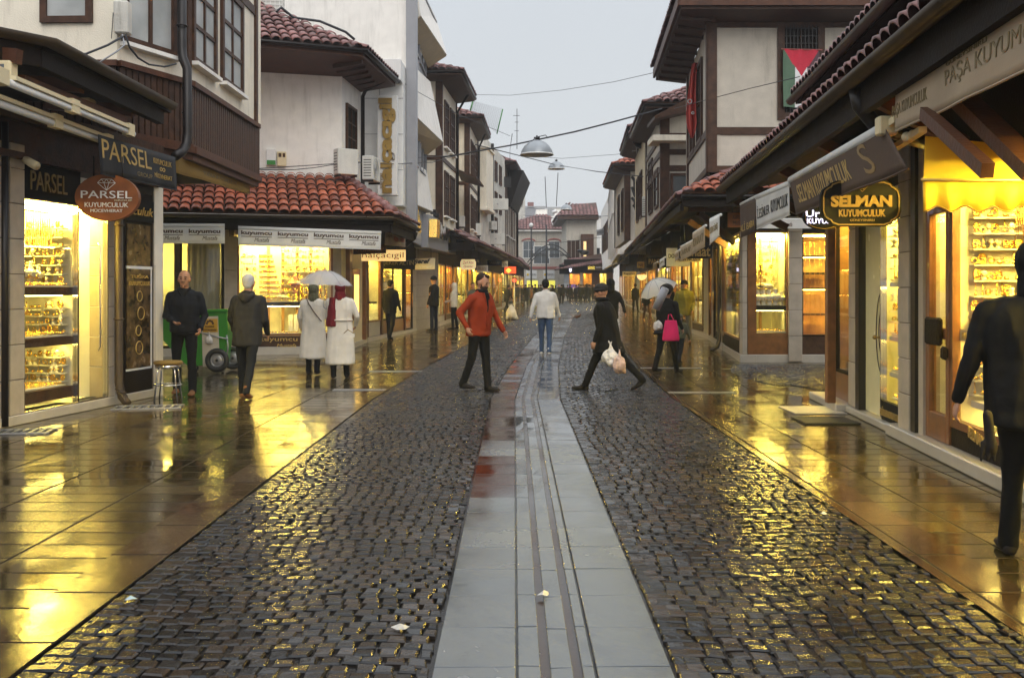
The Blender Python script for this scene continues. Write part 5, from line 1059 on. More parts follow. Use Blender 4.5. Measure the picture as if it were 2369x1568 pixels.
# ================================================================ RIGHT: nearest row
R1 = thing('shop_building', 'low brown shop building with tiled double eaves along the right edge', 'building', (4, 10, 0))
FR = Fr((3.91, 8.05), (4.39, 13.6)); X1 = lambda x, n=0: FR.px(x, 800, n)[0]
pl = MB(); pl.box(FR, -4.8, X1(2083), -.3, .16, 0, .125); pl.box(FR, X1(2083)+.002, X1(1975), -.3, .10, 0, .085); pl.box(FR, X1(1975)+.002, X1(1908), -.3, .22, 0, .10); part('plinth', pl, 'marble', R1, .012)
pillar(R1, FR, X1(2126), X1(2100), .12, 3.0, .10, blocks=.36); pillar(R1, FR, X1(1991), X1(1974), .09, 3.0, .06, blocks=.55)
a = MB(); a.box(FR, X1(2138), X1(2128), -.1, .09, .12, 3.0); a.box(FR, X1(2000), X1(1992), -.1, .07, .09, 3.0); part('dark_strip', a, 'metal_d', R1)
a = MB(); a.box(FR, X1(2150), X1(2139), -.1, .06, .12, 3.0); part('jamb', a, 'stone', R1)
# door leaf
da, db = X1(2205), X1(2151); dr = MB()
for u_a, u_b, za, zb in ((da, da+.085, .13, 2.45), (db-.10, db, .13, 2.45), (da+.085, db-.10, .13, .38), (da+.085, db-.10, 1.08, 1.18), (da+.085, db-.10, 2.25, 2.45)): dr.box(FR, u_a, u_b, -.03, .04, za, zb)
dor = part('door', dr, 'warmwood', R1, .006); a = MB(); a.box(FR, da+.085, db-.10, -.005, .005, .38, 1.08); a.box(FR, da+.085, db-.10, -.005, .005, 1.18, 2.25); part('glass_pane', a, 'glass', dor)
a = MB(); a.box(FR, da+.12, db-.14, .045, .10, 1.02, 1.28); a.box(FR, da-.02, da+.09, .045, .09, .90, 1.02); part('door_handle', a, 'dark', dor, .02)
wa, wb_ = -4.4, X1(2205)
interior(R1, FR, wa, db+.02, .26, 2.62, 1.6, m='inner', lamps=3, lw=.085); pane(R1, FR, wa, wb_-.002, .30, 2.62, fw=.07, nv=1, frame='warmwood')
a = MB(); a.box(FR, wa, wb_-.01, -.1, .02, .13, .295); bs2 = part('base_board', a, 'dark', R1); txt('SELMAN', FR.W(2243, 975+35, .03), FR.W(2280, 995+45, .03), FR.W(2243, 975+8, .03), 'goldp', bs2, bold=.03, tr=FR.W(2280, 1012, .03))
shelf(R1, FR, wa+.1, wb_-.1, -.9, -.10, 1.28, .15, 'oxblood'); shelf(R1, FR, wa+.1, wb_-.1, -.9, -.12, .55, .06, 'velvet')
a = MB(); a.box(FR, wa+.05, wb_-.06, -.045, -.035, 1.08, 1.18); o = part('sign_strip', a, 'cream', R1); txt('Elmas · Pırlanta', FR.P(wb_-.20, -.02, 1.10), FR.P(wb_-.95, -.02, 1.10), FR.P(wb_-.20, -.02, 1.16), 'goldp', o)
# second window with the cream glass door
ga, gb_ = X1(2042), X1(2100-.5); ha, hb = X1(1999), X1(2042)
interior(R1, FR, X1(2099), X1(2001), .10, 2.62, 1.4, m='inner', lamps=2, lw=.10)
pane(R1, FR, X1(2099), X1(2042), .10, 2.65, fw=.025, frame='chrome', nm='shop_window')
a = MB(); a.box(FR, X1(2042), X1(2001), -.03, -.01, .10, 2.65); gd = part('frosted_door', a, mat('frosted_panel', (.82, .74, .42), .25, var=.03), R1)
a = MB(); rot_ = fr_rot(FR); cD = FR.P((X1(2042)+X1(2020))/2, .0, 1.05)
for r_ in (.28, .48): 
    pts = [FR.P(X1(2042) + r_*math.sin(t)*.55*1 + .0, .0, 1.05 + r_*math.cos(t)) for t in [math.pi*i/16 for i in range(17)]]; a.tube(pts, .006, 4)
part('printed_rings', a, 'gutter', gd)
a = MB(); a.tube([FR.P(X1(2040), .0, 1.0), FR.P(X1(2040), .07, 1.0)], .012, 6); a.ball(FR.P(X1(2040), .08, 1.0), .025); part('door_knob', a, 'brass', gd)
a = MB(); a.box(FR, X1(2099), X1(2045), -.02, .03, .09, .30); o = part('base_board', a, 'blackm', R1); txt('ESİNLER KUYUMCULUK', FR.P(X1(2046), .035, .14), FR.P(X1(2098), .035, .14), FR.P(X1(2046), .035, .24), 'goldp', o)
for z in (.62, 1.02, 1.62): shelf(R1, FR, X1(2097), X1(2045), -.8, -.06, z, .05, 'velvet')
# corner window by the post
interior(R1, FR, X1(1972), X1(1935), .12, 2.6, 1.2, m='inner_w', lamps=1, lw=.10); pane(R1, FR, X1(1973), X1(1935), .45, 2.6, fw=.03, frame='dark'); a = MB(); a.box(FR, X1(1973), X1(1935), -.05, .01, .10, .45); part('base_board', a, 'warmwood', R1)
a = MB(); p = FR.P(X1(1921, .25), .25, 0); a.wbox(p.x-.055, p.x+.055, p.y-.055, p.y+.055, .1, 3.25); part('timber_post', a, 'warmwood', R1, .008)
walls(R1, 'alley_wall', [FR.P(X1(1935), -1.3, 0).xy[:], (9, 14.4)], 0, 3.7, 'plaster')
hd = MB(); hd.box(FR, -4.8, X1(1930), -.3, .02, 2.66, 3.75); part('lintel', hd, 'dark', R1)
# double tiled eaves
EX = lambda d: 3.0 + .087*(d-8)
lo = [(EX(3.0), 3.0), (EX(18.2), 18.2)]
tiles(R1, (*lo[0], 3.42), (*lo[1], 3.42), (EX(3)+1.15, 3.0, 3.98), (EX(18.2)+1.15, 18.2, 3.98), 'tile_p', .23, .40)
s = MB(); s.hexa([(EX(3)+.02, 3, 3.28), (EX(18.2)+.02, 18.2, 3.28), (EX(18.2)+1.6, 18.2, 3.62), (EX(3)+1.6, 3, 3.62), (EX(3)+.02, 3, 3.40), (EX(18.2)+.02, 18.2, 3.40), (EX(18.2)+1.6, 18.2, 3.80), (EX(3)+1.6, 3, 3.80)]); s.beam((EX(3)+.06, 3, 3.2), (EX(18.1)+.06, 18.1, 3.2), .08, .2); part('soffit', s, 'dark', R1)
gutter(R1, [(EX(3)-.07, 3, 3.40), (EX(18.3)-.07, 18.3, 3.40)], .085)
for i, d_ in enumerate((6.2, 8.6, 11, 13.4, 15.8, 18.0)):
    a = MB(); a.beam((EX(d_)+.12, d_, 3.18), (EX(d_)+1.1, d_, 2.66), .10, .13); part('brace', a, 'brown2', R1)
a = MB(); a.hexa([(EX(3)+1.1, 3, 3.7), (EX(16.2)+1.1, 16.2, 3.7), (9, 16.2, 3.7), (9, 3, 3.7), (EX(3)+1.1, 3, 4.62), (EX(16.2)+1.1, 16.2, 4.62), (9, 16.2, 4.62), (9, 3, 4.62)]); part('upper_wall', a, 'brown', R1)
EY = lambda d: 3.98 + .098*(d-10.5)
tiles(R1, (EY(3), 3.0, 4.57), (EY(15.8), 15.8, 4.57), (EY(3)+2.5, 3.0, 5.2), (EY(15.8)+2.5, 15.8, 5.2), 'tile_p', .23, .40); s = MB(); s.hexa([(EY(3), 3, 4.48), (EY(15.8), 15.8, 4.48), (EY(15.8)+.6, 15.8, 4.55), (EY(3)+.6, 3, 4.55), (EY(3), 3, 4.62), (EY(15.8), 15.8, 4.62), (EY(15.8)+.6, 15.8, 4.8), (EY(3)+.6, 3, 4.8)]); part('soffit', s, 'dark', R1)
gutter(R1, [(EY(3)-.06, 3, 4.56), (EY(15.9)-.06, 15.9, 4.56)], .075)
rp_ = MB(); p = FR.W(2045, 230, .8); rp_.tube([(EX(8.9), 8.9, 3.33), (EX(8.9)+.03, 8.9, 3.18), (EX(8.9)+.16, 8.9, 3.02), (EX(8.9)+.5, 9.0, 2.92), (EX(8.9)+.9, 9.2, 2.85)], .07, 12); part('rain_pipe', rp_, 'metal_d', R1)
FE = Fr((2.4+.087*3, 3), (2.4+.087*18, 18))       # line of the awnings
FE = Fr((2.4 + .087*3 , 3), (2.4 + .087*18, 18))
fabric('long cream banner with faded paşa kuyumculuk lettering over the right edge', FE, (2073, 203), (2520, -93), (2520, 97), (2073, 304), 'fabric_c', [('PAŞA KUYUMCULUK', -.02, .28, .24, .62, dict(m='txt_gd')), ('PAŞA KUYUMCULUK', .36, .34, .98, .72, dict(m='txt_gd')), ('GÜNEYSINIRLI', .37, .76, .60, .86, dict(m='txt_gd'))], roller=0, wave=.012, cols=40)
fabric('dark brown awning banner with thin gold selman kuyumculuk lettering', FE, (1827, 417), (2046, 292), (2100, 391), (1842, 496), 'fabric_b', [('SELMAN KUYUMCULUK', .08, .25, .66, .75, dict(m='goldp')), ('S', .76, .2, .83, .9, dict(m='brass'))], roller=.05, wave=.015, cols=40)
fabric('white banner reading esinler kuyumculuk beside the brown awning', FE, (1749, 457), (1826, 424), (1827, 497), (1751, 530), 'fabric_w', [('İ.ESİNLER', .04, .3, .46, .7), ('KUYUMCULUK', .50, .3, .97, .7)], 'txt_k', roller=.045, wave=.008)
fabric('grey brown banner at the far end of the right awnings', FE, (1712, 473), (1748, 455), (1749, 534), (1713, 550), 'fabric_b', [('ALİ BABA', .05, .15, .95, .42)], 'goldp', roller=.03, wave=.008)
p = FE.W(2046, 292, 0); q = MB(); q.wbox(p.x-.06, p.x+.10, p.y-.05, p.y+.07, p.z-.08, p.z+.08); single(q, 'awning_bracket', 'cream', 'pale metal bracket at the near end of the brown awning', 'bracket', bevel=.015)
def shp(k=0):
    o = []
    for sx, sy in ((1, 1), (-1, 1), (-1, -1), (1, -1)):
        pts = [(1.0, .35), (.96, .60), (.86, .74), (.80, .78), (.76, .90), (.60, 1.0)]
        pts = [(x*sx, y*sy) for x, y in pts]
        if sx*sy < 0: pts = pts[::-1]
        o += pts
    return o
SS = shape_sign('black notched hanging sign with gold SELMAN lettering', at(1992, 471, 9.8), (1, 0, 0), .79, .45, shp(), [('SELMAN', .12, .42, .88, .68, dict(bold=.05)), ('KUYUMCULUK', .22, .21, .80, .37, dict(bold=.03)), ('GÜNEYSINIRLI', .36, .11, .66, .17)], 'blackm', 'txt_g', rim='txt_g', rodz=.3, thick=.05)
a = MB(); c_ = at(1994, 431, 9.8); k_ = .055
for p_, q_ in (((0, 1), (1, 0)), ((1, 0), (0, -1)), ((0, -1), (-1, 0)), ((-1, 0), (0, 1))): a.beam(c_ + Vector((p_[0]*k_, -.012, p_[1]*k_)), c_ + Vector((q_[0]*k_, -.012, q_[1]*k_)), .004)
for o_ in (-.012, .012): a.tube([c_ + Vector((o_+x*k_, -.014, y*k_)) for x, y in ((.32, .38), (0, .5), (-.25, .25), (.25, -.2), (0, -.5), (-.32, -.38))], .0035, 4)
part('emblem', a, 'txt_g', SS)
shape_sign('dark round sign with glowing white letters half hidden behind the black notched sign', at(1905, 502, 11.6), (1, 0, 0), .46, .30, ell(), [('Ür', .05, .5, .40, .82, dict(m=emit('white_neon', (.8, .75, 1), 2.5))), ('KUYU..', .08, .24, .66, .44, dict(m='white_neon' if False else MATS['white_neon'])) ] , 'blackm', 'txt_w', rim='brass', rodz=.25)
a = MB(); cu_ = [(x, 0) for x in range(5)]
ya = thing('yellow_awning', 'bright yellow awning with scalloped hem above the right window', 'awning', at(2240, 420, 7.6)); A = at(2140, 318, 7.75); B = at(2400, 345, 7.75); Cq = at(2400, 418, 7.45); Dq = at(2136, 417, 7.45)
a.slab([Dq, Cq, B, A], .012); part('cloth', a, 'fabric_y', ya)
b = MB(); vs = []; k = 40
for i in range(k+1):
    t_ = i/k; top = Dq.lerp(Cq, t_); sc_l = .215 + .022*math.cos(t_*8.2*math.pi/1.0); vs += [top, top - Vector((0, .012*math.sin(i*.9), sc_l))]
b.add(vs, [(2*i, 2*i+2, 2*i+3, 2*i+1) for i in range(k)], True); o = part('scalloped_valance', b, 'fabric_y', ya); so2 = o.modifiers.new('t', 'SOLIDIFY'); so2.thickness = .006
b = MB(); b.tube([Dq - Vector((.02, .01, 0)), Cq], .012, 8); part('front_bar', b, 'goldp', ya)
b = MB(); b.tube([vs[2*i+1] + Vector((0, -.004, 0)) for i in range(k+1)], .006, 5); part('hem_trim', b, 'fabric_o', ya)
t = thing('awning_bracket', 'cream folding awning arm above the yellow awning', 'awning arm', at(2100, 310, 8.4)); a = MB(); a.beam(at(2066, 345, 8.9), at(2135, 300, 7.7), .06, .05); a.beam(at(2040, 300, 8.7), at(2075, 275, 8.1), .05, .06); part('arm', a, 'cream', t); a = MB(); a.ball(at(2098, 318, 8.2), .045); a.ball(at(2112, 312, 8.0), .04); part('joint', a, 'cream', t)
a = MB(); a.beam(at(2140, 262, 7.3), at(2285, 395, 5.9), .075, .09); a.beam(at(2230, 235, 7.2), at(2400, 400, 6.0), .16, .10); part('brace', a, 'brown2', R1)
# goods in the right windows
a = MB(); a.box(FR, wb_-.03, wb_, -1.55, -.05, .30, 2.6); part('divider', a, 'velvet', R1); PD = Fr(FR.P(wb_-.06, -.08, 0).xy[:], FR.P(wb_-.06, -1.5, 0).xy[:]); PE = Fr(FR.P(X1(2044), -.06, 0).xy[:], FR.P(X1(2044), -1.2, 0).xy[:])
goldwall(PD, .05, PD.L, .06, 1.34, 2.5, 'dense tiers of gold pieces at the back of the big right window', 8, .14); goldwall(PD, .05, .8, .06, .60, 1.08, 'tiers of gold pieces below the dark shelf of the big right window', 9); goldwall(PE, .02, PE.L, .05, 1.66, 2.5, 'gold tiers at the top of the second right window', 10, .12); goldwall(PE, .02, .75, .05, 1.06, 1.55, 'gold tiers in the middle of the second right window', 11, .12); goldwall(FR, X1(1971), X1(1937), -.6, 1.2, 2.4, 'gold tiers in the corner window by the brown post', 12, .13); goldwall(FR, da+.1, db-.12, -.9, 1.25, 2.4, 'gold tiers behind the wooden door', 13, .13)
jewel_busts(0, FR, X1(2369)-.1, wb_-.12, -.40, 1.285, 5, .30, 'velvet', 'front row of the big right window', 'in the front row of the big right window')
jewel_busts(0, FR, X1(2300), wb_-.2, -.72, 1.285, 2, .34, 'rose', 'behind the cream busts of the big right window', 'behind the cream ones in the big right window')
jewel_busts(0, FR, X1(2380), wb_-.12, -.45, .555, 4, .26, 'velvet', 'bottom shelf of the big right window', 'on the bottom shelf of the big right window')
for i, x in enumerate((2230, 2260, 2292, 2325)): bangles(FR, X1(x), -.8, 1.72, 9, f'{["farthest","second farthest","second nearest","nearest"][i]} tall bangle stack hanging over the busts, big right window', .055)
chains(FR, X1(2369), wb_-.1, -.5, 1.9, 2.5, 'dense gold chains along the top of the big right window', .035); chains(FR, X1(2369), wb_-.1, -.9, 1.75, 2.55, 'back row of gold chains in the big right window', .05)
bangles(FR, (da+db)/2, -.5, 1.55, 14, 'bangle stack seen through the wooden door glass', .06); jewel_busts(0, FR, da+.1, db-.12, -.35, 1.29, 1, .26, 'velvet', 'seen through the wooden door', 'seen through the glass of the wooden door')
bangles(FR, (da+db)/2, -.4, .5, 8, 'low bangle stack behind the bottom glass of the wooden door', .06)
tray(FR, X1(2095), X1(2046), -.35, -.08, 1.625, 'gold tray on the top shelf of the second right window', 'beads'); tray(FR, X1(2095), X1(2046), -.35, -.08, 1.025, 'gold tray on the middle shelf of the second right window'); tray(FR, X1(2095), X1(2046), -.45, -.08, .625, 'gold tray on the low shelf of the second right window'); tray(FR, X1(2095), X1(2046), -.45, -.08, .32, 'ring tray on the floor of the second right window')
chains(FR, X1(2095), X1(2046), -.3, 1.95, 2.5, 'gold chains at the top of the second right window', .035); bangles(FR, X1(2070), -.55, 1.63, 6, 'bangle stack on the top shelf of the second right window', .07)
t = thing('small_picture_stand', 'small framed ring picture on an orange box by the brown post', 'picture stand', FR.P(X1(1955), -.2, .45)); a = MB(); a.box(FR, X1(1968), X1(1942), -.35, -.08, .46, .58); part('box', a, 'warmwood', t); a = MB(); a.box(FR, X1(1964), X1(1948), -.24, -.22, .58, .76); part('frame', a, 'velvet', t)
a = MB(); a.wbox(3.35, 3.98, 11.35, 11.95, .003, .02); single(a, 'door_mat', 'rubber', 'grey rubber mat lying before the second right shop', 'mat')
a = MB(); a.wbox(3.5, 4.15, 12.3, 13.1, .003, .012); single(a, 'floor_plate', 'marble', 'pale worn floor plate by the step of the right corner shop', 'plate')
# ================================================================ RIGHT: house across the alley with the bay and flags
R2 = thing('bay_house', 'cream house with dark timber frame, overhanging bay and flags, across the right alley', 'building', (5, 21.2, 0))
FA2 = Fr((4.9, 21.2), (9.8, 21.2)); FB2 = Fr((4.9, 21.2), (5.35, 25)); FC2 = Fr((5.35, 25), (5.98, 30)); FD2 = Fr((5.98, 30), (6.2, 34.4))
X2 = lambda x: FA2.px(x, 800)[0]; Y2 = lambda x: FB2.px(x, 800)[0]
pl = MB(); pl.box(FA2, .0, 5, -.3, .05, -.02, .17); pl.box(FB2, -.05, FB2.L, -.3, .05, -.02, .17); part('plinth', pl, 'marble', R2, .01)
pillar(R2, FA2, .0, X2(1728), .17, 3.1, .03, blocks=.55); pillar(R2, FA2, X2(1822), X2(1853), .02, 3.1, .10, blocks=.55)
a = MB(); a.box(FA2, X2(1729), X2(1747), -.2, .04, .17, 3.1); part('timber_post', a, 'warmwood', R2)
interior(R2, FA2, X2(1747), X2(1822), .58, 2.75, 1.3, m='inner', lamps=3, lw=.12); pane(R2, FA2, X2(1747), X2(1822), .60, 2.8, fw=.02, frame='warmwood'); a = MB(); a.box(FA2, X2(1747), X2(1822), -.1, .03, .17, .60); part('base_board', a, 'warmwood', R2)
shelf(R2, FA2, X2(1748), X2(1821), -.9, -.05, 1.20, .10, 'blackm')
for x in (1768, 1790): a = MB(); a.box(FA2, X2(x), X2(x+5), -1.3, -1.2, .6, 2.7); part('inner_post', a, 'inner_w', R2)
a = MB(); a.box(FA2, X2(1853), 5, -.1, .03, .17, .55); o = part('base_board', a, 'brown', R2); txt('kuyumcu', FA2.W(1935, 816, .04), FA2.W(1975, 816, .04), FA2.W(1935, 806, .04), 'txt_w', o)
interior(R2, FA2, X2(1853), 4.6, .5, 2.75, 2.4, m='inner_w', lamps=1, lw=.07); pane(R2, FA2, X2(1853), 4.6, .55, 2.8, fw=.04, frame='dark', nv=3)
for z in (1.0, 1.6): shelf(R2, FA2, X2(1856), X2(1990), -2.2, -1.8, z, .05, 'brown', z > 1.2)
for z in (1.95, 2.35): shelf(R2, FA2, X2(1856), X2(1990), -2.3, -1.9, z, .05, 'dark', z > 2)
chains(FA2, X2(1856), X2(1985), -.25, .75, 2.6, 'long thin chains hanging full height in the dim side window of the bay house', .11)
bs3 = MB(); bs3.box(FA2, 0, 5, -.3, .02, 2.8, 4.0); bs3.box(FB2, -.02, FB2.L, -.3, .02, 2.8, 4.0); part('lintel', bs3, 'dark', R2)
interior(R2, FB2, Y2(1708), Y2(1674), .45, 2.7, .22, m='inner', lm='lamp', lamps=1, lw=.05); pane(R2, FB2, Y2(1713), Y2(1673), .45, 2.8, fw=.05, frame='warmwood'); a = MB(); a.box(FB2, Y2(1713), Y2(1673), -.1, .02, .17, .45); part('base_board', a, 'dark', R2); shelf(R2, FB2, Y2(1707), Y2(1675), -.2, -.06, 1.1, .08, 'velvet')
pillar(R2, FB2, Y2(1672), Y2(1664), .17, 3.0, .03)
pat = [(S_, .25), (W_, 2.6), (P_, .1)]
shop_row(R2, Fr(FB2.P(Y2(1664), 0, 0).xy[:], FB2.P(FB2.L, 0, 0).xy[:]), .04, 2.75, [(W_, 1)], seed=2)
shop_row(R2, FC2, .06, 2.75, [(W_, 2.4), (D_, 1.1), (S_, .5), (D_, .9), (P_, .2)], seed=4); shop_row(R2, FD2, .09, 2.7, [(S_, .3), (K_, 1.2), (W_, 2.4), (S_, .4)], seed=5)
p_ = FB2.P(Y2(1681), .18, 0); a = MB(); a.tube([(p_.x-.05, p_.y, 3.35), (p_.x, p_.y, 2.9), (p_.x, p_.y, .32), (p_.x-.06, p_.y-.05, .14), (p_.x-.24, p_.y-.18, .05)], .055, 10); part('rain_pipe', a, 'metal_d', R2)
a = MB(); a.beam((4.0, 21.4, 3.2), (4.9, 22.0, 2.6), .1, .14); a.beam((3.75, 21.1, 3.28), (4.95, 21.15, 3.28), .12, .16); a.beam((4.25, 24, 3.2), (5.2, 24.1, 2.6), .1, .14); part('brace', a, 'brown2', R2)
# bay above
bz0, bz1 = 4.13, 7.45; FF = Fr((4.35, 22), (10.5, 22)); FS = Fr((4.35, 22), (4.85, 27.4))
walls(R2, 'bay_wall', [(10.5, 22), (4.35, 22), (4.85, 27.4), (8, 27.6)], bz0, bz1, 'plaster_b')
a = MB(); poly_slab(a, [(4.37, 22.02), (10.5, 22.02), (10.5, 27.5), (4.86, 27.4)], bz0-.14, bz0-.002); part('bay_floor', a, 'dark', R2)
a = MB(); a.box(FF, -.03, .17, -.02, .06, bz0, bz1); a.box(FS, -.03, .17, -.02, .06, bz0, bz1); a.box(FS, FS.L-.2, FS.L+.02, -.02, .05, bz0, bz1)
ub, zt_ = FF.px(1700, 295); _, zb_ = FF.px(1700, 312); a.box(FF, .17, 6, -.02, .045, zb_, zt_); a.box(FS, .17, FS.L-.2, -.02, .045, zb_, zt_)
a.box(FF, .17, 6, -.02, .05, bz0, bz0+.15); a.box(FS, .17, FS.L-.2, -.02, .05, bz0, bz0+.15); a.box(FF, .17, 6, -.02, .05, bz1-.12, bz1); part('timber_frame', a, 'brown', R2, .004)
r_ = FF.rect(1814, 60, 1891, 262); wn = win(R2, FF, r_, 2, 1, 0, fm='brown', pm='dark', fw=.15)
gb = MB()
for i in range(9): x = r_[0] + (r_[1]-r_[0])*(i+.5)/9; gb.box(FF, x-.008, x+.008, .05, .06, r_[2], r_[3])
for i in range(12): z = r_[2] + (r_[3]-r_[2])*(i+.5)/12; gb.box(FF, r_[0], r_[1], .051, .061, z-.006, z+.006)
part('window_grille', gb, 'metal_d', wn)
r_ = (FS.px(1620, 200)[0], FS.px(1612, 200)[0], 5.2, 7.0); win(R2, FS, (1.4, 2.4, 5.15, 6.9), 2, 2, 0, fw=.1); win(R2, FS, (3.4, 4.3, 5.15, 6.9), 2, 2, 0, fw=.1)
# roof of the bay house
a = MB(); A, B, Cc = (3.6, 21.2), (11, 21.2), (4.1, 28.4)
a.hexa([(3.6, 21.2, 7.52), (11, 21.2, 7.52), (11, 22.1, 7.42), (4.3, 22.1, 7.42), (3.6, 21.2, 7.68), (11, 21.2, 7.68), (11, 22.1, 7.7), (4.3, 22.1, 7.7)]); a.hexa([(3.6, 21.2, 7.52), (4.1, 28.4, 7.52), (4.95, 28.4, 7.42), (4.3, 22.0, 7.42), (3.6, 21.2, 7.68), (4.1, 28.4, 7.68), (4.95, 28.4, 7.7), (4.3, 22.0, 7.7)])
for i in range(9): t_ = .06+i*.11; p = Vector((3.66, 21.3, 7.48)).lerp(Vector((4.14, 28.3, 7.48)), t_); a.beam(p, p + Vector((.75, 0, -.05)), .07, .09)
part('soffit', a, 'brown', R2)
a = MB(); a.beam((3.55, 21.15, 7.70), (11, 21.15, 7.70), .06, .24); a.beam((3.55, 21.15, 7.70), (4.05, 28.4, 7.70), .06, .24); part('fascia', a, 'brown2', R2)
tiles(R2, (3.55, 21.15, 7.83), (11, 21.15, 7.83), (6, 23.5, 8.9), (11, 23.5, 8.9)); tiles(R2, (3.55, 21.15, 7.83), (4.05, 28.4, 7.83), (6, 23.5, 8.9), (6.3, 28.4, 8.9), 'tile_p')
# small tiled eave below the bay and the long canopy down the right side
tiles(R2, (3.5, 20.5, 3.52), (6.5, 20.5, 3.52), (4.7, 21.9, 4.05), (6.5, 21.9, 4.05), 'tile', .23, .38); a = MB(); a.beam((3.5, 20.5, 3.36), (6.5, 20.5, 3.36), .08, .22); a.hexa([(3.5, 20.5, 3.3), (6.5, 20.5, 3.3), (6.5, 22, 3.4), (4.9, 22, 3.4), (3.5, 20.5, 3.42), (6.5, 20.5, 3.42), (6.5, 22, 3.6), (4.9, 22, 3.6)]); part('eaves_board', a, 'dark', R2); gutter(R2, [(3.48, 20.43, 3.48), (6.5, 20.43, 3.48)], .07, 'metal_d')
ev = [(3.5, 20.5), (4.3, 30), (4.68, 34.4), (5.55, 45), (6.95, 62), (8.8, 84), (9.9, 98)]; bk = [(4.9, 21.9), (5.98, 30), (6.2, 34.4), (6.95, 45), (8.0, 62), (9.6, 84), (10.6, 98)]
canopy(R2, ev[:3], bk[:3], 3.44, 4.15)
# flags
t = thing('flag', 'tricolour flag with a red triangle hanging before the bay window', 'flag', FF.W(1852, 115, .2)); P0 = FF.W(1812, 114, .16); Q0 = FF.W(1896, 116, .16); H_ = 1.27*1.0
def flagp(x, y): p = P0.lerp(Q0, x); return p + Vector((.02*math.sin(y*3) * (x-.5), -.03*math.sin(x*7+y*2)*y - .015*math.sin(x*17), -H_*y))
def region(f, nx=14, ny=18):
    a = MB(); vs = {}
    for i in range(nx):
        for j in range(ny):
            cx_, cy_ = (i+.5)/nx, (j+.5)/ny
            if f(cx_, cy_): k = len(a.v); a.add([flagp(i/nx, j/ny), flagp((i+1)/nx, j/ny), flagp((i+1)/nx, (j+1)/ny), flagp(i/nx, (j+1)/ny)], [(0,1,2,3)], True)
    return a
tri = lambda x, y: y < .46*(1 - abs(2*x-1))
N1 = 42
for nm, f, c_ in (('green_stripe', lambda x, y: x < .333 and not tri(x, y), (.10, .17, .11)), ('white_stripe', lambda x, y: .333 <= x < .667 and not tri(x, y), (.80, .80, .80)), ('dark_stripe', lambda x, y: x >= .667 and not tri(x, y), (.10, .055, .07)), ('red_triangle', tri, (.58, .03, .06))):
    part(nm, region(f, N1, N1), mat('flag_'+nm, c_, .8), t)
a = MB(); a.tube([P0 - Vector((.04,0,0)), Q0 + Vector((.06,0,0))], .014, 6); part('flag_pole', a, 'rose', t)
t = thing('flag', 'narrow folded red flag hanging along the street side of the bay', 'flag', at(1600, 150, 25)); a = MB(); cols_, rws = 8, 14; prof = [(1601, 146, 1615), (1597, 175, 1611), (1592, 215, 1610), (1587, 262, 1611), (1588, 285, 1612), (1593, 305, 1609), (1598, 320, 1603)]
vs = []
for xl, y, xr in prof:
    for i in range(cols_+1): x = xl + (xr-xl)*i/cols_; vs.append(at(x, y, 24.4 + .10*math.sin(i*1.4)))
a.add(vs, [(j*(cols_+1)+i, j*(cols_+1)+i+1, (j+1)*(cols_+1)+i+1, (j+1)*(cols_+1)+i) for j in range(len(prof)-1) for i in range(cols_)], True); o = part('cloth', a, 'red', t); m_ = o.modifiers.new('t', 'SOLIDIFY'); m_.thickness = .01
a = MB()
for x, y, r_ in ((1596, 235, .05), (1603, 262, .03)): p = at(x, y, 24.25); a.torus(p, r_, .012, rot=Matrix.Rotation(1.5, 3, 'X'), seg=10, sg=4)
part('white_mark', a, 'white', t); a = MB(); a.tube([at(1601, 146, 24.4), at(1618, 149, 24.4)], .02, 6); part('flag_pole', a, 'metal_d', t)
# banners and signs right of the middle
MUS = fabric('white kuyumcu banner on the corner of the bay house, mostly hidden', WORLD, (1752, 508), (1882, 508), (1882, 528), (1752, 528), 'fabric_w', [('kuyumcu', .05, .6, .4, .9), ('Mustafa', .42, .2, .62, .7, dict(shear=.3))], 'txt_d', n0=-20.6, roller=.03, wave=.004)
jewel_busts(0, FA2, X2(1752), X2(1820), -.22, 1.21, 5, .34, 'velvet', 'front row in the corner display window of the bay house', 'in the front row of the bay house corner window')
jewel_busts(0, FA2, X2(1752), X2(1800), -.55, 1.45, 3, .34, 'velvet', 'back row in the corner display window of the bay house', 'in the back row of the bay house corner window')
bangles(FA2, X2(1768), -.3, 1.6, 14, 'tall spiral bangle stack in the bay house corner window', .06); chains(FA2, X2(1750), X2(1821), -.5, 2.0, 2.6, 'gold chains at the top of the bay house corner window')
goldwall(FA2, X2(1750), X2(1820), -.80, 1.25, 2.6, 'gold tiers at the back of the bay house corner window', 14, .15); goldwall(FB2, Y2(1706), Y2(1676), -.10, 1.15, 2.5, 'gold tiers in the street side window of the bay house', 15, .15)
tray(FA2, X2(1750), X2(1820), -.75, -.05, .64, 'wide bright ring tray at the bottom of the bay house corner window')
a = MB(); q = [at(1684, 526, 20.9), at(1741, 526, 20.9), at(1741, 492, 20.9), at(1684, 492, 20.9)]; box_sign('dim oxblood board under the small tile eave of the bay house', q, [('KUYUMCU', .2, .55, .8, .85), ('MUSTAFA', .2, .15, .85, .45)], 'oxblood', 'brown', rod=.2)
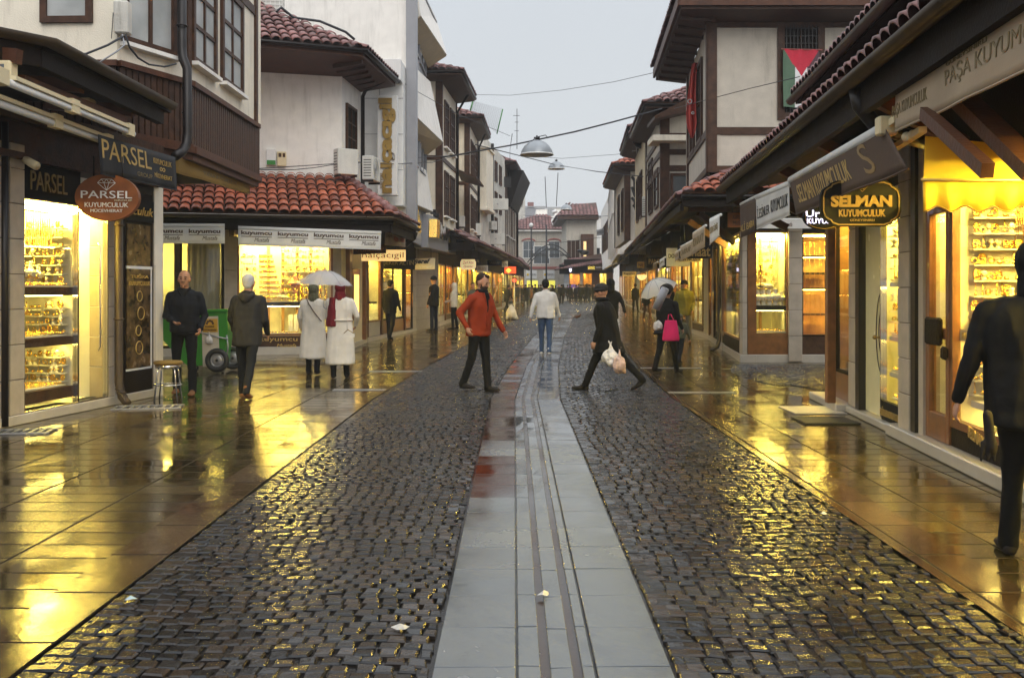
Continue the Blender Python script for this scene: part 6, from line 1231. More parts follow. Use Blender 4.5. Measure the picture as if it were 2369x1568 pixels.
SG = [((1568, 598), (1647, 561), 21.5, 'blackm', 'Kanaat', 'black board with gold Kanaat lettering', (.06, .12, .95, .80)), ((1562, 606), (1625, 582), 23.5, 'cream', 'ALTIN PIRLANTA', 'cream board reading altın below the black Kanaat board', (.08, .1, .95, .38)), ((1542, 616), (1596, 574), 27, 'velvet', 'DOLUNAY', 'pale notched board reading dol behind the cream one', (.08, .45, .9, .68)), ((1496, 620), (1542, 594), 33, 'blackm', 'PANDA', 'black board with a thin gold line further down the right row', (.1, .35, .9, .8)), ((1474, 620), (1491, 606), 37, 'fabric_o', 'NE', 'small ochre board beside the black one with a gold line', (.15, .2, .85, .8)), ((1440, 639), (1472, 628), 52, 'cream', 'Kuyumcu', 'cream rounded board far down the right row', (.1, .2, .9, .8))]
for (x0, y0), (x1, y1), d, m_, s_, lb, r_ in SG: box_sign(lb, [at(x0, y0, d), at(x1, y0, d), at(x1, y1, d), at(x0, y1, d)], [(s_, *r_, dict(bold=.02))], m_, {'blackm': 'txt_g'}.get(m_, 'txt_d'), rod=.35)
a = MB(); shape_sign('half round glowing peach sign below the right canopy', at(1485, 638, 37), (1, 0, 0), 22*37/FPX, 20*37/FPX, [(math.cos(t_), math.sin(t_)) for t_ in [math.pi + math.pi*i/14 for i in range(15)]] + [(1, .2), (-1, .2)], [('•', .45, .3, .55, .4)], emit('peach', (1, .60, .25), 1.1), 'txt_k', rodz=.2)
EXF = Fr((3.62, 20.5), (9.0, 84))
for x0, y0t, x1, y1t, y1b, y0b, m_, s_, lb in ((1671, 508, 1694, 497, 545, 566, 'fabric_w', 'ALTIN GÜMÜŞ', 'small cream banner hanging near the bay house downpipe'), (1632, 540, 1660, 522, 570, 588, 'fabric_c', 'KANAAT', 'tall peach banner above the Kanaat board'), (1604, 571, 1632, 556, 588, 603, 'fabric_c', 'SARRAF', 'long peach banner next to the tall one'), (1592, 584, 1601, 578, 596, 604, 'fabric_c', 'ALTIN', 'small peach banner left of the long one'), (1556, 602, 1567, 595, 612, 620, 'fabric_w', 'GÜMÜŞ', 'small pale banner with writing beyond the peach ones'), (1541, 612, 1550, 606, 620, 626, 'fabric_o', 'ÖZ', 'little ochre banner beyond the small pale one')):
    xs = -52 if True else 0
    f_ = Fr((3.3+.083*0, 20.5), (8.6, 84))
    # measured on the canopy line: x in the photograph minus the sign offset
    def mv(x): return x - 30
    fabric(lb, f_, (mv(x0)-0, y0t), (mv(x1), y1t), (mv(x1), y1b), (mv(x0), y0b), m_, [(s_, .1, .3, .9, .7)], 'txt_gd', roller=.02, wave=.005, cols=10)
# rest of the right row
rr = [((6.2, 34.4), (6.95, 45)), ((6.95, 45), (8.0, 62)), ((8.0, 62), (9.6, 84)), ((9.6, 84), (10.6, 98))]
pats = [[(W_, 2), (P_, .3), (W_, 2.2), (D_, 1), (S_, .4), (W_, 2)], [(W_, 3), (S_, .4), (W_, 3), (P_, .3), (W_, 3), (D_, 1.2)], [(K_, 3), (S_, .5), (W_, 3), (W_, 3), (S_, .4), (W_, 3)], [(W_, 4), (S_, .5), (W_, 4)]]
for i, ((a, b), p) in enumerate(zip(rr, pats)):
    t = thing('row_shop', f'{["first","second","third","last"][i]} low lit shop of the right row beyond the bay house', 'building', (*a, 0), 'low shops of the right row'); shop_row(t, Fr(a, b), gz(a[1])+.03, gz(a[1])+2.5, p, seed=i+30); canopy(t, ev[i+2:i+4], bk[i+2:i+4], 3.44, 4.15)
# upper buildings right
def house_r(name, label, X0, d0, X1, d1, z0, z1, fw_, wins, m='plaster_b', bands=(), over=.7, eave=True, posts=True, roof='tile_p', roofz=.35, n='brown'):
    t = thing(name, label, 'building', (X0, d0, 0)); walls(t, 'wall', [(X0+fw_, d0), (X0, d0), (X1, d1)], z0, z1, m); f = Fr((X0, d0), (X1, d1)); g = Fr((X0, d0), (X0+fw_, d0))
    if posts: a = MB(); a.box(f, -.05, .16, -.02, .05, z0, z1); a.box(g, -.03, .24, -.02, .05, z0, z1); a.box(f, f.L-.15, f.L, -.02, .05, z0, z1); part('timber_post', a, n, t)
    for z in bands: a = MB(); a.box(f, 0, f.L, -.02, .04, z, z+.17); a.box(g, 0, g.L, -.02, .04, z, z+.17); part('timber_band', a, n, t)
    for k, uu, z, nx, ny in wins: win(t, f if k == 'f' else g, (uu[0], uu[1], z[0], z[1]), nx, ny, 0, fw=.08)
    if eave:
        A = (X0+fw_, d0-over); B = (X0-over, d0-over); Cc = (X1-over, d1); ra, rb, rc = (X0+fw_, d0+2), (X0+1.5, d0+2), (X1+1.5, d1); h = z1+.1
        tiles(t, (*B, h), (*A, h), (*rb, h+roofz*3), (*ra, h+roofz*3), roof, .26, .42); tiles(t, (*B, h), (*Cc, h), (*rb, h+roofz*3), (*rc, h+roofz*3), roof, .26, .42)
        s = MB(); s.hexa([(*A, z1-.04), (*B, z1-.04), (X0, d0, z1-.16), (X0+fw_, d0, z1-.16), (*A, z1+.09), (*B, z1+.09), (X0, d0, z1+.09), (X0+fw_, d0, z1+.09)]); s.hexa([(*B, z1-.04), (*Cc, z1-.04), (X1, d1, z1-.16), (X0, d0, z1-.16), (*B, z1+.09), (*Cc, z1+.09), (X1, d1, z1+.09), (X0, d0, z1+.09)]); part('soffit', s, 'brown', t)
        gutter(t, [(*A, z1+.08), (*B, z1+.08), (*Cc, z1+.08)], .09, 'metal_d')
    return t, f, g
T3, f3, g3 = house_r('timber_house', 'cream half timbered house with a large dark window behind the red flag', 4.66, 31, 5.0, 37, 3.6, 7.15, 3.0, [('g', (.35, 1.05), (4.1, 5.1), 1, 2), ('f', (1.0, 2.2), (4.3, 5.4), 1, 2), ('f', (3.2, 4.6), (4.3, 6.0), 2, 2)], bands=(5.25, 5.75, 6.25), over=.55)
a = MB(); a.wbox(4.3, 7.6, 30.4, 31.6, 6.1, 6.28); part('balcony_slab', a, 'plaster', T3, .01)
a = MB(); a.hexa([(4.35, 30.3, 6.75), (5.4, 30.3, 7.0), (5.4, 32, 7.0), (4.35, 32, 6.75), (4.35, 30.3, 6.85), (5.4, 30.3, 7.4), (5.4, 32, 7.4), (4.35, 32, 6.85)]); part('porch_roof', a, 'brown', T3)
T3b, f3b, g3b = house_r('timber_house', 'cream corner house with stepped brown eaves and a satellite dish beyond the flag house', 5.05, 38, 5.5, 44.5, 3.8, 7.55, 2.4, [('f', (1.2, 2.4), (4.5, 6.2), 2, 2), ('f', (3.6, 4.8), (4.5, 6.2), 2, 2)], m='plaster_y', over=.6, posts=False)
a = MB(); pp_ = at(1515, 340, 37.4); a.tube([at(1510, 290, 37.2), at(1512, 335, 37.3), at(1520, 352, 37.6), at(1528, 372, 37.9), at(1528, 470, 37.9)], .06, 8); part('rain_pipe', a, 'metal_d', T3b)
T4_, f4_, g4_ = house_r('red_roof_house', 'house with a bright red roof and tangled black pipes, right side', 5.35, 47, 5.8, 56, 3.9, 7.3, 2.4, [('f', (1.3, 2.5), (4.5, 6.4), 2, 2), ('f', (4.5, 5.7), (4.5, 6.4), 2, 2)], over=.6, roof='tile')
a = MB()
for i in range(7): y0 = 430 + i*8; a.tube([at(1462+(i % 3)*6, y0-20, 46.5), at(1478-(i % 2)*9, y0, 46.2), at(1466+(i % 4)*5, y0+14, 46.4), at(1480, y0+30, 46.5)], .07, 7)
part('tangled_pipes', a, 'metal_d', T4_)
T5 = thing('finned_office_building', 'white modern office building with thin vertical fins, right side', 'building', (5.9, 58, 0)); F5 = Fr((6.05, 57), (7.6, 76)); walls(T5, 'wall', [(8.5, 57), (6.05, 57), (7.6, 76), (9, 76.5)], 3.6, 9.0, 'plaster_w')
for z in (4.3, 6.4):
    for i in range(11): u_ = .8+i*1.65; win(T5, F5, (u_, u_+.9, z, z+1.5), 1, 1, 0, fm='white', pm='brown', fw=.03)
a = MB()
for i in range(12): u_ = .35+i*1.65; a.box(F5, u_, u_+.12, 0, .28, 3.9, 8.2)
part('fin', a, 'plaster_w', T5); a = MB(); a.box(F5, 0, F5.L, 0, .32, 8.2, 8.4); a.box(F5, 0, F5.L, 0, .3, 5.95, 6.1); part('ledge', a, 'plaster_w', T5)
for i, (x0, y0, x1, y1, d, lb) in enumerate(((1544, 435, 1566, 480, 29.5, 'tall cream air conditioner on end, nearer one above the right canopy'), (1571, 440, 1592, 480, 27.5, 'cream cabinet air conditioner next to the tall one'), )):
    p0, p1 = at(x0-60, y1+20, d+8), at(x1-60, y0+20, d+8); f = Fr((p0.x, d+8), (p1.x, d+8.2)); ac(lb, f, 0, f.L, p0.z, p1.z, 0, .35, False)
T6 = thing('white_block', 'plain white building with a row of tall brown windows at the far right', 'building', (8.5, 80, 0)); F6 = Fr((7.85, 78), (9.3, 104)); walls(T6, 'wall', [(10.5, 78), (7.85, 78), (9.3, 104)], 3.6, 9.6, 'plaster_w')
for i in range(6): win(T6, F6, (3+i*3.3, 5+i*3.3, 5.2, 7.6), 1, 1, 0, fw=.05, pm='brown')
box_sign('small grey plaque on the plain white far building', [at(1380, 546, 95), at(1398, 543, 95), at(1398, 528, 95), at(1380, 532, 95)], [('BANKASI', .1, .3, .9, .7)], 'metal', 'txt_k')
# ================================================================ the far end of the street
T7 = thing('far_bay_house', 'pale house with tiled roof and a brown bay window at the end of the street', 'building', (8, 110, 0))
a = MB(); a.wbox(5.9, 9.2, 108, 118, 3.8, 9.2); part('wall', a, 'plaster_b', T7); tiles(T7, (4.9, 106.8, 9.5), (9.3, 106.8, 9.5), (6.5, 110, 11.0), (9.3, 110, 11.2), 'tile_p', .4, .6); tiles(T7, (4.9, 106.8, 9.5), (4.9, 119, 9.5), (6.5, 110, 11.2), (6.5, 117, 11.2), 'tile_p', .4, .6)
a = MB(); a.wbox(4.9, 9.3, 106.8, 108, 9.15, 9.5); a.wbox(4.9, 5.9, 108, 119, 9.15, 9.5); part('soffit', a, 'brown', T7); GG = Fr((5.9, 108), (9.2, 108))
for u_ in (.15, .6, 1.05): win(T7, GG, (u_, u_+.3, 4.9, 6.9), 1, 1, 0, fw=.05, pm='brown')
a = MB(); a.box(GG, 1.55, 2.9, 0, .8, 4.6, 7.6); bw = part('bay_window', a, 'brown2', T7); a = MB(); a.box(GG, 1.8, 2.1, .8, .82, 5.0, 6.8); part('lit_pane', a, emit('lit_pane', (1, .7, .3), .8), bw)
sh = thing('low_tiled_shop', 'low dark shop with long red tiled canopy at the end of the street', 'building', (7, 104, 0)); FZ = Fr((5.4, 103.5), (10.2, 101)); shop_row(sh, FZ, .5, 3.3, [(K_, .6), (W_, 1.2), (S_, .3), (W_, 1.0), (P_, .8), (W_, .8), (P_, .6)], seed=44, lm='lamp2')
tiles(sh, (4.4, 103.2, 3.6), (10.3, 99.5, 4.3), (6.0, 106, 4.8), (10.3, 103, 5.5), 'tile_p', .3, .5); box_sign('dark shop board with white symbol at the end of the street', [at(1294, 634, 103), at(1335, 634, 103), at(1335, 612, 103), at(1294, 612, 103)], [('● D', .55, .2, .9, .9, dict(m=MATS['white_neon']))], 'blackm', 'txt_w'); box_sign('dark red board with yellow simit lettering at the end of the street', [at(1358, 626, 100), at(1403, 626, 100), at(1403, 612, 100), at(1358, 612, 100)], [('simit', .05, .2, .4, .8, dict(m=emit('yl2', (1, .75, .1), 1.2))), ('SARAYI', .45, .4, .95, .65, dict(m='white'))], 'brown', 'txt_w')
te = thing('far_corner_house', 'yellowish house with red hipped tile roof and arched windows closing the street', 'building', (4, 124, 0)); a = MB(); a.wbox(-2.5, 6.9, 124, 132, .4, 8.9); part('wall', a, 'plaster_b', te)
tiles(te, (-3.0, 123.2, 9.0), (7.4, 123.2, 9.0), (3.2, 128, 11.2), (4.6, 128, 11.2), 'tile_p', .4, .6); E_ = Fr((-2.5, 124), (6.9, 124)); a = MB(); a.box(E_, 9.0, 9.4, -.02, .05, 4.4, 8.9); a.box(E_, 0, 9.4, 0, .15, 4.2, 4.5); part('red_quoin', a, 'rose', te)
for x in (1222, 1281): u_ = E_.px(x, 600)[0]; w_ = win(te, E_, (u_-.6, u_+.7, 5.6, 7.6), 2, 2, 0, fm='white', fw=.08); a = MB(); a.lathe([(0.01, 0), (.9, 0)], (0,0,0), 18); b = MB(); pts = [E_.P(u_+.05 + .8*math.cos(t_), .06, 7.6 + .35*math.sin(t_)) for t_ in [math.pi*i/12 for i in range(13)]]; b.tube(pts, .10, 6); part('arch', b, 'rose', w_)
u_ = E_.px(1252, 600)[0]; win(te, E_, (u_-.9, u_+1.0, 4.9, 7.0), 2, 1, 0, fm='white', fw=.08)
for x0, x1 in ((1217, 1242), (1257, 1283)):
    ua, ub = E_.px(x0, 600)[0], E_.px(x1, 600)[0]; a = MB(); a.box(E_, ua, ub, 0, .1, 3.0, 4.05); o = part('shop_panel', a, 'white', te); txt('TURKCELL', E_.P(ua+.45, .12, 3.4), E_.P(ub-.05, .12, 3.4), E_.P(ua+.45, .12, 3.65), 'metal_d', o); a = MB(); p = E_.P(ua+.22, .12, 3.5); a.ball(p, .16, .03, .16, 10, 6); part('dot', a, 'fabric_y', o)
for x0, x1, c_ in ((1219, 1244, 0), (1260, 1284, 0), (1202, 1211, 1)):
    ua, ub = E_.px(x0, 650)[0], E_.px(x1, 650)[0]; a = MB(); a.box(E_, ua, ub, 0, .06, .6, 2.75); part('lit_window', a, emit('lit_yellow', (.95, .85, .10), .75), te)
    if not c_:
        for q_ in (.3, .7): b = MB(); cx2 = ua + (ub-ua)*q_; b.box(E_, cx2-.32, cx2+.32, .06, .10, .6, 1.6); b.box(E_, cx2-.25, cx2+.25, .06, .10, 1.6, 1.85); part('blue_poster', b, 'navy', te)
ko = thing('dark_shop_block', 'dark shop block with glowing white and red letters beside the far house', 'building', (7, 120, 0)); a = MB(); a.wbox(6.95, 10.5, 119, 124, .4, 6.6); part('wall', a, 'blackm', ko); txt('K', at(1300, 610, 118.8), at(1304, 610, 118.8), at(1300, 602, 118.8), MATS['white_neon'], ko, bold=.03); a = MB(); a.ball(at(1309, 606, 118.8), .3, .05, .28, 12, 8); part('red_letter', a, emit('red_neon', (1, .1, .15), 2.5), ko); txt('TON', at(1314, 609, 118.8), at(1326, 609, 118.8), at(1314, 603, 118.8), MATS['white_neon'], ko)
a = MB(); a.wbox(6.95, 10.5, 118.9, 124, 6.6, 9.5); part('upper_wall', a, 'white', ko)
for i, (x0, x1, yt, d, m_, lb) in enumerate(((1195, 1260, 478, 190, 'greyclad', 'blue grey block on the skyline behind the far house'), (1204, 1310, 492, 165, 'plaster_w', 'long white block with sloping roofline behind the far house'), (1240, 1312, 480, 175, 'plaster_w', 'taller white block behind the red roofed far house'), (1060, 1215, 420, 150, 'plaster_g', 'far block hidden behind the left houses'), (1300, 1460, 500, 160, 'plaster_w', 'far block hidden behind the right houses'))):
    p0 = at(x0, yt, d); p1 = at(x1, yt, d); t = thing('far_building', lb, 'building', (p0.x, d, 0)); a = MB(); zr = p0.z; a.hexa([(p0.x, d, 0), (p1.x, d, 0), (p1.x, d+12, 0), (p0.x, d+12, 0), (p0.x, d, zr-(2.0 if i == 1 else .4)), (p1.x, d, zr), (p1.x, d+12, zr), (p0.x, d+12, zr-(2.0 if i == 1 else .4))]); part('wall', a, m_, t)
    f = Fr((p0.x, d), (p1.x, d)); a = MB(); a.box(f, -.2, f.L+.2, -.5, .3, zr-.15, zr+.05) if i != 1 else a.box(f, f.L*.6, f.L*.75, -3, -1, zr-.5, zr+.7); part('roof_edge', a, 'metal', t)
    if i == 0: a = MB(); a.box(f, f.L*.4, f.L*.62, -4, -2, zr, zr+1.0); part('chimney', a, 'tile_p', t)
ar = thing('street_arch', 'thin steel arch with black lettering spanning the far street', 'arch', (4, 106, .5)); a = MB()
for x in (1229, 1264): a.tube([at(x, 700, 106), at(x, 520 if x == 1264 else 583, 106)], .09, 8)
part('pole', a, 'metal_d', ar); a = MB()
for k_, dy in ((0, 0), (1, 9)): a.tube([at(1220 + 110*t_, 632 - 66*math.sin(math.pi*min(1, max(0, .12+.76*t_))) + dy + 20*t_*0, 106) for t_ in [i/16 for i in range(17)]], .06, 6)
part('arch_tube', a, 'metal_d', ar)
for s_, x0, x1, y0, y1 in (('TARİHİ', 1259, 1287, 580, 573), ('BEDESTEN', 1228, 1262, 594, 586), ('ÇARŞISI İŞHANI', 1271, 1318, 594, 586)): txt(s_, at(x0, y0, 105.8), at(x1, y0, 105.8), at(x0, y1, 105.8), 'txt_k', ar, th=.15, bold=.06)
for i, (x, yb, yt, lb) in enumerate(((1229, 700, 525, 'thin black lamp post with a small globe at the far end'), (1310, 640, 508, 'tall twin black street light behind the arch'))):
    t = thing('street_light', lb, 'street light', G(x, 700)); a = MB(); a.tube([at(x, yb, 112), at(x, yt, 112)], .08, 8); part('pole', a, 'metal_d', t); a = MB()
    if i == 0: a.ball(at(x, yt-4, 112), .25); 
    else: a.tube([at(x, yt+5, 112), at(x-8, yt-12, 112), at(x-22, yt-18, 112)], .07, 6); a.tube([at(x-22, yt-20, 112), at(x-32, yt-16, 112)], .2, 8)
    part('lamp_head', a, 'white', t)
for x in (1325, 1306): pass
b_ = thing('black_bird_shape', 'bundle of black cable hanging under the far bay house', 'cable bundle', at(1350, 585, 101)) ; a = MB(); a.ball(at(1352, 584, 101), .5, .3, .28, 8, 6); a.ball(at(1343, 580, 101), .35, .3, .15, 8, 6); part('bundle', a, 'metal_d', b_); b_.name = 'cable_bundle'
dish = thing('satellite_dish', 'white satellite dish on the far red roof', 'satellite dish', at(1289, 513, 122)); a = MB(); a.lathe([(.05, 0), (.5, .08), (.75, .25), (.7, .25), (.45, .1), (.05, .03)], (0,0,0), 18)
for v in a.v: q = Matrix.Rotation(1.3, 3, 'X') @ v; v.xyz = (q + at(1289, 513, 121)).xyz
part('dish', a, 'white', dish)
dish = thing('satellite_dish', 'grey satellite dish on the eave of the stepped right house', 'satellite dish', at(1470, 328, 40)); a = MB(); a.lathe([(.05, 0), (.25, .04), (.36, .12), (.34, .13), (.2, .06), (.05, .02)], (0,0,0), 16)
for v in a.v: q = Matrix.Rotation(1.2, 3, 'X') @ (Matrix.Rotation(.7, 3, 'Y') @ v); v.xyz = (q + at(1470, 328, 40)).xyz
part('dish', a, 'metal', dish); a = MB(); a.tube([at(1472, 330, 40), at(1473, 358, 40)], .02, 6); a.tube([at(1462, 350, 40), at(1480, 350, 40)], .015, 5); part('mast', a, 'metal', dish)
# ================================================================ street lamps on wires, cables
for x, y, wpx, d, lb in ((1242, 358, 76, 26, 'large grey dome lamp hanging on the nearest wire'), (1287, 391, 39, 47, 'smaller grey dome lamp on the second wire'), (1310, 485, 27, 78, 'small grey dome lamp hanging far down the street')):
    t = thing('hanging_street_lamp', lb, 'street lamp', at(x, y, d), 'dome lamps hung over the street'); r_ = wpx*d/FPX/2; c_ = at(x, y, d); a = MB()
    prof = [(r_*1.0, 0), (r_*.985, .05*r_), (r_*.93, .25*r_), (r_*.78, .50*r_), (r_*.55, .72*r_), (r_*.28, .85*r_), (r_*.1, .90*r_)]; a.lathe(prof, c_, 32); part('shade', a, 'lampgrey', t)
    a = MB(); a.torus(c_, r_*.985, .022*r_/.45, seg=32, sg=6); a.lathe([(r_*.92, -.01*r_), (r_*.7, -.055*r_), (.02, -.08*r_)], c_, 24); part('diffuser', a, 'glassw' if False else 'white', t)
    a = MB(); a.lathe([(r_*.1, .88*r_), (r_*.12, 1.0*r_), (r_*.05, 1.05*r_), (r_*.05, 1.16*r_)], c_, 10); a.wbox(c_.x-r_*.18, c_.x+r_*.18, c_.y-.03, c_.y+.03, c_.z+r_*.98, c_.z+r_*1.06); part('mount', a, 'metal_d', t)
cable([at(1020, 365, 31), at(1095, 352, 30), at(1180, 337, 28), at(1242, 324, 26), at(1330, 305, 26), at(1420, 282, 27), at(1530, 252, 28.5)], 'thick span wire carrying the nearest dome lamp', .022)
cable([at(1220, 336, 25.8), at(1240, 318, 25.9), at(1262, 313, 26.0), at(1268, 320, 26)], 'loose loop of wire above the nearest dome lamp', .012)
cable([at(1100, 335, 38), at(1200, 360, 42), at(1287, 382, 47), at(1380, 397, 44), at(1500, 410, 38)], 'span wire carrying the second dome lamp', .02)
cable([at(1075, 219, 45), at(1180, 221, 42), at(1300, 209, 36), at(1420, 190, 32), at(1560, 158, 27)], 'thin wire crossing high below the sky', .009)
cable([at(587, 391, 19.0), at(700, 384, 22), at(820, 376, 26), at(950, 366, 29), at(1100, 357, 34)], 'upper of two thin wires running from the slatted bay', .010)
cable([at(587, 393, 19.0), at(680, 393, 21), at(730, 388, 22.5), at(800, 376, 25), at(900, 380, 27), at(1000, 376, 30), at(1090, 350, 34)], 'lower sagging wire running from the slatted bay', .010)
cable([at(905, 175, 27), at(970, 215, 30), at(1060, 265, 34), at(1180, 315, 40)], 'wire descending from the white building past the timber house', .009)
cable([at(1560, 252, 25), at(1640, 230, 22.5), at(1740, 204, 20), at(1850, 178, 17)], 'wire crossing in front of the cream bay wall', .008)
cable([at(1205, 360, 60), at(1300, 367, 60), at(1420, 358, 55), at(1500, 350, 45)], 'thin wire behind the second dome lamp', .012)
cable([at(1210, 498, 90), at(1310, 508, 90), at(1400, 500, 85), at(1440, 497, 80)], 'low wire far down the street, upper', .02)
cable([at(1205, 558, 85), at(1300, 561, 85), at(1400, 548, 80), at(1460, 535, 75)], 'low wire far down the street, lower', .02)
cable([at(1185, 310, 27), at(1180, 345, 60), at(1176, 480, 60)], 'slack wires hanging at the end of the left houses', .01)
# ================================================================ people
def voxel(mb, name, m, parent, vs, it=4, disp=0.0, dsc=9.0, dz=.45, seed=0):
    """weld overlapping volumes into ONE continuous skin, smooth it, add cloth folds"""
    me = bpy.data.meshes.new('tmp'); me.from_pydata([tuple(p) for p in mb.v], [], mb.f)
    bm = bmesh.new(); bm.from_mesh(me); bmesh.ops.recalc_face_normals(bm, faces=bm.faces); bm.to_mesh(me); bm.free()
    o = bpy.data.objects.new('tmp', me); TS.collection.objects.link(o); r = o.modifiers.new('r', 'REMESH'); r.mode = 'VOXEL'; r.voxel_size = vs; s = o.modifiers.new('s', 'SMOOTH'); s.iterations = it; s.factor = .5
    TS.view_layers[0].update(); dg = TS.view_layers[0].depsgraph; m2 = bpy.data.meshes.new_from_object(o.evaluated_get(dg)); bpy.data.objects.remove(o); bpy.data.meshes.remove(me)
    if disp > 0:
        n = [v.normal.copy() for v in m2.vertices]; sv = Vector((seed*3.1, seed*1.7, 0))
        for v, q in zip(m2.vertices, n):
            p = Vector((v.co.x*dsc, v.co.y*dsc, v.co.z*dsc*dz)) + sv; a = noise.noise(p); b = noise.noise(Vector((v.co.x*dsc*2.1, v.co.y*dsc*2.1, v.co.z*dsc*2.3)) + sv)
            v.co += q*disp*((1 - abs(a)*3.2) * .65 + b*.35 - .2)
    m2.name = name; m2.materials.clear(); m2.materials.append(M[m] if isinstance(m, str) else m); m2.polygons.foreach_set('use_smooth', [True]*len(m2.polygons)); m2.update()
    q = bpy.data.objects.new(name, m2); C.objects.link(q)
    if parent is not None: q.parent = parent
    return q
def cap(mb, a, b, r0, r1, sg=10):
    a, b = Vector(a), Vector(b); d = b-a; L = max(d.length, 1e-5); d.normalize(); rot = Vector((0,0,1)).rotation_difference(d).to_matrix(); rings = []
    for i in range(4): t = (math.pi/2)*(i+.15)/4.15; rings.append((r0*math.sin(t), -r0*math.cos(t)))
    rings.append((r0, 0)); rings.append((r1, L))
    for i in range(4): t = (math.pi/2)*(1-(i+1)/4.15); rings.append((r1*math.sin(t) if i < 4 else 0, L + r1*math.cos(t)))
    mb.loft([[a + rot @ Vector((math.cos(q)*r, math.sin(q)*r, z)) for q in [2*math.pi*j/sg for j in range(sg)]] for r, z in rings], True)
DEP = [1.0]
def oval(mb, secs, sg=16, ex=2.3):
    """stack of superellipse sections (centre, rx, ry, tilt matrix)"""
    rings = []
    for c, rx, ry, *m in secs:
        c = Vector(c); rt = m[0] if m else None; ring = []
        for j in range(sg):
            t = 2*math.pi*j/sg; x = math.copysign(abs(math.cos(t))**(2/ex), math.cos(t))*rx; y = math.copysign(abs(math.sin(t))**(2/ex), math.sin(t))*ry*DEP[0]; p = Vector((x, y, 0))
            if rt: p = rt @ p
            ring.append(c + p)
        rings.append(ring)
    mb.loft(rings, True)
for nm_, c_ in dict(skin=(.42, .22, .14), skin_warm=(.50, .24, .12), hair_k=(.012, .010, .009), hair_g=(.46, .45, .44), hair_b=(.03, .018, .012), beard=(.035, .02, .014), c_black=(.0035, .0035, .0045), c_dark=(.009, .010, .013), c_navy=(.006, .009, .020), c_grey=(.024, .023, .023), c_rust=(.42, .060, .022), c_white=(.66, .62, .56), c_cream=(.72, .66, .56), c_jean=(.045, .075, .14), c_jeang=(.16, .16, .15), c_olive=(.25, .23, .04), c_maroon=(.16, .014, .020), c_khaki=(.10, .095, .055), c_pink=(.42, .16, .16), c_hot=(.85, .03, .16), c_brown=(.07, .03, .018), c_shoe=(.014, .011, .010), c_tan=(.17, .075, .03), c_puffer=(.60, .56, .48), c_purple=(.14, .04, .30)).items():
    M[nm_] = mat(nm_, c_, .55 if 'skin' in nm_ else .8, var=.12 if 'skin' in nm_ else .10, vs=9 if 'skin' in nm_ else 3, bump=.12 if 'skin' in nm_ else .10, bs=70 if 'skin' in nm_ else 40, spec=.4 if 'skin' in nm_ else .2)
M['c_rust'] = mat('rust_jacket', (.235, .030, .009), .8, var=.12, vs=3, bump=.12, bs=40, spec=.15)
M['eye'] = mat('eye_dark', (.02, .012, .01), .2); M['bagp'] = mat('white_bag', (.66, .62, .58), .35, var=.25, vs=14, bump=.6, bs=22)
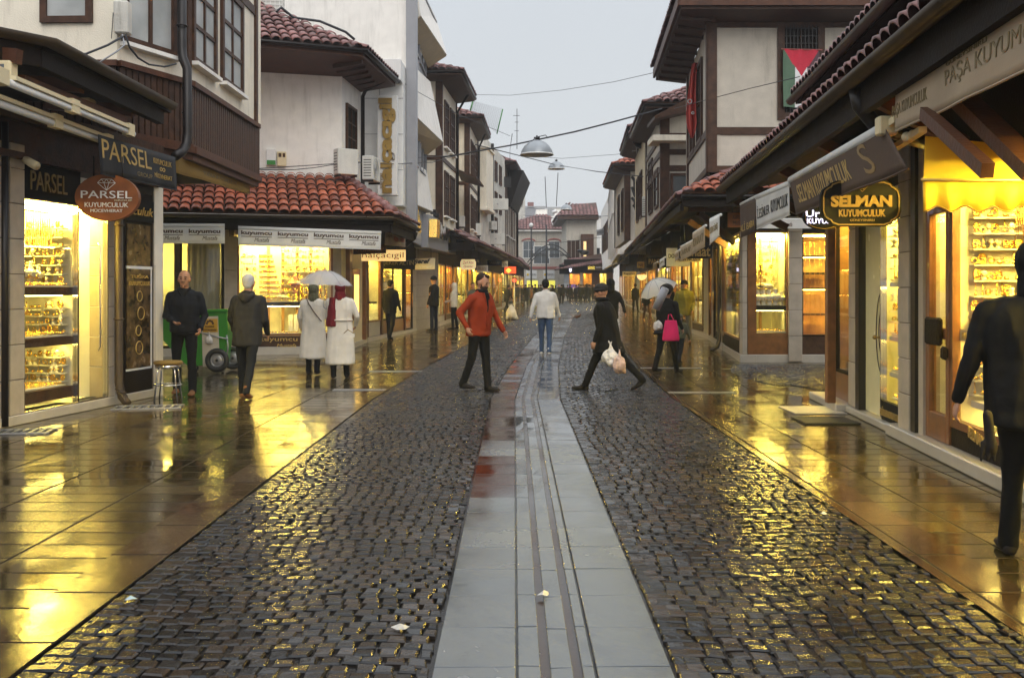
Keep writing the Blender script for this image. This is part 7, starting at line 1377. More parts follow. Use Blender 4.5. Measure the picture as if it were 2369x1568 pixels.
def person(label, x=None, yf=None, H=1.75, head=0, pos=None, lean=0, legs=((0, 0, 3), (0, 0, 3)), arms=((4, 8, 12, 0), (4, 8, 12, 0)), top='jacket', tc='c_black', bc='c_black', sc_='c_shoe', hair='short', hc='hair_k', lod=1, turn=(0, 0), skin='skin', coat_len=.42, collar=True, width=1.0, extra=None, group=None, belt=None, skirt=None, loc_up=0.0):
    """legs: (hip forward deg, knee deg, splay deg) L, R; arms: (forward, out, elbow, inward) L, R; head = facing (0 away from camera, 180 towards it, 90 right)"""
    g = Vector(pos) if pos is not None else G(x, yf); t = thing('person', label, 'person', tuple(g + Vector((0,0,loc_up))), group); t.rotation_euler = (0, 0, R(-head)); del t['_o']; s = H/1.75; t.scale = (s, s, s)
    vsb, vsc = {0: (.0085, .013), 1: (.013, .018), 2: (.022, .028)}[lod]
    J = {}
    def down(fw, out, side): # direction of a limb
        return Vector((side*math.sin(R(out))*math.cos(R(fw)), math.sin(R(fw)), -math.cos(R(fw))*math.cos(R(out))))
    pel = Vector((0, 0, .93)); low = 9
    for i, (hf, kn, spl) in enumerate(legs):
        sd = -1 if i == 0 else 1; hip = pel + Vector((sd*.088, 0, -.02)); kne = hip + down(hf, spl, sd)*.43; ank = kne + down(hf-kn, spl*.5, sd)*.41; J[i] = [hip, kne, ank, hf-kn]; low = min(low, ank.z - (.085 if abs(hf-kn) < 28 else .10))
    dz = -low; 
    for i in (0, 1): J[i][:3] = [p + Vector((0,0,dz)) for p in J[i][:3]]
    pel.z += dz; LR_ = Matrix.Rotation(-R(lean), 3, 'X'); up = lambda p: pel + LR_ @ (Vector(p) - Vector((0, 0, .93)))
    DEP[0] = .35 + .65*width; W = width; neck = up((0, -.005, 1.47)); hd = up((0, .02, 1.618)); ht = Matrix.Rotation(-R(lean*.35 + turn[1]), 3, 'X'); hm = (Matrix.Rotation(-R(turn[0]), 3, 'Z') @ ht)*1.05
    body = MB()
    oval(body, [(up((0, 0, .84)), .13*W, .085), (up((0, 0, .93)), .155*W, .10), (up((0, 0, 1.08)), .125*W, .085), (up((0, .005, 1.25)), .15*W, .10), (up((0, 0, 1.38)), .155*W, .09), (up((0, 0, 1.45)), .08, .06)])
    cap(body, up((0, -.01, 1.42)), hd - Vector((0, .02, .05)), .062, .056); P = lambda x_, y_, z_: hd + hm @ Vector((x_, y_, z_))
    body.ball(P(0, -.012, .022), .076, .096, .100, 16, 12, hm); body.ball(P(0, .022, -.045), .056, .064, .068, 14, 10, hm); cap(body, P(0, .058, -.095), P(0, .05, -.09), .026, .03)
    if lod < 2:
        cap(body, P(0, .082, .016), P(0, .105, -.022), .010, .0145); cap(body, P(-.028, .078, .022), P(.028, .078, .022), .013, .013)
        for sd in (-1, 1): body.ball(P(sd*.078, -.005, -.008), .010, .020, .032, 8, 6, hm); cap(body, P(sd*.04, .058, -.012), P(sd*.042, .05, -.03), .022, .02)
        cap(body, P(-.016, .079, -.052), P(.016, .079, -.052), .010, .010)
    for i in (0, 1):
        a, b, c_, an = J[i]; cap(body, a, b, .072, .048); cap(body, b, c_, .046, .032); fd = Vector((0, math.cos(R(an*.9)), math.sin(R(an*.9)))) if abs(an) > 25 else Vector((0, 1, 0)); J[i].append(fd); cap(body, c_ - Vector((0,0,.04)), c_ + fd*.14 - Vector((0,0,.055)), .034, .028)
    HN = []
    for i, (fw, out, el, inw) in enumerate(arms):
        sd = -1 if i == 0 else 1; sh = up((sd*.165*W, 0, 1.375)); d1 = LR_ @ down(fw, out, sd); elb = sh + d1*.285; d2 = LR_ @ (Matrix.Rotation(-R(inw)*sd, 3, 'Z') @ down(fw+el, out*.6, sd)); wr = elb + d2*.25; cap(body, sh, elb, .043, .034); cap(body, elb, wr, .032, .023)
        side = d2.cross(Vector((0, 1, 0)) if abs(d2.y) < .8 else Vector((1, 0, 0))).normalized(); fwd = side.cross(d2).normalized()
        if fwd.y < 0: fwd = -fwd
        inn = fwd.cross(d2).normalized()
        if inn.x*sd > 0: inn = -inn
        palm = wr + d2*.085; body.ball((wr+palm)/2 + d2*.01, .036, .018, .052, 10, 8, Matrix((fwd, inn, d2)).transposed())
        if lod < 2:
            for k in range(4):
                b0 = palm - d2*.012 + fwd*(.028 - .0185*k); l_ = (.036, .042, .039, .030)[k]; b1 = b0 + (d2*.92 + inn*.30).normalized()*l_; b2 = b1 + (d2*.55 + inn*.85).normalized()*l_*.85; cap(body, b0, b1, .0092, .0085, 6); cap(body, b1, b2, .0085, .0072, 6)
            t0 = wr + d2*.03 + fwd*.030; t1 = t0 + (fwd*.6 + d2*.7 + inn*.3).normalized()*.036; cap(body, t0, t1, .0115, .010, 6); cap(body, t1, t1 + (d2 + inn*.4).normalized()*.028, .010, .0085, 6)
        else: cap(body, palm, palm + d2*.06 + inn*.02, .02, .014)
        HN.append((sh, elb, wr, palm + d2*.03, d2, inn))
    voxel(body, 'body', skin, t, vsb, 3)
    if lod < 2:
        e_ = MB()
        for sd in (-1, 1): e_.ball(P(sd*.031, .082, .006), .010, .006, .0065, 8, 6, hm)
        e_.build('eyes', 'eye', t)
        e_ = MB()
        for sd in (-1, 1): e_.tube([P(sd*.016, .093, .027), P(sd*.032, .091, .033), P(sd*.048, .080, .026)], .005, 5)
        e_.build('eyebrows', hc if hc != 'hair_g' else 'hair_g', t)
    # trousers or skirt
    tr = MB()
    oval(tr, [(pel + Vector((0, 0, -.10)), .15*W, .105), (pel + Vector((0, 0, .02)), .165*W, .115), (up((0, 0, 1.03)), .145*W, .10)])
    for i in (0, 1):
        a, b, c_, an, fd = J[i]; cap(tr, a, b, .088*W, .066); cap(tr, b, c_ + Vector((0,0,.0)), .064, .056); cap(tr, c_, c_ - (b - c_).normalized()*.02, .056, .058)
    if skirt:
        z0 = skirt; oval(tr, [((0, 0, z0), .19, .15), ((0, 0, z0+.02), .195, .155), (pel + Vector((0, 0, -.2)), .14, .11), (pel, .14, .10)])
    voxel(tr, 'trousers' if not skirt else 'skirt', bc, t, vsc, 3, .009 if lod < 2 else 0, 8, .5, seed=len(label))
    for i in (0, 1):
        a, b, c_, an, fd = J[i]; sh_ = MB(); toe = c_ + fd*.19 - Vector((0, 0, .055 if fd.z > -.2 else .03)); heel = c_ - fd*.045 - Vector((0,0,.052)); upv = Vector((0,0,1)) if abs(fd.z) < .5 else Vector((0, .5, .5)); sx = Vector((1, 0, 0))
        ring = lambda c0, w_, h_: [c0 + sx*w_*math.cos(q) + fd.cross(sx).normalized()*(-1 if fd.cross(sx).z < 0 else 1)*h_*max(-.75, math.sin(q)) for q in [2*math.pi*j/12 for j in range(12)]]
        sh_.loft([ring(heel - fd*.012 , .020, .020), ring(heel, .036, .042), ring(heel + fd*.08 + Vector((0,0,.006)), .040, .052), ring(heel + fd*.15, .046, .036), ring(toe, .042, .028), ring(toe + fd*.035, .022, .016)])
        cap(sh_, c_ + Vector((0,0,.03)), heel + fd*.05 + Vector((0,0,.015)), .044, .040); voxel(sh_, 'shoe', sc_, t, .010 if lod < 2 else .02, 2)
    # upper garment
    jk = MB(); zb = 1.35 - coat_len*1.0 if top == 'jacket' else .93 + .0
    sec = [(up((0, -.005, 1.475)), .075, .07), (up((0, -.005, 1.455)), .105*W, .080), (up((0, .0, 1.395)), .160*W, .102), (up((0, .004, 1.34)), .188*W, .120), (up((0, .008, 1.26)), .196*W, .134), (up((0, .004, 1.10)), .182*W, .130), (up((0, 0, .98)), .186*W, .132)]
    if top == 'coat':
        zb = max(.25, .93 - coat_len); mid = pel + Vector((0, (J[0][1].y+J[1][1].y)*.25, 0)); hw = (1/DEP[0])*min(.25, max(.22*W, abs(J[0][1].y - J[1][1].y)*.5 + .08))
        sec += [(pel + Vector((0, 0, -.08)), .195*W, .14), (Vector((mid.x, mid.y*.6, (pel.z+zb)/2)), .215*W, max(.16, hw*.72)), (Vector((mid.x, mid.y, zb+.03)), .226*W, hw), (Vector((mid.x, mid.y, zb)), .218*W, hw*.95)]
    else: sec += [(up((0, 0, .90)), .183*W, .130), (up((0, 0, .93 - (coat_len-.42))), .186*W, .132), (up((0, 0, .915 - (coat_len-.42))), .17*W, .12)]
    oval(jk, sec, 18)
    for i in (0, 1):
        sh, elb, wr, hp, d2, inn = HN[i]; cap(jk, up(((-.06 if i == 0 else .06), -.005, 1.425)), sh, .058, .064); cap(jk, sh + Vector((0, 0, .002)), elb, .066*min(W, 1.1), .052); cap(jk, elb, wr - d2*.012, .052, .040)
    if collar: 
        jk.torus(up((0, .0, 1.485)), .066, .020, seg=16, sg=8, rot=LR_ @ Matrix.Rotation(-.18, 3, 'X'))
    voxel(jk, {'coat': 'coat'}.get(top, 'jacket'), tc, t, vsc, 4, (.009 if top == 'coat' else .017) if lod < 2 else .006, 6.5, .35, seed=len(label)*2)
    if belt: b_ = MB(); b_.torus((0, .005, pel.z+.12), .185*W, .016, seg=24, sg=6); [setattr(v, 'y', v.y*.78) for v in b_.v]; b_.build('belt', belt, t)
    # head cover
    h = MB(); hn = 'hair'
    if hair == 'short': h.ball(P(0, -.026, .040), .083, .092, .094, 16, 12, hm); h.ball(P(0, -.06, -.01), .066, .05, .07, 12, 8, hm)
    elif hair == 'balding': h.ball(P(0, -.045, .008), .085, .076, .066, 14, 10, hm)
    elif hair == 'quiff': h.ball(P(0, -.034, .044), .080, .088, .087, 16, 12, hm); h.ball(P(0, .035, .105), .045, .036, .026, 12, 8, hm); h.ball(P(0, -.06, -.01), .064, .05, .065, 12, 8, hm)
    elif hair == 'beanie': hn = 'knit_cap'; h.ball(P(0, -.014, .055), .094, .112, .088, 16, 12, hm); h.torus(P(0, -.008, .038), .092, .017, rot=hm @ Matrix.Rotation(.08, 3, 'X'), seg=20, sg=8)
    elif hair == 'furry': hn = 'fur_hat'; h.ball(P(0, -.014, .075), .125, .135, .095, 16, 12, hm); h.ball(P(.02, -.06, .03), .11, .09, .08, 12, 8, hm)
    elif hair == 'hood': hn = 'hood'; h.ball(P(0, -.035, .030), .108, .115, .128, 16, 12, hm); cap(h, P(0, -.045, -.02), up((0, -.03, 1.46)), .10, .11)
    elif hair == 'hijab': hn = 'headscarf'; h.ball(P(0, -.022, .030), .095, .110, .112, 16, 12, hm); cap(h, P(0, -.02, -.03), up((0, -.005, 1.45)), .088, .115)
    elif hair == 'bun': h.ball(P(0, -.022, .035), .088, .10, .10, 16, 12, hm); cap(h, P(0, -.06, -.02), up((0, -.06, 1.44)), .06, .07)
    voxel(h, hn, hc, t, .010 if lod < 2 else .02, 2, .006 if lod < 2 else 0, 26, .8, seed=3)
    info = dict(P=P, up=up, HN=HN, J=J, pel=pel, hm=hm, hd=hd); 
    if extra: extra(t, info)
    return t, info
STAND = ((0, 2, 4), (2, 3, 4)); WALK = ((22, 6, 1), (-14, 22, 1)); WALK2 = ((-16, 24, 1), (20, 4, 1)); SW1 = ((-18, 6, 14, 0), (16, 6, 16, 0)); SW2 = ((16, 6, 16, 0), (-18, 6, 14, 0))
def local_tube(t, pts, r, name, m, seg=8, rr=None): a = MB(); a.tube(pts, r, seg, rr); return a.build(name, m, t)
# 1 man with moustache by the stool
def ex1(t, i):
    P = i['P']; a = MB(); cap(a, P(-.022, .088, -.040), P(.022, .088, -.040), .008, .008); cap(a, P(-.016, .068, -.094), P(.016, .068, -.094), .012, .012); voxel(a, 'moustache', 'beard', t, .007, 2)
    a = MB()
    for sx in (-1, 1): a.hexa([i['up'](p) for p in ((sx*.02, .12, 1.40), (sx*.085, .085, 1.50), (sx*.095, .04, 1.50), (sx*.04, .10, 1.38), (sx*.02, .135, 1.40), (sx*.085, .10, 1.505), (sx*.10, .05, 1.51), (sx*.04, .115, 1.375))])
    a.build('collar', 'c_dark', t)
person('balding man with moustache in dark jacket and trousers standing beside the chrome stool', 427, 913, 1.83, 172, legs=((12, 6, 4), (-6, 8, 4)), arms=((-8, 20, 50, -26), (10, 12, 62, -40)), tc='c_dark', bc='c_black', sc_='c_tan', hair='balding', hc='hair_b', lod=0, skin='skin_warm', extra=ex1, width=1.10, coat_len=.46)
# 2 white-haired man from behind
def ex2(t, i): a = MB(); a.torus(i['up']((0, -.06, 1.45)), .085, .036, seg=18, sg=8, rot=Matrix.Rotation(.45, 3, 'X')); a.ball(i['up']((0, -.13, 1.40)), .085, .04, .07); voxel(a, 'hood', 'c_grey', t, .012, 3, .006)
person('white haired man in grey hooded jacket walking away, seen from behind', 572, 921, 1.76, 4, lean=4, legs=((10, 3, 2), (-16, 14, 1)), arms=((4, 14, 38, -16), (4, 14, 38, -16)), tc='c_grey', bc='c_dark', sc_='c_tan', hair='short', hc='hair_g', lod=0, extra=ex2, width=1.12, coat_len=.60)
# 3, 4 two women under an umbrella
def ex3(t, i): local_tube(t, [i['up'](p) for p in ((-.12, -.06, 1.47), (-.06, -.155, 1.38), (.04, -.17, 1.22), (.16, -.14, 1.06), (.20, -.02, .98))], .009, 'bag_strap', 'c_brown'); 
person('woman in long beige coat with olive headscarf, left one under the clear umbrella', 725, 866, 1.64, 2, legs=((7, 4, 2), (-7, 9, 2)), arms=((4, 16, 30, -10), (14, 8, 70, -10)), top='coat', tc='c_cream', bc='c_black', hair='hijab', hc='c_khaki', lod=0, coat_len=.62, width=1.18, extra=ex3)
def ex4(t, i):
    a = MB(); up = i['up']; a.loft([[up((-.12 + x_*w_, -.09 - .055*math.cos(x_*2.2) - y_*d_, z_)) for x_, y_ in [(math.cos(q), max(0, math.sin(q))*.6 - .2) for q in [2*math.pi*j/14 for j in range(14)]]] for z_, w_, d_ in ((1.47, .07, .05), (1.38, .08, .07), (1.20, .11, .09), (1.02, .135, .085), (.94, .14, .08), (.93, .12, .05))]); voxel(a, 'scarf_tail', 'c_maroon', t, .012, 3, .010, 14, .3)
    local_tube(t, [up(p) for p in ((.12, -.09, 1.46), (.13, -.15, 1.25), (.15, -.19, 1.0), (.15, -.20, .86))], .006, 'bag_strap', 'c_cream')
person('woman in belted white coat with dark red headscarf, right one under the clear umbrella', 787, 874, 1.67, -3, legs=((-5, 7, 2), (6, 3, 2)), arms=((14, 6, 66, -18), (2, 24, 44, -30)), top='coat', tc='c_cream', bc='c_black', hair='hijab', hc='c_maroon', lod=0, coat_len=.70, width=1.20, belt='c_cream', extra=ex4, skirt=.24)
def umbrella(c, tilt, R_, h_, m, label, handle=.62, ns=8, tm='metal', curved=.28, tip_sag=.04):
    t = thing('umbrella', label, 'umbrella', tuple(c)); q = Matrix.Rotation(R(tilt[0]), 3, 'X') @ Matrix.Rotation(R(tilt[1]), 3, 'Y'); a = MB(); rows = 7; seg = ns*4; vs = []
    f = lambda r, th: q @ Vector((math.cos(th)*r*R_*(1 - tip_sag*abs(math.sin(th*ns/2))*r), math.sin(th)*r*R_*(1 - tip_sag*abs(math.sin(th*ns/2))*r), h_*(1 - r**1.9) - .02*(1-abs(math.cos(th*ns/2)))*r*0 + .05*R_*abs(math.sin(th*ns/2))*r**2))
    for i in range(rows+1): vs += [f(.02 + .98*i/rows, 2*math.pi*j/seg) for j in range(seg)]
    a.add([Vector(c)+v for v in vs], [(i*seg+j, i*seg+(j+1) % seg, (i+1)*seg+(j+1) % seg, (i+1)*seg+j) for i in range(rows) for j in range(seg)], True); a.build('canopy', m, t)
    a = MB()
    for k in range(ns): a.tube([Vector(c) + f(.02 + .98*i/6, 2*math.pi*k/ns) + Vector((0,0,.003)) for i in range(7)], .004, 4)
    a.build('rib', tm, t); a = MB(); a.tube([Vector(c) + q @ Vector((0,0,h_+.06)), Vector(c) + q @ Vector((0,0,-handle+h_))], .007, 6); a.tube([Vector(c) + q @ p for p in (Vector((0,0,-handle+h_)), Vector((0,0,-handle+h_-.04)), Vector((.03, 0, -handle+h_-.07)), Vector((.055, 0, -handle+h_-.04)))], .012, 6); a.build('shaft', tm, t); return t
M['clear'] = clearplastic('clear_umbrella', (.86, .86, .88), .42); M['milky'] = clearplastic('milky_umbrella', (.85, .82, .74), .12)
umbrella(at(751, 661, 17.4), (0, 2), .50, .27, M['clear'], 'clear plastic umbrella over the two women in pale coats', .60)
hb = at(808, 780, 17.0); t = thing('handbag', 'small white handbag at the side of the woman in the belted coat', 'handbag', hb); a = MB(); a.wbox(hb.x-.12, hb.x+.10, hb.y-.05, hb.y+.05, hb.z-.09, hb.z+.06); a.build('pouch', 'c_white', t).data.transform(Matrix.Translation(-hb)); o = t.children[0]; bv = o.modifiers.new('b', 'BEVEL'); bv.width = .025; bv.segments = 3
a = MB(); a.slab([hb + Vector((-.12, -.053, .0)), hb + Vector((.10, -.053, .0)), hb + Vector((.10, -.045, .065)), hb + Vector((-.12, -.045, .065))], .008); part('flap', a, 'c_cream', t); a = MB(); a.tube([hb + Vector((-.11, 0, .05)), hb + Vector((-.02, -.02, .13)), hb + Vector((.10, 0, .05))], .008, 6); part('strap', a, 'brass', t)
# 5 suited man
person('man in black suit looking into the glass fronted shop, seen from behind', 903, 786, 1.80, 18, legs=((14, 4, 3), (-8, 26, 3)), arms=((0, 10, 20, -8), (6, 14, 10, 0)), tc='c_black', bc='c_black', hair='short', hc='hair_k', lod=1, coat_len=.56, width=1.05)
# 6 girl in pink, 7 tall dark man
def ex6(t, i): a = MB(); a.torus(i['P'](0, .045, .005), .105, .032, seg=18, sg=8, rot=i['hm'] @ Matrix.Rotation(math.pi/2, 3, 'X')); voxel(a, 'fur_trim', 'hair_b', t, .014, 2, .01, 30)
person('little girl in pink hooded coat and pink boots by the stone wall', 972, 757, 1.33, 170, arms=((10, 25, 30, -10), (8, 30, 40, 20)), tc='c_pink', bc='c_khaki', sc_='c_hot', hair='hood', hc='c_pink', lod=1, top='coat', coat_len=.26, extra=ex6, width=1.15)
person('tall man in black jacket and cap standing next to the girl in pink', 1004, 766, 1.93, -60, tc='c_black', bc='c_navy', hair='beanie', hc='c_black', lod=1, legs=STAND, arms=((2, 10, 10, 0), (6, 16, 20, 0)), coat_len=.55)
# 8 white hooded woman
person('woman in white hooded puffer jacket and black trousers facing a left shop window', 1050, 762, 1.68, -75, tc='c_puffer', bc='c_black', hair='hood', hc='c_puffer', lod=1, legs=((2, 4, 2), (-4, 6, 2)), arms=((14, 8, 60, -20), (14, 8, 60, -20)), coat_len=.5)
person('young dark haired man with lit face standing in a left shop doorway', 1094, 757, 1.70, 150, tc='c_khaki', bc='c_black', hair='quiff', lod=1, skin='skin_warm')
# 9 man in the rust jacket
def ex9(t, i):
    P, up = i['P'], i['up']; a = MB(); a.ball(P(0, .040, -.062), .062, .056, .050, 14, 10, i['hm']); cap(a, P(-.052, .02, -.03), P(-.06, .0, .01), .014, .01); cap(a, P(.052, .02, -.03), P(.06, .0, .01), .014, .01); voxel(a, 'beard', 'beard', t, .007, 2, .002, 60)
    a = MB(); a.torus(up((0, .005, 1.49)), .070, .030, seg=18, sg=8); cap(a, up((.0, .10, 1.43)), up((.01, .14, 1.20)), .045, .022); voxel(a, 'scarf', 'c_black', t, .010, 2, .008, 20)
    a = MB(); a.hexa([up(p) for p in ((-.05, .125, 1.42), (.05, .125, 1.42), (.012, .145, 1.12), (-.012, .145, 1.12), (-.05, .105, 1.42), (.05, .105, 1.42), (.012, .12, 1.12), (-.012, .12, 1.12))]); a.build('shirt_front', 'c_black', t)
    for sx in (-1, 1): a = MB(); a.tube([up((sx*.07, .105, 1.47)), up((sx*.055, .135, 1.38)), up((sx*.018, .150, 1.15)), up((sx*.012, .140, .95))], .010, 6); a.build('jacket_edge', 'c_rust', t)
    local_tube(t, [up((sx_, .132, z_)) for sx_, z_ in ((-.11, 1.10), (-.13, 1.0))], .005, 'pocket_seam', 'c_black', 5)
person('bearded man in rust red jacket and black trousers crossing the cobbles', 1108, 905, 1.78, 128, lean=5, turn=(-6, 20), legs=((7, 2, 1), (-8, 16, 1)), arms=((20, 15, 14, 0), (-22, 34, 52, -34)), tc='c_rust', bc='c_black', sc_='c_shoe', hair='quiff', hc='hair_b', lod=0, extra=ex9, coat_len=.52, skin='skin', width=1.16)
# 10 man in white sweater
person('man in white sweater and blue jeans walking away down the middle of the street', 1262, 820, 1.76, 6, legs=((6, 3, 1), (-8, 12, 1)), arms=((-10, 20, 14, 0), (12, 16, 14, 0)), tc='c_white', bc='c_jean', sc_='c_cream', hair='short', hc='hair_k', lod=0, coat_len=.50, width=1.18)
# 11 man with cap and bags
def ex11(t, i):
    a = MB(); a.torus(i['up']((0, .012, 1.51)), .075, .036, seg=18, sg=8); voxel(a, 'scarf', 'c_black', t, .010, 2, .006, 20)
person('stooping man in black coat and dark cap striding left with white bags', 1408, 903, 1.70, -68, lean=9, turn=(0, 8), legs=((28, 6, 1), (-32, 12, 1)), arms=((6, 8, 22, 0), (-2, 8, 20, 0)), top='coat', tc='c_black', bc='c_black', hair='beanie', hc='c_grey', lod=0, coat_len=.34, extra=ex11, width=1.42)
def sack(c, rx, ry, rz, label, nm='plastic_bag', m='bagp', seed=0, knot=True, vs=.012, tp=.35):
    t = thing(nm, label, 'bag', tuple(c)); a = MB(); rnd = random.Random(seed); a.ball((0,0,0), rx*.9, ry*.9, rz*.85, 14, 10)
    for k in range(9): q = rnd.uniform(0, 6.28); zz = rnd.uniform(-.6, .4)*rz; a.ball((math.cos(q)*rx*.5, math.sin(q)*ry*.5, zz), rx*rnd.uniform(.30, .42), ry*.45, rz*rnd.uniform(.3, .5), 10, 8)
    if knot: cap(a, (0, 0, rz*.7), (0, 0, rz*1.35), rx*.35, rx*.12); cap(a, (0, 0, rz*1.2), (-rx*.25, 0, rz*1.7), rx*.1, rx*.06); cap(a, (0, 0, rz*1.2), (rx*.25, 0, rz*1.7), rx*.1, rx*.06)
    for v in a.v: f_ = 1 - tp*max(0, min(1, (v.z/rz+1)/2)); v.x *= f_; v.y *= f_
    voxel(a, 'bag_body', m, t, vs, 3, min(.022, .022*rx/.15), 12 if rx < .3 else 6, .3, seed); return t
sack(at(1412, 825, 14.85), .17, .12, .14, 'white plastic bag carried in front by the stooping man', seed=1)
sack(at(1433, 843, 14.7), .13, .10, .15, 'second pinkish plastic bag carried by the stooping man', seed=2, m=mat('pink_bag', (.60, .42, .36), .35, var=.3, vs=12, bump=.6, bs=20))
# 12 hooded man behind
person('man in black hooded coat walking away behind the stooping man', 1413, 798, 1.82, 8, legs=WALK, arms=((-4, 10, 14, 0), (-16, 26, 8, 0)), tc='c_black', bc='c_black', hair='hood', hc='c_black', lod=1, coat_len=.62, width=1.15)
# 13 woman with pink bag, child
person('woman in black with furry hat carrying a rolled tube and pink bag', 1542, 862, 1.62, 42, legs=((-10, 14, 3), (14, 4, 3)), arms=((26, 10, 76, -14), (4, 12, 30, -10)), tc='c_black', bc='c_black', hair='furry', hc='hair_k', lod=0, top='coat', coat_len=.16, width=1.2)
p = at(1552, 762, 17.6); t = thing('pink_bag', 'bright pink shopping bag hanging from the woman with the furry hat', 'bag', p); a = MB(); a.loft([[p + Vector((w_*x_, w_*.45*y_, z_)) for x_, y_ in ((-1,-1),(0,-1.2),(1,-1),(1.1,0),(1,1),(0,1.2),(-1,1),(-1.1,0))] for z_, w_ in ((-.20, .13), (-.17, .14), (0, .12), (.14, .095), (.16, .09))]); part('bag_body', a, 'c_hot', t); a = MB(); a.tube([p + Vector((-.06, -.04, .15)), p + Vector((-.05, -.05, .26)), p + Vector((-.01, -.05, .27)), p + Vector((.05, -.04, .15))], .008, 6); part('handle', a, 'c_hot', t)
t = thing('rolled_tube', 'rolled grey mat held upright by the woman with the pink bag', 'roll', at(1531, 700, 17.5)); a = MB(); A_, B_ = at(1517, 715, 17.45), at(1539, 668, 17.35); a.tube([A_, B_], .072, 18); part('roll', a, mat('grey_roll', (.30, .30, .33), .5), t); a = MB(); dr_ = (B_-A_).normalized(); rt_ = Vector((0,0,1)).rotation_difference(dr_).to_matrix(); a.torus(B_ + dr_*.002, .055, .012, rot=rt_, seg=18, sg=6); a.torus(B_ + dr_*.004, .03, .008, rot=rt_, seg=14, sg=5); part('rolled_end', a, 'metal', t); a = MB(); a.tube([B_ + dr_*.001, B_ + dr_*.006], .024, 12); part('hole', a, 'c_black', t)
sack(at(1522, 752, 17.55), .11, .08, .10, 'crumpled grey bag under the rolled mat', seed=5, m='bagp', knot=False)
umbrella(at(1524, 672, 18.9), (14, -24), .37, .24, M['milky'], 'milky white umbrella tilted behind the woman with the furry hat', .5)
person('small child in dark olive coat behind the woman with the pink bag', 1572, 842, 1.06, 30, tc='c_khaki', bc='c_dark', hair='beanie', hc='c_khaki', lod=1, legs=WALK, arms=((30, 30, 30, 0), (8, 16, 20, 0)), width=1.15)
# 15 man in the green jacket
def ex15(t, i): a = MB(); a.torus(i['up']((0, .0, 1.50)), .085, .030, seg=18, sg=8); cap(a, i['up']((.012, .125, 1.44)), i['up']((.012, .135, .92)), .010, .010); voxel(a, 'hood_and_zip', 'c_olive', t, .011, 2, .004)
person('man in olive green jacket, jeans and dark cap facing the camera on the right pavement', 1583, 793, 1.76, 190, legs=((4, 4, 6), (-2, 4, 6)), arms=((-4, 14, 42, -20), (-6, 18, 46, -20)), tc='c_olive', bc='c_jeang', sc_='c_tan', hair='beanie', hc='c_black', lod=0, extra=ex15, skin='skin_warm', coat_len=.58, width=1.12)
person('man in black walking away near the lit shops, farther of a pair', 1470, 725, 1.74, 0, legs=WALK, arms=SW1, tc='c_black', bc='c_black', hair='short', lod=1, coat_len=.55)
person('man in dark coat walking towards the camera beside the milky umbrella', 1497, 742, 1.74, 178, legs=WALK, arms=((10, 8, 60, -20), (4, 8, 10, 0)), tc='c_black', bc='c_brown', sc_='c_tan', hair='short', lod=1, coat_len=.60, skin='skin_warm')
person('dark haired man mostly hidden behind the milky umbrella', 1551, 790, 1.76, 80, legs=STAND, tc='c_black', bc='c_dark', hair='short', lod=1)
# 20 foreground man at the right edge
person('large man in black coat at the right edge, walking away close to the camera', 2404, 1300, 1.80, 14, legs=((12, 4, 3), (-34, 36, 3)), arms=((2, 20, 16, 0), (-10, 10, 14, 0)), tc='c_black', bc='c_black', sc_='c_shoe', hair='hood', hc='c_black', lod=0, coat_len=.60, width=1.5, lean=5)
t = thing('black_glove_bag', 'black leather gloves held in the hand of the man at the right edge', 'gloves', at(2281, 990, 5.25)); a = MB(); pv = at(2284, 990, 5.3) - at(2281, 990, 5.25)
cap(a, pv + Vector((0, 0, .07)), pv + Vector((.02, 0, -.10)), .026, .034)
for k in range(3): cap(a, pv + Vector((-.02+.03*k, 0, -.08)), pv + Vector((-.035+.035*k, 0, -.17)), .015, .010)
voxel(a, 'glove', 'c_shoe', t, .008, 2, .004, 20)
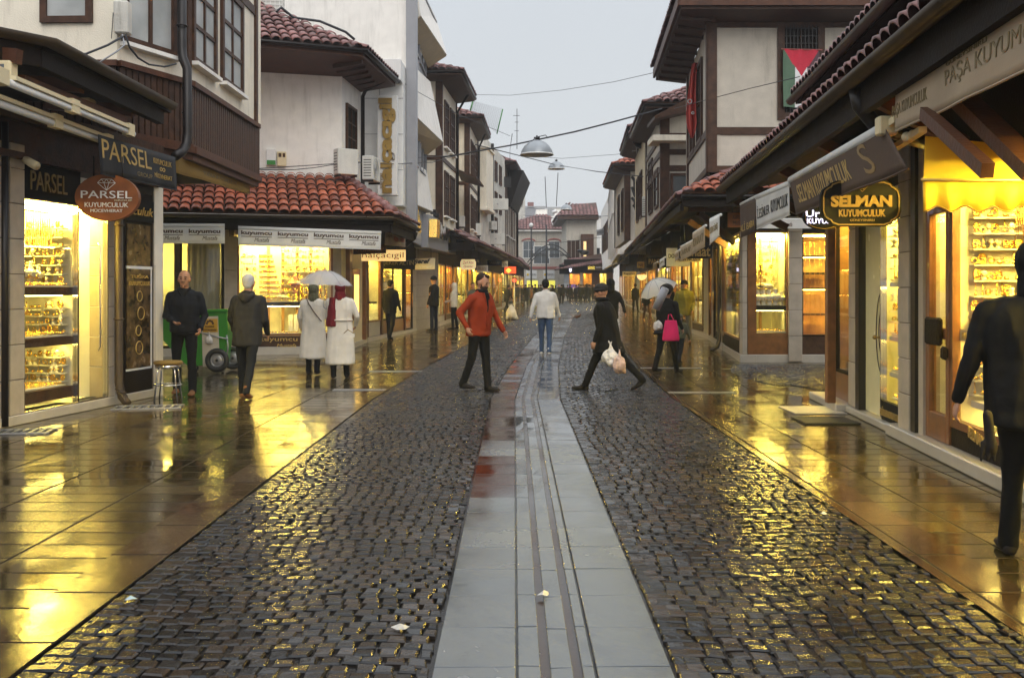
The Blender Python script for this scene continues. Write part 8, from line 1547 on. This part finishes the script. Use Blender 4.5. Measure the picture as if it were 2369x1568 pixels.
# sack carrier and the far crowd
person('man in black leather jacket bending over the big white sack', 1172, 722, 1.66, 40, lean=14, legs=WALK, arms=((20, 10, 20, 0), (20, 10, 20, 0)), tc='c_black', bc='c_dark', hair='short', lod=1, width=1.2)
sk = sack(at(1183, 722, 46), .42, .32, .40, 'big cream sack dragged along the left pavement', 'sack', 'c_puffer', 7, False, .02, tp=.75)
CR = [(1196, 702, 1.72, 'c_dark', 'short'), (1216, 708, 1.68, 'c_black', 'hijab'), (1232, 700, 1.62, 'c_brown', 'hijab'), (1246, 699, 1.66, 'c_black', 'short'), (1205, 699, 1.6, 'c_navy', 'short'), (1285, 700, 1.6, 'c_khaki', 'bun'), (1293, 699, 1.7, 'c_black', 'short'), (1303, 700, 1.7, 'c_dark', 'hood'), (1313, 698, 1.66, 'c_navy', 'short'), (1327, 698, 1.6, 'c_cream', 'bun'), (1339, 699, 1.72, 'c_black', 'short'), (1349, 697, 1.66, 'c_dark', 'beanie'), (1358, 698, 1.74, 'c_black', 'hood'), (1367, 696, 1.62, 'c_grey', 'short'), (1374, 697, 1.7, 'c_black', 'short'), (1275, 698, 1.7, 'c_jeang', 'short'), (1224, 697, 1.7, 'c_grey', 'beanie'), (1185, 700, 1.7, 'c_black', 'beanie'), (1381, 699, 1.66, 'c_dark', 'hood'), (1178, 706, 1.7, 'c_black', 'short'), (1190, 697, 1.7, 'c_dark', 'hood'), (1210, 703, 1.66, 'c_black', 'short'), (1238, 703, 1.7, 'c_black', 'beanie'), (1251, 702, 1.7, 'c_dark', 'short'), (1279, 702, 1.64, 'c_black', 'hijab'), (1299, 703, 1.7, 'c_black', 'short'), (1319, 701, 1.7, 'c_black', 'hood'), (1333, 702, 1.66, 'c_navy', 'short'), (1344, 703, 1.7, 'c_black', 'short'), (1354, 701, 1.68, 'c_black', 'hijab'), (1363, 701, 1.7, 'c_dark', 'short'), (1388, 700, 1.7, 'c_black', 'short')]
cn = {'c_dark': 'charcoal', 'c_black': 'black', 'c_brown': 'reddish brown', 'c_navy': 'navy', 'c_khaki': 'khaki', 'c_cream': 'beige', 'c_grey': 'grey', 'c_jeang': 'pale grey'}
od = ['first', 'second', 'third', 'fourth', 'fifth', 'sixth', 'seventh', 'eighth', 'ninth', 'tenth', 'eleventh', 'twelfth', 'thirteenth', 'fourteenth', 'fifteenth', 'sixteenth', 'seventeenth', 'eighteenth', 'nineteenth', 'twentieth'] + ['twenty ' + q for q in 'first second third fourth fifth sixth seventh eighth ninth'.split()] + ['thirtieth', 'thirty first', 'thirty second', 'thirty third']
order = sorted(range(len(CR)), key=lambda i: CR[i][0]); rk = {i: od[k] for k, i in enumerate(order)}
for i, (x, y, h_, c_, hr) in enumerate(CR):
    lg = hr == 'hijab'; person(f'far pedestrian in {cn[c_]}, {rk[i]} from the left in the crowd at the street end', x, y, h_, [0, 175, 20, -15, 185][i % 5], legs=WALK if i % 2 else WALK2, arms=SW1 if i % 2 else SW2, tc=c_, bc='c_black' if i % 3 else 'c_navy', hair=hr, hc='hair_k' if hr in ('short', 'bun') else c_, lod=2, top='coat' if lg or i % 4 == 0 else 'jacket', coat_len=.55 if lg else .35, group='pedestrians at the street end', width=1.1)
umbrella(at(1328, 668, 98), (0, 8), .75, .42, mat('purple_cloth', (.16, .04, .34), .6), 'purple umbrella in the far crowd', .7); umbrella(at(1306, 664, 100), (0, -6), .85, .35, mat('grey_cloth', (.12, .13, .15), .6), 'grey umbrella in the far crowd', .7)
# ================================================================ stool and street cleaner's cart
sp_ = G(389, 926); t = thing('stool', 'round stool with tan seat and chrome legs at the shop corner', 'stool', tuple(sp_)); a = MB(); a.lathe([(.17, .50), (.19, .51), (.195, .53), (.185, .55), (.10, .556), (.001, .557)], sp_, 28); part('seat', a, 'fabric_o', t); a = MB(); a.lathe([(.165, .455), (.172, .46), (.172, .498), (.165, .50)], sp_, 28); part('seat_ring', a, 'chrome', t)
for k in range(4): q = math.pi/4*1.15 + k*math.pi/2; d_ = Vector((math.cos(q), math.sin(q), 0)); a = MB(); a.tube([sp_ + d_*.14 + Vector((0,0,.46)), sp_ + d_*.165 + Vector((0,0,.40)), sp_ + d_*.215 + Vector((0,0,.0))], .0115, 8); part('leg', a, 'chrome', t)
a = MB(); a.torus(sp_ + Vector((0,0,.22)), .19, .009, seg=28, sg=6); part('foot_ring', a, 'chrome', t)
cx_, cd = G(455, 866).x, 18.6; CT = thing('cleaning_cart', 'green street cleaning cart with yellow label behind the standing man', 'cart', (cx_, cd, 0)); K = Fr((at(355, 0, cd).x, cd), (at(527, 0, cd).x, cd)); ux = lambda x: K.px(x, 700)[0]
def zz(y): return CAMZ - (y-HY)*cd/FPX
def prism(mb, pts, n0, n1): k = len(pts); mb.add([K.P(ux(x), n0, zz(y)) for x, y in pts] + [K.P(ux(x), n1, zz(y)) for x, y in pts], [tuple(range(k)), tuple(range(2*k-1, k-1, -1))] + [(i, (i+1) % k, k+(i+1) % k, k+i) for i in range(k)])
a = MB(); prism(a, [(362, 724), (524, 719), (527, 760), (516, 842), (436, 848), (420, 835), (362, 770)], -.42, .0); part('tub', a, 'green', CT, .012)
a = MB(); prism(a, [(358, 726), (358, 720), (527, 715), (528, 722)], -.45, .03); part('rim', a, 'green', CT, .008)
a = MB(); prism(a, [(467, 733), (505, 731), (509, 848), (470, 848)], .005, .02); part('centre_panel', a, 'marble', CT)
a = MB(); prism(a, [(469, 738), (504, 737), (505, 768), (470, 768)], .022, .03); lb = part('label_plate', a, mat('yellow_label', (.55, .30, .03), .5), CT); a = MB()
for q in range(5): t_ = math.pi*q/4; p = K.P(ux(487) + .055*math.cos(t_), .034, zz(748) + .05*math.sin(t_)); a.ball(p, .022, .006, .022, 8, 6)
part('emblem', a, 'txt_d', lb); txt('KONYA', K.P(ux(477), .032, zz(757)), K.P(ux(497), .032, zz(757)), K.P(ux(477), .032, zz(753)), 'txt_d', lb); txt('BÜYÜKŞEHİR', K.P(ux(471), .032, zz(765)), K.P(ux(503), .032, zz(765)), K.P(ux(471), .032, zz(760)), 'txt_d', lb)
for n_, s_ in ((.10, 'near'), (-.55, 'far')):
    c_ = K.P(ux(506 if n_ > 0 else 520), n_, .235); ry_ = fr_rot(K); a = MB(); a.torus(c_, .175, .05, rot=ry_, seg=32, sg=10); wh = part('wheel', a, 'rubber', CT); a = MB(); a.torus(c_, .115, .018, rot=ry_, seg=24, sg=6); a.ball(c_, .10, .022, .10, 16, 8); part('rim', a, 'metal', wh); a = MB(); a.ball(c_ + Vector((0, -.03, 0)), .028, .02, .028, 10, 6); part('hub', a, 'txt_k', wh)
    for k in range(7): pass
a = MB(); a.tube([K.P(ux(506), -.5, .235), K.P(ux(506), .12, .235)], .018, 8); a.tube([K.P(ux(525), .03, zz(775)), K.P(ux(529), .03, zz(800)), K.P(ux(524), .03, zz(845))], .014, 8); a.tube([K.P(ux(440), .03, zz(762)), K.P(ux(500), .05, zz(778)), K.P(ux(530), .05, zz(784))], .012, 8); part('frame_tube', a, 'metal', CT)
a = MB(); a.tube([K.P(ux(440), -.2, .12), K.P(ux(440), -.2, .02)], .03, 8); a.torus(K.P(ux(444), -.2, .07), .05, .02, rot=fr_rot(K), seg=14, sg=6); part('caster', a, 'rubber', CT)
sack(K.P(ux(487), .07, zz(785)), .09, .05, .09, 'clear plastic bag tied to the front of the green cart', seed=11, m='bagp', vs=.01)
for x_, y_ in ((1335, 742), (1240, 600)): pass
pg_ = G(1334, 738); t = thing('pigeon', 'small reddish brown pigeon on the cobbles far down the street', 'pigeon', tuple(pg_)); a = MB(); cap(a, (0, 0, .10), (.14, .02, .13), .06, .05); cap(a, (.14, .02, .13), (.20, .03, .22), .04, .03); cap(a, (-.05, 0, .10), (-.20, 0, .07), .035, .015); cap(a, (.04, .02, .1), (.04, .02, .005), .01, .008); cap(a, (.04, -.02, .1), (.05, -.02, .005), .01, .008); cap(a, (.21, .03, .23), (.25, .03, .22), .012, .004); voxel(a, 'pigeon_body', 'c_brown', t, .012, 2)
# ---------------------------------------------------------------- damp air
hz = MB(); hz.wbox(-145, 145, -14, 305, -1.1, 13.5); ho = hz.build('haze', 'white'); ho['kind'] = 'stuff'
hm_ = bpy.data.materials.new('haze'); hm_.use_nodes = True; ht_ = hm_.node_tree; ht_.nodes.clear(); ov = ht_.nodes.new('ShaderNodeOutputMaterial'); pv_ = ht_.nodes.new('ShaderNodeVolumePrincipled')
pv_.inputs['Color'].default_value = (.86, .90, .94, 1); pv_.inputs['Density'].default_value = .0009; ht_.links.new(pv_.outputs[0], ov.inputs['Volume']); ho.data.materials.clear(); ho.data.materials.append(hm_)
# ---------------------------------------------------------------- tidy
bpy.data.scenes.remove(TS)
for o in bpy.data.objects:
    if '_o' in o: del o['_o']
